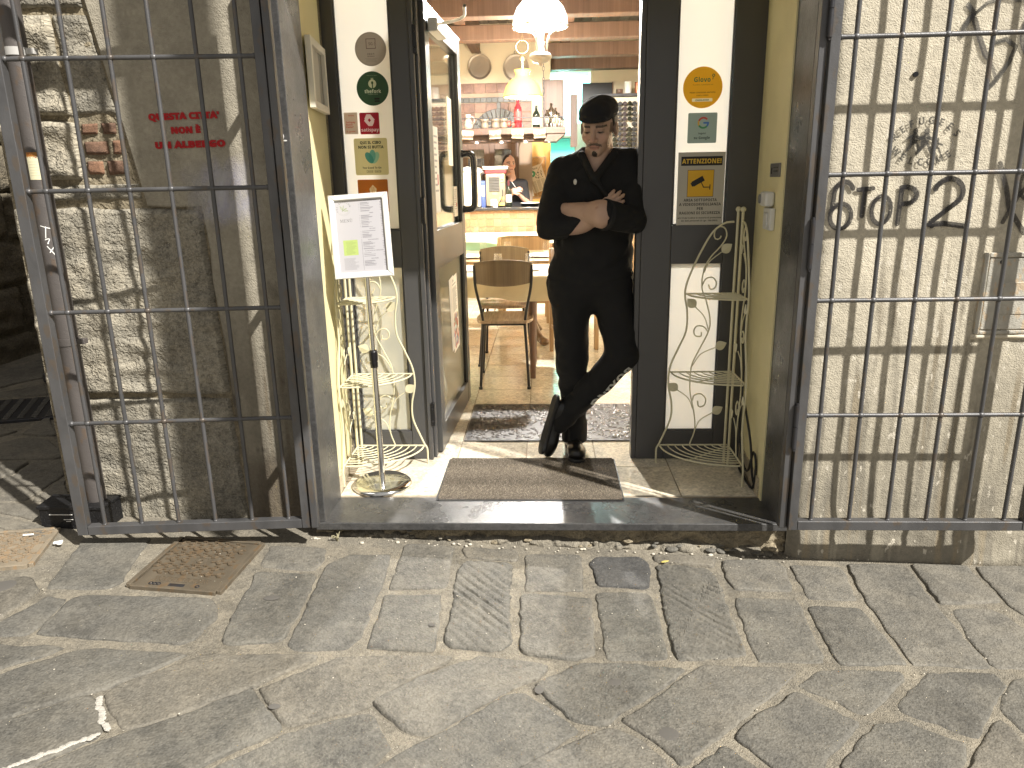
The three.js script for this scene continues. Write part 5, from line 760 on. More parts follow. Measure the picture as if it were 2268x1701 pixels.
{
  const t = structure('room_ceiling', bx(-2.15, 3.62, -9.6, 2.4, 3.8, -0.7, 0), M.beam, 'ceiling of dark boards and beams'), gm = [0.95, 0.75, 1.15].map((k) => mat({ c: [0.17 * k, 0.15 * k, 0.135 * k], r: 0.65, map: T.wood, p: 0.4, q: 1.6 }));
  for (let i = 0; i < 32; i++) obj('ceiling_board', bx(-1.88 + i * 0.125, 3.595, -9.1, -1.88 + i * 0.125 + 0.12, 3.62, -0.9, 0.004), gm[i % 3], t);
  for (const [z, x0] of [[-1.15, -1.88], [-2.4, -1.88], [-3.65, -1.88], [-4.9, -1.88], [-6.15, -1.88], [-7.4, -0.02], [-8.6, 0.08]]) obj('beam', bx(x0, 3.06, z - 0.19, 2.1, 3.22, z, 0.008), M.beam, t);
  obj('ridge_beam', bx(-1.88, 3.225, -8.1, -1.7, 3.4, -0.9, 0.008), M.beam, t); for (const x of [-1.0, 0.2, 1.4]) obj('rafter', bx(x, 3.223, -8.1, x + 0.12, 3.594, -0.92, 0.008), M.beam, t);
}
{ // room beyond with greenish light
  const t = thing('back_room', 'turquoise lit back room seen through the far opening', 'room', [0.4, FLOOR, -10.2]);
  obj('wall', [bx(-1.2, 0, -11.4, 1.9, 3.3, -11.2, 0), bx(-1.4, 0, -11.2, -1.2, 3.3, -9.4, 0), bx(1.7, 0, -11.2, 1.9, 3.3, -9.4, 0), bx(-1.4, 3.3, -11.4, 1.9, 3.45, -9.401, 0), bx(-1.4, 0, -11.4, 1.9, FLOOR, -9.6, 0)], M.teal, t);
  obj('door', bx(0.52, FLOOR, -11.19, 1.1, 2.5, -11.15), mat({ c: [0.16, 0.09, 0.06], r: 0.6 }), t); obj('shelf', [bx(-0.2, 2.25, -11.19, 0.5, 2.29, -11.0), bx(-0.1, 2.5, -11.19, 0.2, 2.7, -11.1)], M.brown, t);
  const L = thing('ceiling_lamp', 'cool turquoise ceiling lamp of the back room', 'lamp', [0.3, 3.27, -10.3]); obj('lamp_glass', bx(0.0, 3.24, -10.45, 0.6, 3.298, -10.15, 0.01), new THREE.MeshStandardMaterial({ color: 0x111111, emissive: new THREE.Color(0.55, 1, 0.95), emissiveIntensity: 0.8 }), L);
  const p = new THREE.PointLight(new THREE.Color(0.6, 1, 0.96), 9); p.name = 'back_room_lamp_light'; p.position.set(0.3, 3.1, -10.3); p.shadow.radius = 6; p.castShadow = true; scene.add(p);
}
for (const [x0, x1, y0, y1, z, l] of [[-0.04, 0.25, 2.15, 2.86, -8.05, 'dark brown panel hanging beside the turquoise opening'], [0.36, 0.46, 2.0, 2.72, -8.6, 'narrow brown board beside the turquoise opening']]) { const t = thing('wall_panel', l, 'panel', [(x0 + x1) / 2, y0, z]); obj('board', bx(x0, y0, z, x1, y1, z + 0.025, 0.004), M.brown, t); obj('edge_trim', [bx(x0, y0, z + 0.026, x0 + 0.02, y1, z + 0.034), bx(x1 - 0.02, y0, z + 0.026, x1, y1, z + 0.034)], M.brown, t); }
{ // oven front: tiles, dark band, arch of dark voussoirs
  const t = thing('pizza_oven', 'brick fronted oven with a dark arch and green grey tile band', 'oven', [-0.65, FLOOR, -8.1]), tc = [[0.3, 0.165, 0.115], [0.26, 0.14, 0.1], [0.33, 0.185, 0.13]].map((c) => mat({ c, r: 0.5, map: T.stone, p: 0.4 })), dk = mat({ c: [0.12, 0.12, 0.112], r: 0.4, map: T.stone, p: 0.3 });
  obj('front', bx(-1.87, FLOOR, -8.149, -0.19, 2.84, -8.08, 0), mat({ c: [0.36, 0.27, 0.2], r: 0.9 }), t);
  for (let j = 0; j < 7; j++) for (let i = 0; i < 10; i++) { const x = -1.76 + i * 0.157 + (j % 2) * 0.0, y = 1.95 + j * 0.127; if (Math.hypot(x + 0.078 + 0.65, y + 0.06 - 2.12) < 0.4 || (y > 2.57 && y < 2.6)) continue; if (j === 5) continue; obj('tile', bx(x, y, -8.079, x + 0.152, y + 0.122, -8.066, 0.003), tc[(i * 7 + j * 3) % 3], t); }
  for (let i = 0; i < 20; i++) obj('band_tile', bx(-1.76 + i * 0.079, 2.59, -8.079, -1.76 + i * 0.079 + 0.075, 2.655, -8.06, 0.003), dk, t);
  for (let i = 0; i < 17; i++) { const a0 = Math.PI - (i * Math.PI) / 17, a1 = Math.PI - ((i + 0.9) * Math.PI) / 17, q = (r, a) => [-0.65 + r * Math.cos(a), 2.12 + r * Math.sin(a)]; obj('brick', prism([q(0.26, a0), q(0.385, a0), q(0.385, a1), q(0.26, a1)].reverse(), -8.079, -8.045, 0.003), dk, t); }
  obj('oven_mouth', prism(Array.from({ length: 19 }, (_, i) => [-0.65 + 0.255 * Math.cos((i / 18) * Math.PI), 2.12 + 0.255 * Math.sin((i / 18) * Math.PI)]), -8.0795, -8.07), M.black, t);
  obj('keystone_post', bx(-0.67, 2.5, -8.079, -0.62, 2.588, -8.05), dk, t);
}
// trays on the wall
for (const [x, y, r, l] of [[-0.9, 3.06, 0.165, 'round pewter tray hung on the cream wall, whole and unobscured'], [-0.4, 3.03, 0.178, 'round pewter tray hung on the cream wall partly behind the lamp chain']]) {
  const t = thing('wall_tray', l, 'tray', [x, y, -8.13]), m = mat({ c: [0.3, 0.25, 0.2], r: 0.38, m: 0.7 });
  obj('dish', rot(lathe([[0, 0.004], [r * 0.82, 0.004], [r * 0.86, 0.012], [r, 0.02], [r, 0.012], [r * 0.84, 0.0], [0, 0]], 0, 0, 0, 40), 'X', Math.PI / 2).translate(x, y, -8.148), m, t); obj('hanging_ring', uvBox(new THREE.TorusGeometry(0.022, 0.005, 6, 16).translate(x, y + r + 0.018, -8.135)), m, t);
}
{ const t = thing('prohibition_sign', 'small red sign with a crossed round pictogram over the opening', 'sign', [0.3, 3.16, -9.13]); obj('plate', bx(0.228, 3.1, -9.148, 0.39, 3.205, -9.135, 0.002), mat({ c: [0.5, 0.05, 0.07], r: 0.5 }), t); obj('lettering', [bx(0.26, 3.17, -9.135, 0.36, 3.178, -9.132, 0), bx(0.25, 3.148, -9.135, 0.37, 3.155, -9.132, 0), bx(0.27, 3.125, -9.135, 0.35, 3.132, -9.132, 0)], M.paper, t); obj('pictogram', [uvBox(new THREE.TorusGeometry(0.042, 0.009, 6, 24).translate(0.18, 3.15, -9.14)), rot(bx(-0.04, -0.006, -0.003, 0.04, 0.006, 0.003), 'Z', 0.8).translate(0.18, 3.15, -9.14)], mat({ c: [0.45, 0.06, 0.06], r: 0.5 }), t); }
// ---------- counter ----------
{
  const t = thing('service_counter', 'serving counter faced with terracotta tiles under a dark stone top', 'counter', [-0.9, FLOOR, -7.0]);
  obj('body', bx(-1.87, FLOOR, -7.45, 0.55, 1.186, -6.77, 0), mat({ c: [0.5, 0.38, 0.26], r: 0.9 }), t);
  obj('counter_top', bx(-1.87, 1.187, -7.5, 0.58, 1.224, -6.7, 0.008), mat({ c: [0.035, 0.036, 0.038], r: 0.15 }), t);
  const tc = [[0.52, 0.32, 0.19], [0.47, 0.28, 0.16], [0.57, 0.36, 0.22], [0.5, 0.32, 0.2]].map((c) => mat({ c, r: 0.3, map: T.stone, p: 0.5, bump: T.fine, bp: 0.3, bs: 0.001 })), s = 0.1, g = bx(0.002, 0.002, 0, s - 0.002, s - 0.002, 0.009, 0.003), r = rng(66);
  for (let j = 0; j < 6; j++) for (let i = 0; i < 24; i++) { const o = obj('tile', g, tc[Math.floor(r() * 4)], t); o.position.add(V(-1.86 + i * s, 1.182 - (j + 1) * s, -6.77)); }
}
const bottle = (x, y, z, r, h, m, parent, n = 'glass_body') => obj(n, lathe([[0, 0], [r, 0], [r, h * 0.58], [r * 0.85, h * 0.66], [r * 0.36, h * 0.78], [r * 0.34, h * 0.97], [r * 0.4, h], [0, h]], x, y, z, 18), m, parent);
const wineGlassM = mat({ c: [0.01, 0.014, 0.01], r: 0.1 });
{
  const y = 1.224; let t = thing('white_appliance', 'cream white boxy appliance on the counter with crumpled cloths on top', 'appliance', [-0.96, y, -6.95]); obj('housing', bx(-1.09, y + 0.01, -7.25, -0.83, 1.65, -6.85, 0.012), mat({ c: [0.72, 0.64, 0.48], r: 0.45 }), t); obj('side_trim', [bx(-0.855, y + 0.01, -6.849, -0.835, 1.645, -6.84), bx(-1.085, 1.63, -6.849, -0.857, 1.645, -6.841)], M.white, t); obj('foot', [cyl([-1.05, y, -6.9], [-1.05, y + 0.012, -6.9], 0.018), cyl([-0.87, y, -6.9], [-0.87, y + 0.012, -6.9], 0.018), cyl([-1.05, y, -7.2], [-1.05, y + 0.012, -7.2], 0.018), cyl([-0.87, y, -7.2], [-0.87, y + 0.012, -7.2], 0.018)], M.black, t);
  const cl = iso((a, b, c) => { const n = 0.03 * noise3(a * 14, b * 18, c * 14, 8) + 0.012 * noise3(a * 40, b * 40, c * 40, 9); return ell(a, b, c, [-0.95, 1.65, -7.03], [0.16, 0.055, 0.16]) * 1 + n; }, [-1.16, 1.6, -7.25], [-0.74, 1.76, -6.8], 0.01); solo('crumpled_cloth', uvBox(cl), M.white, 'crumpled white cloth on top of the cream appliance', 'cloth');
  t = thing('ring_binder', 'blue ring binder standing between the two counter machines', 'binder', [-0.79, y, -6.95]); obj('cover', bx(-0.825, y, -7.2, -0.765, 1.55, -6.9, 0.004), mat({ c: [0.04, 0.07, 0.22], r: 0.5 }), t); obj('spine_label', bx(-0.815, 1.36, -6.9, -0.777, 1.49, -6.897, 0), M.paper, t);
  t = thing('grinder_machine', 'grey brown counter machine with black vent louvres and yellow labels', 'machine', [-0.64, y, -6.95]); const gm = mat({ c: [0.17, 0.145, 0.11], r: 0.45, m: 0.3 }); obj('housing', bx(-0.757, y + 0.012, -7.2, -0.517, 1.632, -6.86, 0.008), gm, t); obj('vent_panel', bx(-0.718, 1.415, -6.861, -0.585, 1.59, -6.856, 0.002), M.black, t);
  for (let i = 0; i < 9; i++) obj('slat', rot(bx(-0.066, -0.006, -0.001, 0.066, 0.006, 0.001, 0), 'X', -0.6).translate(-0.651, 1.428 + i * 0.0188, -6.852), mat({ c: [0.02, 0.02, 0.02], r: 0.4 }), t);
  const ye = mat({ c: [0.7, 0.6, 0.12], r: 0.6 }); obj('dial', uvBox(new THREE.TorusGeometry(0.02, 0.007, 8, 20).translate(-0.551, 1.553, -6.855)), ye, t); obj('label', [bx(-0.68, 1.375, -6.86, -0.61, 1.405, -6.857, 0), bx(-0.592, 1.318, -6.86, -0.527, 1.35, -6.857, 0), bx(-0.6, 1.242, -6.86, -0.527, 1.275, -6.857, 0)], ye, t); obj('top_label', bx(-0.69, 1.605, -6.86, -0.62, 1.626, -6.857, 0), M.paper, t); obj('white_label', bx(-0.697, 1.24, -6.8595, -0.625, 1.32, -6.857, 0), M.paper, t); obj('plug_cable', tube([[-0.55, 1.44, -6.853], [-0.545, 1.37, -6.84], [-0.575, 1.3, -6.84], [-0.61, 1.24, -6.85]], 0.005, 14, 6), M.rubber, t);
  { const s = solo('card_sign', rot(plane(0.05, 0.07, 0, 0, 0), 'X', -0.1).translate(-0.635, y + 0.037, -6.78), print(0.05, 0.07, 1600, (c, w, h) => { c.fillStyle = '#eee'; c.fillRect(0, 0, w, h); c.strokeStyle = '#c22'; c.lineWidth = 6; c.beginPath(); c.arc(w / 2, h * 0.36, 20, 0, 7); c.moveTo(w * 0.35, h * 0.24); c.lineTo(w * 0.65, h * 0.48); c.stroke(); FONT(c, 12, 'NO', w / 2, h * 0.75, '#333', 800); }), 'little white card with a crossed red circle on the counter edge', 'sign'); void s; }
  t = thing('lidded_tray', 'red plastic tray with a foggy lid lying on the grey brown machine', 'tray', [-0.63, 1.633, -7.0]); obj('tray', bx(-0.77, 1.633, -7.2, -0.5, 1.68, -6.88, 0.012), mat({ c: [0.22, 0.02, 0.025], r: 0.35 }), t); obj('lid', bx(-0.79, 1.681, -7.22, -0.48, 1.715, -6.86, 0.014), mat({ c: [0.75, 0.72, 0.65], r: 0.25, x: { transmission: 0.4, thickness: 0 } }), t); obj('lid_rim', bx(-0.795, 1.713, -7.225, -0.475, 1.722, -6.855, 0.004), M.white, t);
  t = thing('wine_bottle', 'dark wine bottle with a white label standing on the counter', 'bottle', [-0.467, y, -6.8]); bottle(-0.467, y, -6.8, 0.037, 0.325, wineGlassM, t); obj('label', uvBox(new THREE.CylinderGeometry(0.0378, 0.0378, 0.09, 20, 1, true).translate(-0.467, y + 0.105, -6.8)), M.paper, t); obj('capsule', cyl([-0.467, y + 0.26, -6.8], [-0.467, y + 0.327, -6.8], 0.0145, 0.0145), mat({ c: [0.05, 0.01, 0.015], r: 0.3 }), t);
  t = thing('frying_pan', 'black frying pan on the counter with a pale lid', 'pan', [-0.2, y, -6.9]); obj('pan', lathe([[0, 0], [0.1, 0], [0.135, 0.042], [0.13, 0.042], [0.097, 0.006], [0, 0.006]], -0.2, y, -6.9, 32), M.black, t); obj('handle', cyl([-0.08, y + 0.035, -6.86], [0.12, y + 0.05, -6.8], 0.011, 0.013), M.black, t); obj('lid', lathe([[0, 0.055], [0.1, 0.048], [0.135, 0.043], [0.1, 0.044], [0, 0.05]], -0.2, y, -6.9, 32), M.paper, t);
}
// ---------- glass fronted cupboard, orange pin board ----------
{
  const t = thing('glazed_cupboard', 'brown wooden cupboard with two glazed doors holding rows of books', 'cupboard', [-0.76, FLOOR, -7.9]);
  obj('carcass', [bx(-1.17, FLOOR, -8.06, -1.14, 2.07, -7.8), bx(-0.4, FLOOR, -8.06, -0.37, 2.07, -7.8), bx(-1.139, FLOOR, -8.06, -0.401, 2.05, -8.03), bx(-1.139, 1.2, -8.029, -0.401, 1.23, -7.83), bx(-1.139, 1.6, -8.029, -0.401, 1.625, -7.83)], M.brown, t); obj('cornice', [bx(-1.2, 2.071, -8.06, -0.34, 2.1, -7.76, 0.006), bx(-1.19, 2.05, -7.8, -0.35, 2.07, -7.77, 0.004)], M.brown, t);
  for (const [a, b] of [[-1.137, -0.772], [-0.768, -0.403]]) { const d = obj('door', [bx(a, 0.6, -7.8, a + 0.07, 2.04, -7.778), bx(b - 0.07, 0.6, -7.8, b, 2.04, -7.778), bx(a + 0.0705, 1.96, -7.8, b - 0.0705, 2.04, -7.7785), bx(a + 0.0705, 0.6, -7.8, b - 0.0705, 0.7, -7.7785)], M.brown, t); obj('glass', bx(a + 0.07, 0.7, -7.792, b - 0.07, 1.96, -7.788, 0), M.glass, d); }
  const bk = [[0.03, 0.045, 0.14], [0.3, 0.05, 0.05], [0.05, 0.06, 0.16], [0.28, 0.045, 0.05]].map((c) => mat({ c, r: 0.5 })), r = rng(41);
  for (const [y0, k] of [[1.626, 1], [1.74, 0]]) for (let i = 0; i < 8; i++) { const x = -1.07 + i * 0.03; obj('book', bx(x, y0, -8.0, x + 0.0285, y0 + 0.105, -7.84, 0.002), i < 4 && i % 2 ? M.paper : bk[k], t); }
  for (let i = 0; i < 8; i++) obj('book', bx(-0.7 + i * 0.034, 1.232, -8.0, -0.7 + i * 0.034 + 0.03, 1.232 + 0.18 + 0.08 * r(), -7.84, 0.002), bk[i % 4], t);
}
{
  const t = thing('pin_board', 'cork pin board with a folded newspaper page and green badge', 'pin board', [-0.16, 1.57, -8.12], null, true); t.rotation.z = 0.03;
  const cork = mat({ c: [0.55, 0.3, 0.11], r: 0.9, map: T.stone, p: 0.2 }); obj('cork', bx(-0.15, -0.27, -0.008, 0.16, 0.28, 0.006, 0.003), cork, t);
  obj('frame', [bx(-0.162, -0.28, -0.009, -0.15, 0.292, 0.012), bx(0.16, -0.28, -0.009, 0.172, 0.292, 0.012), bx(-0.15, 0.28, -0.009, 0.16, 0.292, 0.0115), bx(-0.15, -0.28, -0.009, 0.16, -0.268, 0.0115)], M.lightWood, t);
  obj('newspaper', rot(plane(0.22, 0.36, 0.04, -0.02, 0.009), 'Z', 0.3), print(0.22, 0.36, 900, (c, w, h) => { c.fillStyle = '#c9b79a'; c.fillRect(0, 0, w, h); FONT(c, 30, 'la foca', w * 0.45, h * 0.1, '#3b342c', 700, 'serif'); for (let i = 0; i < 70; i++) { c.fillStyle = 'rgba(60,52,44,.6)'; c.fillRect(w * 0.08 + (i % 3) * w * 0.3, h * (0.55 + Math.floor(i / 3) * 0.018), w * 0.24, 2); } c.fillStyle = '#54493d'; for (let i = 0; i < 60; i++) c.fillRect(w * (0.25 + 0.6 * R()), h * (0.22 + 0.28 * R()), 14 * R(), 20 * R()); }), t);
  obj('strap', [cyl([-0.14, 0.27, 0.014], [0.04, -0.25, 0.014], 0.007), cyl([0.15, 0.27, 0.014], [0.05, 0.1, 0.014], 0.006)], M.lightWood, t); obj('badge', [rot(cyl([0, 0, 0.01], [0, 0, 0.016], 0.045, 0.045, 20), 'Z', 0).translate(-0.03, 0.06, 0)], mat({ c: [0.03, 0.2, 0.07], r: 0.5 }), t); obj('badge_centre', cyl([-0.03, 0.06, 0.016], [-0.03, 0.06, 0.02], 0.014, 0.014, 16), M.paper, t); obj('note', rot(plane(0.11, 0.13, -0.08, -0.19, 0.008), 'Z', 0.2, [-0.08, -0.19, 0]), M.paper, t);
}
// ---------- hanging shelf over the counter ----------
{
  const t = thing('hanging_shelf', 'long dark wooden shelf with a guard rail hung over the counter', 'shelf', [-0.5, 2.1, -6.6]);
  const shelfWood = mat({ c: [0.075, 0.045, 0.034], r: 0.5, map: T.wood, p: 0.4, q: 1.4 });
  obj('board', [bx(-1.85, 2.075, -6.9, 0.24, 2.15, -6.45, 0.006)], shelfWood, t); obj('underboard', bx(-1.85, 2.0, -6.88, 0.02, 2.074, -6.6, 0.006), shelfWood, t); obj('end_block', prism([[0.02, 2.074], [0.24, 2.074], [0.13, 1.985], [-0.02, 1.985]], -6.86, -6.47, 0.004), shelfWood, t);
  obj('guard_rail', [cyl([-1.85, 2.26, -6.46], [0.22, 2.26, -6.46], 0.006), ...[-1.6, -1.2, -0.8, -0.4, 0, 0.2].map((x) => cyl([x, 2.15, -6.46], [x, 2.265, -6.46], 0.006))], M.darkSteel, t);
  obj('chain', [-1.5, -0.02].flatMap((x) => Array.from({ length: 14 }, (_, i) => uvBox(new THREE.TorusGeometry(0.018, 0.004, 5, 10).scale(0.7, 1.5, 1).rotateY(i % 2 ? 1.57 : 0).translate(x, 2.2 + i * 0.062, -6.68)))), M.darkSteel, t);
  const postcard = (cx, i) => solo('postcard', rot(plane(0.14, 0.1, 0, 0, 0), 'Z', (i % 2 ? 0.05 : -0.06)).translate(cx, 2.075, -6.444), print(0.14, 0.1, 900, (c, w, h) => { c.fillStyle = ['#cfc2a4', '#8c7f6a', '#cdb68e', '#c9b184'][i]; c.fillRect(0, 0, w, h); c.fillStyle = '#4d4234'; c.beginPath(); c.moveTo(0, h * 0.75); for (let k = 0; k <= 8; k++) c.lineTo((w * k) / 8, h * (0.35 + 0.3 * R())); c.lineTo(w, h); c.lineTo(0, h); c.fill(); c.fillStyle = '#9a8f78'; c.fillRect(0, h * 0.85, w, h * 0.1); }), ['old postcard of hills pinned at the shelf end by the oven', 'dark old postcard pinned on the shelf edge', 'cream old postcard pinned under the red bottle', 'yellowish postcard with a dark ridge pinned under the black bottle'][i], 'postcard');
  [-0.93, -0.6, -0.33, -0.07].forEach(postcard);
  for (let i = 0; i < 4; i++) { // spot lamps under the shelf
    const x = [-0.83, -0.53, -0.24, 0.04][i], s = thing('spot_lamp', ['small lit spot lamp under the shelf end by the open door', 'small lit spot lamp under the shelf above the machine', 'small lit spot lamp under the shelf above the bottle', 'small lit spot lamp in the slanted shelf end block'][i], 'lamp', [x, 2.0, -6.62], 'spot lamps under the hanging shelf');
    obj('ring', uvBox(new THREE.TorusGeometry(0.03, 0.006, 8, 20).rotateX(Math.PI / 2).translate(x, 1.995, -6.56)), M.chrome, s); obj('bulb', ball(x, 1.994, -6.56, 0.024, 1, 0.5, 1), new THREE.MeshStandardMaterial({ color: 0x222222, emissive: new THREE.Color(1, 0.88, 0.68), emissiveIntensity: 4 }), s);
    const p = new THREE.SpotLight(new THREE.Color(1, 0.86, 0.66), 1.1, 0, 1.1, 0.7); p.name = 'spot_lamp_light'; p.position.set(x, 1.97, -6.56); p.target.position.set(x, 0, -6.9); p.castShadow = true; scene.add(p, p.target);
  }
  const Y = 2.151, clay = mat({ c: [0.16, 0.13, 0.1], r: 0.5 }), gl = mat({ c: [0.8, 0.78, 0.7], r: 0.1, x: { transmission: 0.7, thickness: 0 } }); let o;
  o = thing('glass_jug', 'small glass jug with a handle on the hanging shelf', 'jug', [-0.93, Y, -6.62]); obj('body', lathe([[0, 0], [0.05, 0], [0.058, 0.06], [0.03, 0.12], [0.036, 0.17], [0.032, 0.17], [0.026, 0.12], [0.052, 0.06], [0, 0.008]], -0.93, Y, -6.62), gl, o); obj('handle', tube([[-0.9, Y + 0.15, -6.62], [-0.86, Y + 0.13, -6.62], [-0.86, Y + 0.08, -6.62], [-0.88, Y + 0.05, -6.62]], 0.006, 12, 6), gl, o);
  [[-1.05, 0.05], [-0.73, 0.05], [-0.6, 0.055], [-0.5, 0.05]].forEach(([x, r], i) => { const c = thing('clay_cup', ['clay cup nearest the glass jug on its window side', 'clay cup just past the glass jug', 'tallest clay cup in the middle of the shelf', 'clay cup beside the red bottle'][i], 'cup', [x, Y, -6.6]); obj('cup', lathe([[0, 0], [r * 0.8, 0], [r, 0.02], [r * 0.9, 0.07], [r * 1.05, 0.11 + 0.01 * (i % 2)], [r * 0.95, 0.11], [r * 0.8, 0.06], [0, 0.012]], x, Y, -6.6), clay, c); obj('handle', uvBox(new THREE.TorusGeometry(0.026, 0.006, 6, 14).translate(x + r + 0.008, Y + 0.06, -6.6)), clay, c); });
  o = thing('red_bottle', 'tall red bottle on the shelf beneath the yellow lamp', 'bottle', [-0.33, Y, -6.62]); bottle(-0.33, Y, -6.62, 0.046, 0.36, mat({ c: [0.5, 0.03, 0.04], r: 0.1, x: { transmission: 0.3, thickness: 0 } }), o); obj('label', uvBox(new THREE.CylinderGeometry(0.047, 0.047, 0.1, 20, 1, true).translate(-0.33, Y + 0.14, -6.62)), mat({ c: [0.6, 0.08, 0.08], r: 0.6 }), o); obj('stopper', cyl([-0.33, Y + 0.345, -6.62], [-0.33, Y + 0.375, -6.62], 0.02), M.white, o);
  solo('ribbon_bow', [ball(-0.43, Y + 0.05, -6.58, 0.04, 1, 0.8, 0.7), ball(-0.39, Y + 0.035, -6.56, 0.03)], mat({ c: [0.5, 0.08, 0.06], r: 0.6 }), 'red rounded bow beside the red bottle', 'bow');
  o = thing('black_bottle', 'squat black bottle with a pale label on the shelf', 'bottle', [-0.11, Y, -6.62]); bottle(-0.11, Y, -6.62, 0.045, 0.25, wineGlassM, o); obj('label', uvBox(new THREE.CylinderGeometry(0.046, 0.046, 0.08, 20, 1, true).translate(-0.11, Y + 0.08, -6.62)), M.paper, o);
  [[0.02, 0.035, 0.2], [0.07, 0.04, 0.28], [0.12, 0.035, 0.22], [0.16, 0.03, 0.17], [0.1, 0.03, 0.16], [0.2, 0.03, 0.13]].forEach(([x, r, h], i) => { const z = -6.6 - 0.08 * (i % 2), c = thing('shaker', ['slim steel shaker first after the black bottle', 'tallest steel shaker on the shelf', 'steel shaker behind the tallest one', 'steel shaker near the shelf end', 'short steel shaker in front of its group', 'smallest steel shaker at the shelf end'][i], 'shaker', [x, Y, z]); obj('body', lathe([[0, 0], [r * 0.8, 0], [r, h * 0.55], [r * 0.95, h * 0.62]], x, Y, z, 18), M.chrome, c); obj('cap', lathe([[r, h * 0.62], [r * 0.8, h * 0.78], [r * 0.4, h * 0.84], [r * 0.4, h], [0, h]], x, Y, z, 18), M.chrome, c); });
}
// ---------- wine rack ----------
{
  const t = thing('wine_rack', 'white wall rack with rows of dark bottle ends behind the leaning man', 'wine rack', [1.2, 1.9, -8.4]), wm = mat({ c: [0.62, 0.55, 0.43], r: 0.6 });
  obj('back', bx(0.8, 1.85, -9.14, 1.75, 2.66, -8.5, 0), wm, t); obj('top_board', bx(0.78, 2.665, -9.14, 1.8, 2.7, -8.4), M.darkSteel, t);
  const g0 = cyl([0, 0, -0.01], [0, 0, 0.1], 0.029, 0.029, 14), cm = [M.black, wineGlassM, mat({ c: [0.03, 0.02, 0.025], r: 0.25 })];
  for (let j = 0; j < 11; j++) for (let i = 0; i < 13; i++) { if ((i === 5 && j === 6) || (i === 7 && j === 9)) continue; const o = obj('bottle', g0, cm[(i * 5 + j * 3) % 3], t); o.position.add(V(0.85 + i * 0.068, 1.885 + j * 0.068, -8.49)); }
  const c1 = (n, l, x, h, r, m) => { const c = thing('rack_ornament', l, n, [x, 2.7, -8.6]); obj('body', lathe([[0, 0], [r, 0], [r, h * 0.9], [r * 0.9, h], [0, h]], x, 2.7, -8.6, 18), m, c); obj('rim', uvBox(new THREE.TorusGeometry(r * 0.95, 0.006, 6, 18).rotateX(Math.PI / 2).translate(x, 2.7 + h, -8.6)), m, c); };
  c1('pot', 'squat brown pot on the wine rack top', 1.06, 0.07, 0.05, M.brown); c1('vase', 'pale cylindrical vase on the wine rack top', 1.18, 0.17, 0.05, M.paper); c1('tin', 'slim copper coloured tin on the wine rack top', 1.31, 0.16, 0.032, mat({ c: [0.35, 0.12, 0.06], r: 0.3, m: 0.5 }));
  const b = thing('chalk_board', 'black board fixed high on the wall behind the cap of the man', 'board', [0.76, 2.7, -9.1]); obj('board', bx(0.56, 2.55, -9.148, 1.0, 2.93, -9.12, 0.003), M.black, b); obj('edge', [bx(0.55, 2.54, -9.148, 0.56, 2.94, -9.11), bx(1.0, 2.54, -9.148, 1.01, 2.94, -9.11)], M.brown, b);
  solo('wall_conduit', [cyl([1.42, 3.2, -9.14], [1.42, 3.02, -9.14], 0.008), cyl([1.42, 3.2, -9.14], [1.8, 3.2, -9.14], 0.008)], M.white, 'thin white conduit on the far cream wall', 'conduit');
}
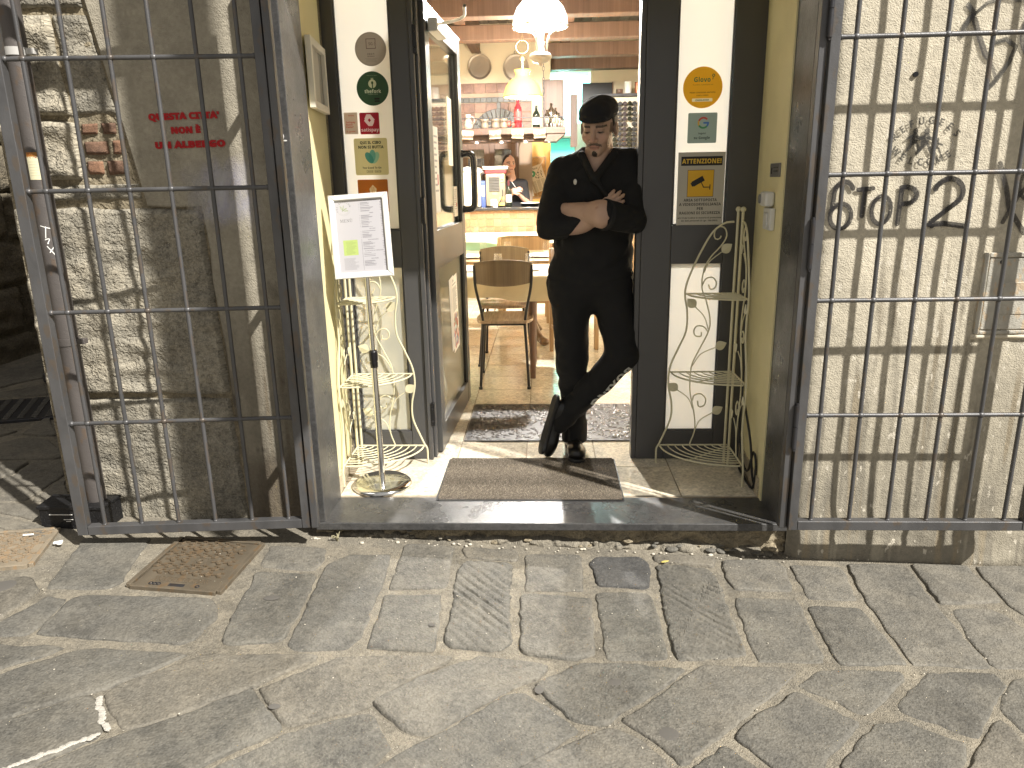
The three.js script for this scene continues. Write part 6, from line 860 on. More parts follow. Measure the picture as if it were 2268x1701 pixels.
// ---------- pendant lamps ----------
function chain(x, z, y0, y1, t, m, k = 0.05) { const l = []; for (let y = y0, i = 0; y < y1; y += k * 0.8, i++) l.push(uvBox(new THREE.TorusGeometry(k * 0.32, k * 0.085, 6, 12).scale(0.75, 1.5, 1).rotateY(i % 2 ? 1.57 : 0).translate(x, y, z))); obj('chain', l, m, t); }
{
  const X = -0.04, Z = -4.15, t = thing('pendant_lamp', 'large white glass pendant lamp styled like an oil lamp', 'lamp', [X, 3.05, Z]), pew = mat({ c: [0.3, 0.27, 0.23], r: 0.35, m: 0.8 });
  obj('lamp_shade', lathe([[0.236, 2.815], [0.238, 2.84], [0.23, 2.9], [0.2, 2.97], [0.15, 3.025], [0.085, 3.06], [0.06, 3.07], [0.055, 3.07], [0.08, 3.055], [0.145, 3.02], [0.195, 2.965], [0.225, 2.9], [0.233, 2.84], [0.231, 2.815]], X, 0, Z, 48), new THREE.MeshStandardMaterial({ color: 0xddd8cc, emissive: new THREE.Color(1, 0.96, 0.9), emissiveIntensity: 0.75, roughness: 0.4 }), t);
  obj('shade_ring', uvBox(new THREE.TorusGeometry(0.236, 0.007, 8, 48).rotateX(Math.PI / 2).translate(X, 2.816, Z)), pew, t);
  obj('bulb', ball(X, 2.88, Z, 0.045), new THREE.MeshStandardMaterial({ color: 0x222222, emissive: new THREE.Color(1, 0.95, 0.85), emissiveIntensity: 8 }), t);
  obj('arm', [0, 2.09, 4.19].map((a) => tube([[X + 0.232 * Math.cos(a), 2.82, Z + 0.232 * Math.sin(a)], [X + 0.16 * Math.cos(a), 2.8, Z + 0.16 * Math.sin(a)], [X + 0.08 * Math.cos(a), 2.75, Z + 0.08 * Math.sin(a)], [X + 0.055 * Math.cos(a), 2.65, Z + 0.055 * Math.sin(a)], [X + 0.06 * Math.cos(a), 2.6, Z + 0.06 * Math.sin(a)]], 0.01, 20, 8)), pew, t);
  obj('burner', [lathe([[0, 2.6], [0.045, 2.61], [0.03, 2.66], [0.036, 2.69], [0.028, 2.72], [0.034, 2.76], [0.03, 2.8], [0, 2.8]], X, 0, Z)], M.white, t); obj('bowl', lathe([[0, 2.5], [0.012, 2.505], [0.02, 2.525], [0.06, 2.535], [0.098, 2.57], [0.1, 2.585], [0.085, 2.605], [0.055, 2.615], [0, 2.62]], X, 0, Z, 36), pew, t); chain(X, Z, 3.07, 3.6, t, pew);
  const p = new THREE.SpotLight(new THREE.Color(1, 0.965, 0.91), 31, 0, 1.565, 0.05); p.target.position.set(X, 0, Z); scene.add(p.target); p.name = 'pendant_lamp_light'; p.position.set(X, 3.03, Z); p.shadow.radius = 3; p.castShadow = true; scene.add(p);
}
{
  const X = -0.24, Z = -5.65, t = thing('yellow_pendant_lamp', 'smaller yellow glass pendant lamp on a chain with a ring', 'lamp', [X, 2.7, Z]), br = mat({ c: [0.3, 0.22, 0.12], r: 0.35, m: 0.7 });
  obj('lamp_shade', lathe([[0.209, 2.405], [0.205, 2.44], [0.18, 2.51], [0.13, 2.575], [0.082, 2.6], [0.072, 2.63], [0.09, 2.675], [0.086, 2.675], [0.066, 2.63], [0.076, 2.597], [0.125, 2.57], [0.175, 2.507], [0.2, 2.44], [0.204, 2.405]], X, 0, Z, 48), new THREE.MeshStandardMaterial({ color: 0xe0b040, emissive: new THREE.Color(1, 0.72, 0.22), emissiveIntensity: 0.28, roughness: 0.3 }), t);
  obj('shade_ring', uvBox(new THREE.TorusGeometry(0.207, 0.006, 8, 48).rotateX(Math.PI / 2).translate(X, 2.41, Z)), br, t); obj('bulb', ball(X, 2.47, Z, 0.04), new THREE.MeshStandardMaterial({ color: 0x222222, emissive: new THREE.Color(1, 0.93, 0.78), emissiveIntensity: 8 }), t);
  obj('holder', [cyl([X, 2.55, Z], [X, 2.76, Z], 0.02, 0.016), ball(X, 2.79, Z, 0.03), uvBox(new THREE.TorusGeometry(0.065, 0.008, 8, 28).translate(X, 2.9, Z))], br, t); chain(X, Z, 2.98, 3.6, t, br);
  const p = new THREE.PointLight(new THREE.Color(1, 0.9, 0.72), 3.2); p.name = 'yellow_pendant_lamp_light'; p.position.set(X, 2.47, Z); p.shadow.radius = 3; p.castShadow = true; scene.add(p);
}
// ---------- tables, chairs, glasses ----------
function clothTable(label, x0, x1, z0, z1, y, hang, clothM, legs) {
  const t = thing('dining_table', label, 'table', [(x0 + x1) / 2, FLOOR, (z0 + z1) / 2]);
  obj('tabletop', bx(x0, y - 0.035, z0, x1, y - 0.004, z1, 0.004), M.lightWood, t);
  legs.forEach(([x, z]) => obj('leg', cyl([x, FLOOR, z], [x, y - 0.036, z], 0.02, 0.03), M.brown, t));
  if (hang) {
    const g = new THREE.PlaneGeometry(1, 1, 90, 60), p = g.attributes.position, W = x1 - x0 + 2 * hang, D = z1 - z0 + 2 * hang;
    for (let i = 0; i < p.count; i++) { const u = p.getX(i) * W, v = p.getY(i) * D, hx = (x1 - x0) / 2 + 0.004, hz = (z1 - z0) / 2 + 0.004, ox = Math.max(0, Math.abs(u) - hx), oz = Math.max(0, Math.abs(v) - hz), d = Math.min(hang, Math.max(ox, oz)), wv = 0.018 * (d / hang) * Math.sin(u * 26 + v * 22) + 0.012 * d / hang * noise3(u * 8, v * 8, 0, 4);
      p.setXYZ(i, (x0 + x1) / 2 + Math.sign(u) * Math.min(Math.abs(u), hx) + (ox > 0 ? Math.sign(u) * (0.012 + wv) : 0), y - d * (0.95 + 0.1 * Math.sin(u * 9 + v * 7)) , (z0 + z1) / 2 + Math.sign(v) * Math.min(Math.abs(v), hz) + (oz > 0 ? Math.sign(v) * (0.012 + wv) : 0)); }
    g.computeVertexNormals(); solo('tablecloth', uvBox(g), clothM, label.replace(/table.*/, 'cloth') + ' hanging over the table edge', 'tablecloth');
  }
  return t;
}
const clothA = mat({ c: [0.72, 0.62, 0.4], r: 0.9, x: { transmission: 0.25, thickness: 0 }, bump: T.cloth, bp: 0.1, bs: 0.0008 });
clothTable('cream clothed table pushed up to the front chair', -1.15, 0.03, -2.92, -2.2, 0.925, 0.17, clothA, [[-1.05, -2.8], [-0.1, -2.82], [-1.05, -2.3], [-0.1, -2.32]]);
{
  const t = clothTable('bare light wood table behind the clothed table', -1.5, 0.42, -4.15, -3.2, 0.925, 0, null, []), carved = mat({ c: [0.22, 0.15, 0.09], r: 0.35, map: T.wood, p: 0.3 });
  for (const [x, s] of [[-0.2, 1], [-1.2, -1]]) obj('carved_leg', [tube([[x, 0.88, -3.7], [x + s * 0.02, 0.62, -3.66], [x + s * 0.05, 0.42, -3.58], [x + s * 0.13, 0.24, -3.5], [x + s * 0.18, 0.205, -3.42]], 0.035, 24, 10), ball(x + s * 0.18, 0.205, -3.42, 0.04, 1.2, 0.7, 1.2), tube([[x, 0.88, -3.75], [x + s * 0.02, 0.6, -3.8], [x + s * 0.08, 0.3, -3.95], [x + s * 0.13, 0.2, -4.0]], 0.032, 24, 10)], carved, t);
  obj('apron', [bx(-1.45, 0.8, -3.26, 0.36, 0.889, -3.235)], M.lightWood, t);
}
clothTable('far clothed table set against the terracotta counter', -1.7, 0.2, -6.6, -5.9, 0.925, 0.1, mat({ c: [0.74, 0.66, 0.5], r: 0.9 }), [[-1.6, -6.5], [0.1, -6.5], [-1.6, -6], [0.1, -6]]);
const sheetM = [M.paper, mat({ c: [0.7, 0.62, 0.45], r: 0.9 })];
[[-0.62, -2.55, 0, 0.3, 0.2], [0.3 - 0.47, -2.6, 0, 0.24, 0.3], [-0.75, -3.5, 1, 0.4, 0.28], [-0.1, -3.55, 0, 0.42, 0.3], [0.15, -3.8, 1, 0.35, 0.3], [-0.9, -6.1, 0, 0.4, 0.3], [-0.35, -6.05, 1, 0.36, 0.3], [0.0, -6.2, 0, 0.3, 0.25]].forEach(([x, z, m, w, d], i) => {
  const g = new THREE.PlaneGeometry(w, d, 10, 8).rotateX(-Math.PI / 2), p = g.attributes.position; for (let k = 0; k < p.count; k++) p.setY(k, 0.006 + 0.012 * Math.abs(noise3(p.getX(k) * 9 + i, p.getZ(k) * 9, 0, 5))); g.computeVertexNormals();
  solo('place_mat', uvBox(g.rotateY(0.1 * (i % 3) - 0.1).translate(x, 0.9255, z)), sheetM[m], ['paper place mat on the front clothed table towards the open door', 'paper place mat at the corner of the front clothed table by the man', 'cloth place mat on the bare table near the mint chair', 'paper place mat in the middle of the bare table', 'cloth place mat on the bare table end behind the man', 'paper place mat on the far table under the white appliance', 'folded cloth on the far table by the counter tiles', 'paper sheet on the far table end next to the man'][i], 'place mat');
});
{
  const prof = [[0, 0.004], [0.034, 0.0], [0.036, 0.004], [0.0335, 0.05], [0.029, 0.078], [0.027, 0.086], [0.0, 0.086], [0, 0.08], [0.024, 0.079], [0.0265, 0.072], [0.031, 0.05], [0.0325, 0.006]];
  const first = thing('drinking_glass', 'upturned clear glass on the clothed table behind the front chair back', 'glass', [-0.365, 0.926, -2.84], 'upturned drinking glasses', true); obj('tumbler', lathe(prof, 0, 0, 0, 20), M.drink, first); obj('foot_ring', uvBox(new THREE.TorusGeometry(0.026, 0.002, 6, 20).rotateX(Math.PI / 2).translate(0, 0.087, 0)), M.drink, first);
  [[-0.13, -2.84, 'upturned clear glass on the clothed table close to the man'], [-0.68, -2.85, 'upturned clear glass on the clothed table seen through the door pane'], [-0.57, -3.98, 'upturned clear glass on the bare table before the mint chair'], [-0.35, -3.98, 'upturned clear glass on the bare table before the brown chair'], [0.0, -3.92, 'upturned clear glass on the bare table beside the man'], [-0.86, -6.45, 'upturned clear glass on the far table nearest the open door'], [-0.38, -6.45, 'upturned clear glass on the far table below the machine'], [-0.12, -6.5, 'upturned clear glass on the far table below the pan']].forEach(([x, z, l]) => copy(first, [x, 0.926, z], 0, l));
}
// bent backrest plate: curved sheet between two heights
function curvedBack(w, y0, y1, z, bow, thick, dipTop, dipBot, taper = 0.02) {
  const pos = [], idx = [], nx = 24, ny = 6; for (const s of [0, 1]) for (let j = 0; j <= ny; j++) for (let i = 0; i <= nx; i++) { const u = (i / nx) * 2 - 1, v = j / ny, x = (u * (w - taper * (1 - v))) / 2, y = lerp(y0 - dipBot * (1 - u * u), y1 + dipTop * (1 - u * u), v); pos.push(x, y, z + bow * u * u + (s ? -thick : 0)); }
  const S = (nx + 1) * (ny + 1); for (let j = 0; j < ny; j++) for (let i = 0; i < nx; i++) { const a = j * (nx + 1) + i, b = a + 1, c = a + nx + 1, d = c + 1; idx.push(a, b, d, a, d, c, S + a, S + d, S + b, S + a, S + c, S + d); }
  const side = (a, b) => idx.push(a, S + a, b, b, S + a, S + b); for (let i = 0; i < nx; i++) { side(i + 1, i); side(ny * (nx + 1) + i, ny * (nx + 1) + i + 1); } for (let j = 0; j < ny; j++) { side(j * (nx + 1), (j + 1) * (nx + 1)); side((j + 1) * (nx + 1) + nx, j * (nx + 1) + nx); }
  const g = new THREE.BufferGeometry(); g.setAttribute('position', new THREE.Float32BufferAttribute(pos, 3)); g.setIndex(idx); g.computeVertexNormals(); return uvBox(g);
}
function plyChair(label, at, turn) { // backrest on +z, seat towards -z
  const t = thing('plywood_chair', label, 'chair', at, null, true); t.rotation.y = turn;
  obj('backrest', curvedBack(0.385, 0.715, 0.85, 0.02, -0.035, 0.012, 0.022, 0.018, 0.03), M.ply, t);
  const s = new THREE.Shape(); s.moveTo(-0.15, 0); s.quadraticCurveTo(-0.2, 0.06, -0.19, 0.2); s.quadraticCurveTo(-0.185, 0.37, -0.12, 0.385); s.lineTo(0.12, 0.385); s.quadraticCurveTo(0.185, 0.37, 0.19, 0.2); s.quadraticCurveTo(0.2, 0.06, 0.15, 0); s.quadraticCurveTo(0, -0.02, -0.15, 0);
  obj('seat', uvBox(new THREE.ExtrudeGeometry(s, { depth: 0.012, bevelEnabled: true, bevelSize: 0.004, bevelThickness: 0.004, bevelSegments: 2, curveSegments: 10 }).rotateX(-Math.PI / 2).translate(0, 0.447, -0.02)), mat({ c: [0.42, 0.33, 0.24], r: 0.22, map: T.wood, p: 0.3 }), t);
  for (const k of [-1, 1]) { obj('back_leg', [tube([[k * 0.165, 0.0, 0.03], [k * 0.148, 0.3, -0.02], [k * 0.142, 0.43, -0.035], [k * 0.15, 0.52, -0.03], [k * 0.178, 0.66, -0.01], [k * 0.188, 0.74, -0.012], [k * 0.19, 0.835, -0.02]], 0.0095, 44, 10), cyl([k * 0.165, 0, 0.03], [k * 0.165, 0.018, 0.028], 0.0135)], M.black, t); obj('front_leg', [tube([[k * 0.185, 0, -0.43], [k * 0.165, 0.25, -0.38], [k * 0.155, 0.41, -0.34], [k * 0.15, 0.435, -0.3], [k * 0.145, 0.437, -0.1]], 0.009, 30, 10), cyl([k * 0.185, 0, -0.43], [k * 0.184, 0.018, -0.428], 0.013)], M.black, t); }
  obj('seat_frame', [cyl([-0.143, 0.437, -0.035], [0.143, 0.437, -0.035], 0.009), cyl([-0.153, 0.437, -0.32], [0.153, 0.437, -0.32], 0.009)], M.black, t); return t;
}
const ch = plyChair('plywood chair with black tube frame standing nearest the door', [-0.287, FLOOR, -2.055], 0);
copy(ch, [-0.33, FLOOR, -3.1], Math.PI, 'plywood chair facing the door across the clothed table');
{
  const t = thing('mint_chair', 'mint green plastic chair behind the bare table', 'chair', [-0.7, FLOOR, -4.25], null, true), mm = mat({ c: [0.35, 0.62, 0.45], r: 0.35 });
  obj('shell', [curvedBack(0.48, 0.5, 0.8, 0.0, 0.06, 0.01, 0.015, 0, 0.06), bx(-0.22, 0.44, -0.42, 0.22, 0.455, 0.03, 0.006)], mm, t); for (const k of [-1, 1]) for (const z of [-0.4, 0.02]) obj('leg', cyl([k * 0.22, 0, z], [k * 0.18, 0.44, z * 0.85], 0.012), M.chrome, t);
}
function woodChair(label, at, turn, topM) {
  const t = thing('wooden_chair', label, 'chair', at, null, true); t.rotation.y = turn;
  obj('top_rail', curvedBack(0.5, 0.7, 0.845, 0, -0.03, 0.025, 0.012, 0, 0), topM, t); for (const k of [-1, 1]) { obj('back_post', bx(k * 0.235 - 0.018, 0, -0.045, k * 0.235 + 0.018, 0.84, -0.012, 0.006), M.lightWood, t); obj('leg', bx(k * 0.22 - 0.018, 0, -0.42, k * 0.22 + 0.018, 0.44, -0.385, 0.005), M.lightWood, t); }
  obj('seat', bx(-0.23, 0.44, -0.43, 0.23, 0.475, -0.01, 0.01), M.lightWood, t); obj('stretcher', bx(-0.22, 0.2, -0.035, 0.22, 0.23, -0.02), M.lightWood, t); obj('stretcher', bx(-0.2, 0.6, -0.035, 0.2, 0.63, -0.02), M.lightWood, t); return t;
}
woodChair('light wooden chair with a wide rounded top rail behind the bare table', [-0.22, FLOOR, -4.4], 0, M.lightWood);
woodChair('wooden chair standing sideways behind the legs of the man', [0.05, FLOOR, -2.95], -1.4, M.brown);
woodChair('brown wooden chair partly hidden at the wine rack side of the room', [0.62, FLOOR, -4.6], -0.5, M.brown);

// ---------- people ----------
// head in its own axes: origin between the eyes' level, y up, z forward; returns a distance
function headSDF(x, y, z, o = {}) {
  const f = o.slim ?? 1; x /= f;
  let d = ell(x, y, z, [0, 0.035, -0.012], [0.076, 0.092, 0.096]);
  d = smin(d, ell(x, y, z, [0, -0.045, 0.022], [0.058, 0.07, 0.068]), 0.03);
  d = smin(d, ell(x, y, z, [0, -0.098, 0.062], [0.024, 0.02, 0.022]), 0.025);
  d = smin(d, cap(x, y, z, [-0.032, 0.024, 0.078], [0.032, 0.024, 0.078], 0.013, 0.013), 0.014);
  for (const s of [-1, 1]) { const q = Math.hypot(x - s * 0.032, y - 0.002, z - 0.1) - 0.018; d = -smin(-d, q, 0.012); d = smin(d, Math.hypot(x - s * 0.032, y - 0.001, z - 0.074) - 0.0145, 0.003); d = smin(d, ell(x, y, z, [s * 0.042, -0.03, 0.058], [0.022, 0.022, 0.02]), 0.018); }
  d = smin(d, cap(x, y, z, [0, 0.008, 0.088], [0, -0.034, 0.108], 0.0085, 0.0135), 0.009);
  for (const s of [-1, 1]) d = smin(d, Math.hypot(x - s * 0.014, y + 0.038, z - 0.096) - 0.0095, 0.005);
  d = smin(d, cap(x, y, z, [-0.018, -0.066, 0.082], [0.018, -0.066, 0.082], 0.0065, 0.0065), 0.006); d = smin(d, cap(x, y, z, [-0.014, -0.075, 0.08], [0.014, -0.075, 0.08], 0.007, 0.007), 0.005);
  for (const s of [-1, 1]) { let e = ell(x, y, z, [s * 0.08, -0.008, -0.012], [0.012, 0.034, 0.021]); const c = ell(x, y, z, [s * 0.092, -0.004, -0.006], [0.008, 0.019, 0.011]); e = -smin(-e, c, 0.004); d = smin(d, e, 0.007); }
  return d;
}
function headMatrix(c, yaw, pitch, roll, k = 1) { return new THREE.Matrix4().compose(V(...c), new THREE.Quaternion().setFromEuler(new THREE.Euler(pitch, yaw, roll, 'YXZ')), V(k, k, k)); }
function paintHead(g, base, o) { // vertex colours in the head's own axes
  const p = g.attributes.position, col = new Float32Array(p.count * 3);
  for (let i = 0; i < p.count; i++) {
    const x = p.getX(i), y = p.getY(i), z = p.getZ(i), n = 0.5 + 0.5 * noise3(x * 60, y * 60, z * 60, 3); let c = mul3(base, 0.94 + 0.1 * n);
    c = mix3(c, [base[0] * 1.05, base[1] * 0.78, base[2] * 0.74], 0.5 * Math.exp(-Math.pow((Math.abs(x) - 0.04) / 0.02, 2) - Math.pow((y + 0.03) / 0.02, 2)) + 0.6 * Math.exp(-Math.pow(x / 0.016, 2) - Math.pow((y + 0.034) / 0.014, 2)) * (z > 0.09 ? 1 : 0));
    const lip = Math.pow(x / 0.025, 2) + Math.pow((y + 0.0705) / 0.011, 2); if (lip < 1 && z > 0.06) c = mix3(c, [base[0] * 0.8, base[1] * 0.5, base[2] * 0.5], 0.75); if (Math.abs(y + 0.0705) < 0.0016 && Math.abs(x) < 0.023 && z > 0.06) c = mul3(base, 0.22);
    const ax = Math.abs(x); if (z > 0.03) {
      const by = 0.0235 - 0.12 * Math.max(0, ax - 0.03) + 0.03 * (ax - 0.03); if (ax > 0.013 && ax < 0.056 && Math.abs(y - by) < 0.0058 - 0.06 * Math.max(0, ax - 0.04)) c = mix3(c, o.hair, 0.85);
      const ex = ax - 0.032, lid = o.down ? -0.0055 : -0.001; if (Math.abs(ex) < 0.0155) { const open = (o.down ? 0.0028 : 0.0052) * Math.sqrt(1 - Math.pow(ex / 0.0155, 2)), dy = y - lid; if (Math.abs(dy) < open) c = Math.abs(ex) < 0.0062 ? [0.03, 0.02, 0.015] : (o.down ? [0.2, 0.16, 0.14] : [0.55, 0.52, 0.5]); else if (dy > 0 && dy < open + 0.0028) c = mul3(o.hair, 1); else if (dy > 0 && dy < 0.016) c = mul3(c, 0.82); }
      if (o.beard) { const m = Math.abs(y + 0.055 + ax * ax * 9) < 0.0058 && ax < 0.034 && z > 0.055; if (m) c = mix3(c, o.hair, 0.8 * clamp(1.1 - Math.abs(ax - 0.012) * 10)); if (Math.pow(x / 0.0125, 2) + Math.pow((y + 0.103) / 0.017, 2) < 1 && z > 0.04) c = mix3(c, o.hair, 0.95); if (y < -0.05 && z < 0.075) c = mix3(c, o.hair, 0.1 + 0.1 * n); }
    }
    if (o.beard && ax > 0.055 && y < 0.03 && y > -0.03 && z > 0.0 && z < 0.035) c = mix3(c, o.hair, 0.6);
    col.set(c, i * 3);
  }
  g.setAttribute('color', new THREE.BufferAttribute(col, 3)); return g;
}
const withColor = (g, base, fn) => { const p = g.attributes.position, col = new Float32Array(p.count * 3); for (let i = 0; i < p.count; i++) col.set(fn ? fn(p.getX(i), p.getY(i), p.getZ(i)) : base, i * 3); g.setAttribute('color', new THREE.BufferAttribute(col, 3)); return g; };
// a hand: palm and five bent fingers as chains; f is a frame (origin at wrist, X along the fingers, Y across, Z out of the back)
function handSDF(curl, spread = 1) {
  const J = []; const add = (a, b, ra, rb) => J.push([a, b, ra, rb]);
  [[-0.027, 0.066, 0.058], [-0.009, 0.072, 0.068], [0.009, 0.07, 0.064], [0.026, 0.062, 0.05]].forEach(([y, k, l], i) => {
    add([0.012, y * 0.75, 0], [k, y * spread, 0], 0.013, 0.011); let p = [k, y * spread, 0], a = curl * 0.5; [0.45, 0.3, 0.25].forEach((q, m) => { const n = [p[0] + l * q * Math.cos(a), p[1] + 0.0015 * (i - 1.5), p[2] - l * q * Math.sin(a)]; add(p, n, 0.0098 - 0.001 * m, 0.0088 - 0.001 * m); p = n; a += curl; });
  });
  add([0.015, -0.02, -0.004], [0.042, -0.046, -0.012], 0.014, 0.011); add([0.042, -0.046, -0.012], [0.072, -0.05, -0.02], 0.0105, 0.0085);
  return (x, y, z) => { let d = 1e9; J.forEach(([a, b, ra, rb], i) => { d = i ? smin(d, cap(x, y, z, a, b, ra, rb), 0.005) : cap(x, y, z, a, b, ra, rb); }); return d; };
}
const basis = (o, x, z) => { const X = V(...x).normalize(), Z = V(...z), Y = V().crossVectors(Z, X).normalize(); Z.crossVectors(X, Y).normalize(); return new THREE.Matrix4().makeBasis(X, Y, Z).setPosition(...o); };
const cloth = (c, r = 0.85) => mat({ c, r, bump: T.cloth, bp: 0.16, bs: 0.0006, x: { sheen: 0.08, sheenRoughness: 0.6, sheenColor: new THREE.Color(0.12, 0.12, 0.13) } });
{
  const t = thing('person', 'person in black chef jacket and flat cap leaning on the door jamb with arms folded', 'person', [0.14, FLOOR, -0.75]);
  const skin = [0.5, 0.33, 0.245], SK = mat({ r: 0.52, bump: T.fine, bp: 0.05, bs: 0.0004, x: { vertexColors: true } });
  // joints
  const S1 = [0.075, 1.575, -0.82], E1 = [0.012, 1.325, -0.73], W1 = [0.27, 1.385, -0.64], S2 = [0.405, 1.61, -0.82], E2 = [0.4, 1.36, -0.71], W2 = [0.085, 1.415, -0.705];
  const H1 = [0.115, 1.06, -0.83], K1 = [0.125, 0.66, -0.81], A1 = [0.14, 0.27, -0.84], H2 = [0.32, 1.06, -0.82], K2 = [0.372, 0.71, -0.74], A2 = [0.06, 0.36, -0.745];
  const Mh = headMatrix([0.243, 1.775, -0.765], -0.36, 0.27, -0.03, 0.98), inv = Mh.clone().invert(), q = V();
  const bodyF = (x, y, z) => {
    let d = cap(x, y, z, [0.235, 1.56, -0.82], [0.243, 1.7, -0.79], 0.062, 0.055);
    d = smin(d, ell(x, y, z, [0.235, 1.42, -0.83], [0.15, 0.2, 0.095]), 0.06); d = smin(d, ell(x, y, z, [0.22, 1.12, -0.83], [0.15, 0.16, 0.1]), 0.08);
    d = smin(d, cap(x, y, z, S1, E1, 0.045, 0.04), 0.04); d = smin(d, cap(x, y, z, S2, E2, 0.045, 0.04), 0.04);
    for (const [h, k, a] of [[H1, K1, A1], [H2, K2, A2]]) { d = smin(d, cap(x, y, z, h, k, 0.07, 0.048), 0.03); d = smin(d, cap(x, y, z, k, a, 0.046, 0.032), 0.02); }
    d = smin(d, cap(x, y, z, E1, W1, 0.047, 0.036), 0.015); d = smin(d, ell(x, y, z, [0.13, 1.345, -0.695], [0.09, 0.046, 0.045]), 0.02);
    return d;
  };
  const armF = (x, y, z) => { let d = cap(x, y, z, E2, [0.25, 1.395, -0.615], 0.05, 0.058); d = smin(d, cap(x, y, z, [0.25, 1.395, -0.615], W2, 0.056, 0.03), 0.03); return d; };
  const gBody = withColor(iso((x, y, z) => smin(bodyF(x, y, z), armF(x, y, z), 0.006), [-0.12, 0.2, -1.0], [0.56, 1.72, -0.5], 0.01), null, (x, y, z) => { const n = noise3(x * 30, y * 30, z * 30, 5), spot = sst(noise3(x * 75, y * 75, z * 75, 15), 0.62, 0.74); return mix3(mul3(skin, 1 + 0.08 * n), [0.3, 0.12, 0.085], 0.6 * spot); });
  const gHead = paintHead(iso((x, y, z) => { let d = headSDF(x, y, z); return smin(d, cap(x, y, z, [0, -0.06, -0.03], [0, -0.15, -0.05], 0.052, 0.054), 0.02); }, [-0.105, -0.15, -0.12], [0.105, 0.135, 0.135], 0.0032), skin, { hair: [0.012, 0.01, 0.009], beard: true, down: true }).applyMatrix4(Mh);
  // hands: one tucked under the near upper arm, the other with its fingers showing over the far sleeve
  const hF = handSDF(0.35), m1 = basis([0.248, 1.405, -0.69], [0.78, 0.6, 0.06], [-0.1, -0.05, 1]), m2 = basis([0.09, 1.415, -0.71], [-0.6, 0.15, -0.8], [-0.7, 0.1, 0.7]);
  const hg = iso(hF, [-0.02, -0.075, -0.06], [0.16, 0.06, 0.04], 0.0035), g1 = withColor(hg.clone().applyMatrix4(m1), mul3(skin, 1.02)), g2 = withColor(hg.clone().applyMatrix4(m2), skin);
  obj('body', [gBody, gHead, g1, g2].map((g) => { const k = g.toNonIndexed(); const u = uvBox(k); return u; }), SK, t);
  // clothes
  const blk = cloth([0.0045, 0.0045, 0.005]), wr = (x, y, z, a) => { const n = noise3(x * 14 + y * 5, y * 16 - x * 7, z * 14, 21); return a * 1.3 * (1 - 2 * Math.abs(n)) + a * 0.6 * noise3(x * 30, y * 34, z * 30, 22); };
  const jacketF = (x, y, z) => {
    let d = ell(x, y, z, [0.235, 1.46, -0.825], [0.2, 0.24, 0.13]); d = smin(d, cap(x, y, z, [0.13, 1.57, -0.825], [0.36, 1.595, -0.825], 0.082, 0.085), 0.05);
    d = smin(d, ell(x, y, z, [0.228, 1.24, -0.83], [0.197, 0.2, 0.125]), 0.06); d = smin(d, ell(x, y, z, [0.215, 1.09, -0.83], [0.208, 0.13, 0.135]), 0.06);
    d = smin(d, cap(x, y, z, [0.235, 1.6, -0.83], [0.242, 1.655, -0.82], 0.085, 0.072), 0.03);
    d = smin(d, cap(x, y, z, S1, [0.018, 1.36, -0.715], 0.076, 0.072), 0.035); d = smin(d, cap(x, y, z, S2, [0.398, 1.37, -0.73], 0.074, 0.068), 0.035);
    let f1 = cap(x, y, z, [0.02, 1.33, -0.715], [0.2, 1.355, -0.672], 0.062, 0.058); f1 = Math.max(f1, (x - 0.13) * 0.8 + (y - 1.32) * -0.62 + 0.0); d = smin(d, f1, 0.02);
    let f2 = cap(x, y, z, [0.4, 1.36, -0.7], [0.26, 1.395, -0.612], 0.068, 0.068); f2 = Math.max(f2, 0.268 - x + (y - 1.39) * 0.06); d = smin(d, f2, 0.012);
    d += wr(x, y, z, 0.006); if (y < 1.0) d = Math.max(d, 0.985 - y);
    // open V of the collar
    if (y > 1.55) { const w = Math.abs(x - 0.226 - (y - 1.57) * 0.12) - (y - 1.565) * 0.62; const c = Math.max(w * 0.85, -0.815 - z); d = Math.max(d, -c); const rim = Math.max(Math.abs(w) - 0.016, -0.8 - z); void rim; }
    if (y > 1.6) { const n = Math.hypot((x - 0.24) / 1.02, (z + 0.81)) - 0.064; d = Math.max(d, -n); }
    return d;
  };
  obj('jacket', uvBox(iso(jacketF, [-0.13, 0.95, -1.02], [0.56, 1.76, -0.48], 0.0075)), blk, t);
  const fold = (x, y, z) => { let d = cap(x, y, z, [0.165, 1.655, -0.765], [0.218, 1.55, -0.688], 0.02, 0.016); d = Math.min(d, cap(x, y, z, [0.315, 1.655, -0.765], [0.222, 1.55, -0.686], 0.022, 0.016)); d = smin(d, cap(x, y, z, [0.222, 1.55, -0.686], [0.3, 1.44, -0.685], 0.013, 0.008), 0.02); return d; };
  obj('lapel', uvBox(iso(fold, [0.12, 1.4, -0.82], [0.37, 1.7, -0.64], 0.006)), cloth([0.0055, 0.0055, 0.006], 0.8), t);
  const cuff = [cyl([0.276, 1.39, -0.618], [0.262, 1.392, -0.61], 0.0705, 0.0715, 24), ]; obj('cuff', cuff.map((g) => g), cloth([0.011, 0.011, 0.012]), t);
  obj('badge', rot(ball(0, 0, 0, 0.0115, 0.75, 1.15, 0.3), 'Y', -0.4).translate(0.134, 1.537, -0.7), mat({ c: [0.62, 0.6, 0.55], r: 0.3, m: 0.4 }), t);
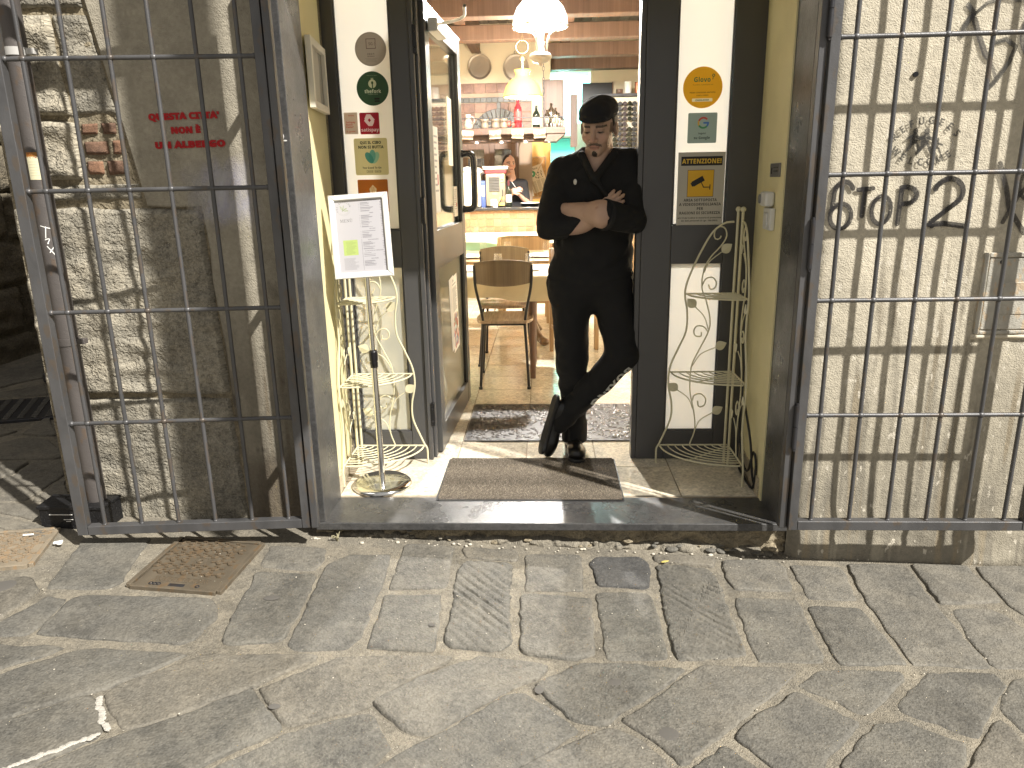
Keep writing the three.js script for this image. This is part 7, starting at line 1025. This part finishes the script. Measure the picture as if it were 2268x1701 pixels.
  const trF = (x, y, z) => {
    let d = ell(x, y, z, [0.216, 1.06, -0.83], [0.205, 0.13, 0.13]);
    d = smin(d, cap(x, y, z, [H1[0] + 0.005, 1.02, H1[2]], K1, 0.108, 0.077), 0.045); d = smin(d, cap(x, y, z, K1, [A1[0], 0.3, A1[2]], 0.077, 0.062), 0.03);
    let e = cap(x, y, z, [H2[0], 1.02, H2[2]], K2, 0.108, 0.076); e = smin(e, cap(x, y, z, K2, A2, 0.078, 0.06), 0.03); d = smin(d, e, y > 0.84 ? 0.04 : 0.006);
    d += wr(x, y, z, 0.005) + 0.003 * Math.sin(y * 90 + x * 30) * sst(0.5 - y, 0, 0.15); d = smin(d, cap(x, y, z, [A1[0], 0.32, A1[2]], [A1[0], 0.25, A1[2] + 0.005], 0.064, 0.066), 0.02); d = Math.max(d, (x < 0.11 && z > -0.79 ? 0.315 : 0.232) - y); return d;
  };
  const trousers = obj('trousers', uvBox(iso(trF, [-0.08, 0.2, -1.02], [0.5, 1.16, -0.6], 0.008)), cloth([0.004, 0.004, 0.0045]), t);
  { // white letters down the outer shin
    const m = print(0.34, 0.085, 1600, (c, w, h) => { FONT(c, 118, 'BOXING', w / 2, h / 2, 'rgba(205,205,200,0.92)', 900); }, true, 0.8);
    const mid = V(0.345, 0.535, -0.675), dir = V(A2[0] - K2[0], A2[1] - K2[1], 0).normalize(), nrm = V(0.55, -0.6, 0.62).normalize(), X = dir.clone(), Z = nrm.sub(X.clone().multiplyScalar(nrm.dot(X))).normalize(), Y = V().crossVectors(Z, X), e = new THREE.Euler().setFromRotationMatrix(new THREE.Matrix4().makeBasis(X, Y, Z));
    const src = new THREE.Mesh(trousers.geometry); src.updateMatrixWorld(true);
    m.polygonOffset = true; m.polygonOffsetFactor = -1.5; const dg = new DecalGeometry(src, mid, e, V(0.32, 0.082, 0.14));
    if (dg.attributes.position.count) obj('leg_lettering', dg, m, t);
  }
  // shoes: one flat on the tiles, one on its toe
  const shoeM = mat({ c: [0.008, 0.008, 0.008], r: 0.28 }), shoe = (m, n) => {
    const up = (x, y, z) => { let d = cap(x, y, z, [0, 0.045, -0.02], [0, 0.04, 0.15], 0.043, 0.037); d = smin(d, ell(x, y, z, [0, 0.045, 0.185], [0.046, 0.036, 0.06]), 0.03); d = smin(d, cap(x, y, z, [0, 0.06, -0.02], [0, 0.105, -0.03], 0.045, 0.05), 0.03); d = Math.max(d, 0.016 - y); d = Math.max(d, y - 0.12); return d; };
    const so = (x, y, z) => { const e = Math.hypot(x / 0.95, Math.max(0, Math.abs(z - 0.075) - 0.115)) - 0.047 + 0.007 * sst(0.06 - Math.abs(z - 0.04), 0, 0.05); return Math.max(e, Math.abs(y - 0.011) - 0.011); };
    obj(n, uvBox(iso(up, [-0.07, -0.01, -0.1], [0.07, 0.14, 0.27], 0.006).applyMatrix4(m)), shoeM, t); const s = obj('sole', uvBox(iso(so, [-0.07, -0.02, -0.12], [0.07, 0.04, 0.27], 0.006).applyMatrix4(m)), M.rubber, t); return s;
  };
  shoe(basis([0.137, FLOOR + 0.004, -0.865], [1, 0, -0.05], [0.05, 0, 1]).multiply(new THREE.Matrix4()), 'shoe');
  shoe(basis([0.018, 0.43, -0.735], [-0.22, 0.02, -0.97], [-0.27, -0.96, 0.06]), 'shoe');
  // cap and hair
  const capF = (x, y, z) => { let d = ell(x, y, z, [0.002, 0.077, -0.02], [0.087, 0.064, 0.106]); d = smin(d, ell(x, y, z, [0, 0.076, 0.055], [0.07, 0.046, 0.056]), 0.03); d = Math.max(d, 0.04 - y + (z > 0 ? -z * 0.06 : -z * 0.12) - 0.004); let b = Math.max(ell(x, y, z, [0, 0.058, 0.082], [0.07, 0.018, 0.058]), 0.046 - y); d = smin(d, b, 0.008); d += 0.0025 * noise3(x * 40, y * 30, z * 40, 4); return d; };
  obj('flat_cap', uvBox(iso(capF, [-0.13, 0.02, -0.16], [0.13, 0.18, 0.17], 0.005).applyMatrix4(Mh)), cloth([0.011, 0.011, 0.014], 0.95), t);
  const hairF = (x, y, z) => { let d = ell(x, y, z, [0, 0.03, -0.022], [0.083, 0.09, 0.096]) + 0.003 * noise3(x * 90, y * 60, z * 90, 7); d = Math.max(d, z - 0.012 - (y - 0.02) * 0.4); d = Math.max(d, -0.035 - y); d = Math.max(d, y - 0.09); return d; };
  obj('hair', uvBox(iso(hairF, [-0.1, -0.06, -0.14], [0.1, 0.11, 0.05], 0.005).applyMatrix4(Mh)), mat({ c: [0.012, 0.01, 0.009], r: 0.6 }), t);
  obj('ear_stud', ball(...V(0.084, -0.042, -0.008).applyMatrix4(Mh).toArray(), 0.0065), M.chrome, t);
}
{
  const t = thing('person', 'person with tied dark hair in a black top standing behind the service counter', 'person', [-0.42, FLOOR, -7.6]), skin = [0.62, 0.36, 0.27], SK = mat({ r: 0.5, x: { vertexColors: true } });
  const Mh = headMatrix([-0.485, 1.755, -7.52], 0.35, -0.05, 0, 1.0), S1 = [-0.56, 1.5, -7.6], S2 = [-0.3, 1.5, -7.6], E1 = [-0.57, 1.27, -7.5], E2 = [-0.26, 1.25, -7.52], W1 = [-0.42, 1.4, -7.36], W2 = [-0.36, 1.37, -7.36];
  const bF = (x, y, z) => { let d = cap(x, y, z, [-0.45, 1.5, -7.6], [-0.47, 1.68, -7.55], 0.052, 0.048); d = smin(d, ell(x, y, z, [-0.43, 1.32, -7.6], [0.14, 0.22, 0.085]), 0.05); d = smin(d, ell(x, y, z, [-0.43, 1.0, -7.6], [0.15, 0.2, 0.1]), 0.06); for (const [s, e, w] of [[S1, E1, W1], [S2, E2, W2]]) { d = smin(d, cap(x, y, z, s, e, 0.04, 0.036), 0.03); d = smin(d, cap(x, y, z, e, w, 0.037, 0.025), 0.02); } for (const k of [-0.08, 0.08]) { d = smin(d, cap(x, y, z, [-0.43 + k, 0.95, -7.6], [-0.43 + k, 0.55, -7.58], 0.08, 0.055), 0.03); d = smin(d, cap(x, y, z, [-0.43 + k, 0.55, -7.58], [-0.43 + k, 0.23, -7.6], 0.052, 0.035), 0.02); d = smin(d, cap(x, y, z, [-0.43 + k, 0.215, -7.6], [-0.43 + k, 0.205, -7.45], 0.035, 0.028), 0.02); } return d; };
  const hg = iso(handSDF(0.6), [-0.02, -0.075, -0.09], [0.16, 0.06, 0.04], 0.005);
  const parts = [withColor(iso(bF, [-0.7, 0.16, -7.75], [-0.16, 1.68, -7.3], 0.014), skin), paintHead(iso((x, y, z) => smin(headSDF(x, y, z, { slim: 0.95 }), cap(x, y, z, [0, -0.06, -0.03], [0, -0.14, -0.05], 0.046, 0.048), 0.02), [-0.105, -0.15, -0.12], [0.105, 0.135, 0.135], 0.0045), skin, { hair: [0.012, 0.009, 0.008] }).applyMatrix4(Mh), withColor(hg.clone().applyMatrix4(basis(W1, [0.6, 0.3, 0.5], [-0.4, 0.3, 0.8])), skin), withColor(hg.clone().applyMatrix4(basis(W2, [-0.5, 0.4, 0.6], [0.5, 0.2, 0.8])), skin)];
  obj('body', parts.map((g) => uvBox(g.toNonIndexed())), SK, t);
  const tF = (x, y, z) => { let d = ell(x, y, z, [-0.43, 1.34, -7.6], [0.165, 0.23, 0.11]); d = smin(d, cap(x, y, z, [-0.54, 1.5, -7.6], [-0.32, 1.5, -7.6], 0.062, 0.062), 0.04); d = smin(d, ell(x, y, z, [-0.43, 1.1, -7.6], [0.165, 0.18, 0.115]), 0.05); d = smin(d, cap(x, y, z, S1, [-0.57, 1.32, -7.53], 0.056, 0.052), 0.03); d = smin(d, cap(x, y, z, S2, [-0.27, 1.31, -7.55], 0.056, 0.052), 0.03); d = Math.max(d, -(Math.hypot(x + 0.46, (y - 1.6) * 1.1, z + 7.54) - 0.062)); return d + 0.005 * noise3(x * 16, y * 12, z * 16, 4); };
  obj('top', uvBox(iso(tF, [-0.7, 0.9, -7.8], [-0.16, 1.62, -7.4], 0.01)), cloth([0.018, 0.018, 0.021]), t);
  const jF = (x, y, z) => { let d = ell(x, y, z, [-0.43, 1.02, -7.6], [0.17, 0.2, 0.12]); for (const k of [-0.08, 0.08]) { d = smin(d, cap(x, y, z, [-0.43 + k, 0.95, -7.6], [-0.43 + k, 0.55, -7.58], 0.09, 0.07), 0.03); d = smin(d, cap(x, y, z, [-0.43 + k, 0.55, -7.58], [-0.43 + k, 0.27, -7.6], 0.068, 0.055), 0.02); } return d; };
  obj('apron_trousers', uvBox(iso(jF, [-0.68, 0.2, -7.8], [-0.18, 1.25, -7.42], 0.014)), cloth([0.05, 0.14, 0.12]), t);
  const hF = (x, y, z) => { let d = ell(x, y, z, [0, 0.036, -0.02], [0.083, 0.096, 0.1]); d = Math.max(d, z - 0.03 - (y - 0.07) * 1.2); d = Math.max(d, -0.05 - y + (z + 0.05) * 0.5); d = smin(d, ell(x, y, z, [0, 0.06, -0.125], [0.045, 0.045, 0.04]), 0.02); return d + 0.003 * noise3(x * 80, y * 40, z * 80, 3); };
  obj('hair', uvBox(iso(hF, [-0.12, -0.1, -0.19], [0.12, 0.15, 0.1], 0.006).applyMatrix4(Mh)), mat({ c: [0.012, 0.009, 0.008], r: 0.45 }), t);
  solo('pen', cyl([-0.4, 1.46, -7.3], [-0.45, 1.53, -7.31], 0.004), M.white, 'white pen held by the person behind the counter', 'pen');
}

scene.traverse((o) => { if (o.isMesh) o.castShadow = o.receiveShadow = true; });
renderer.render(scene, camera);
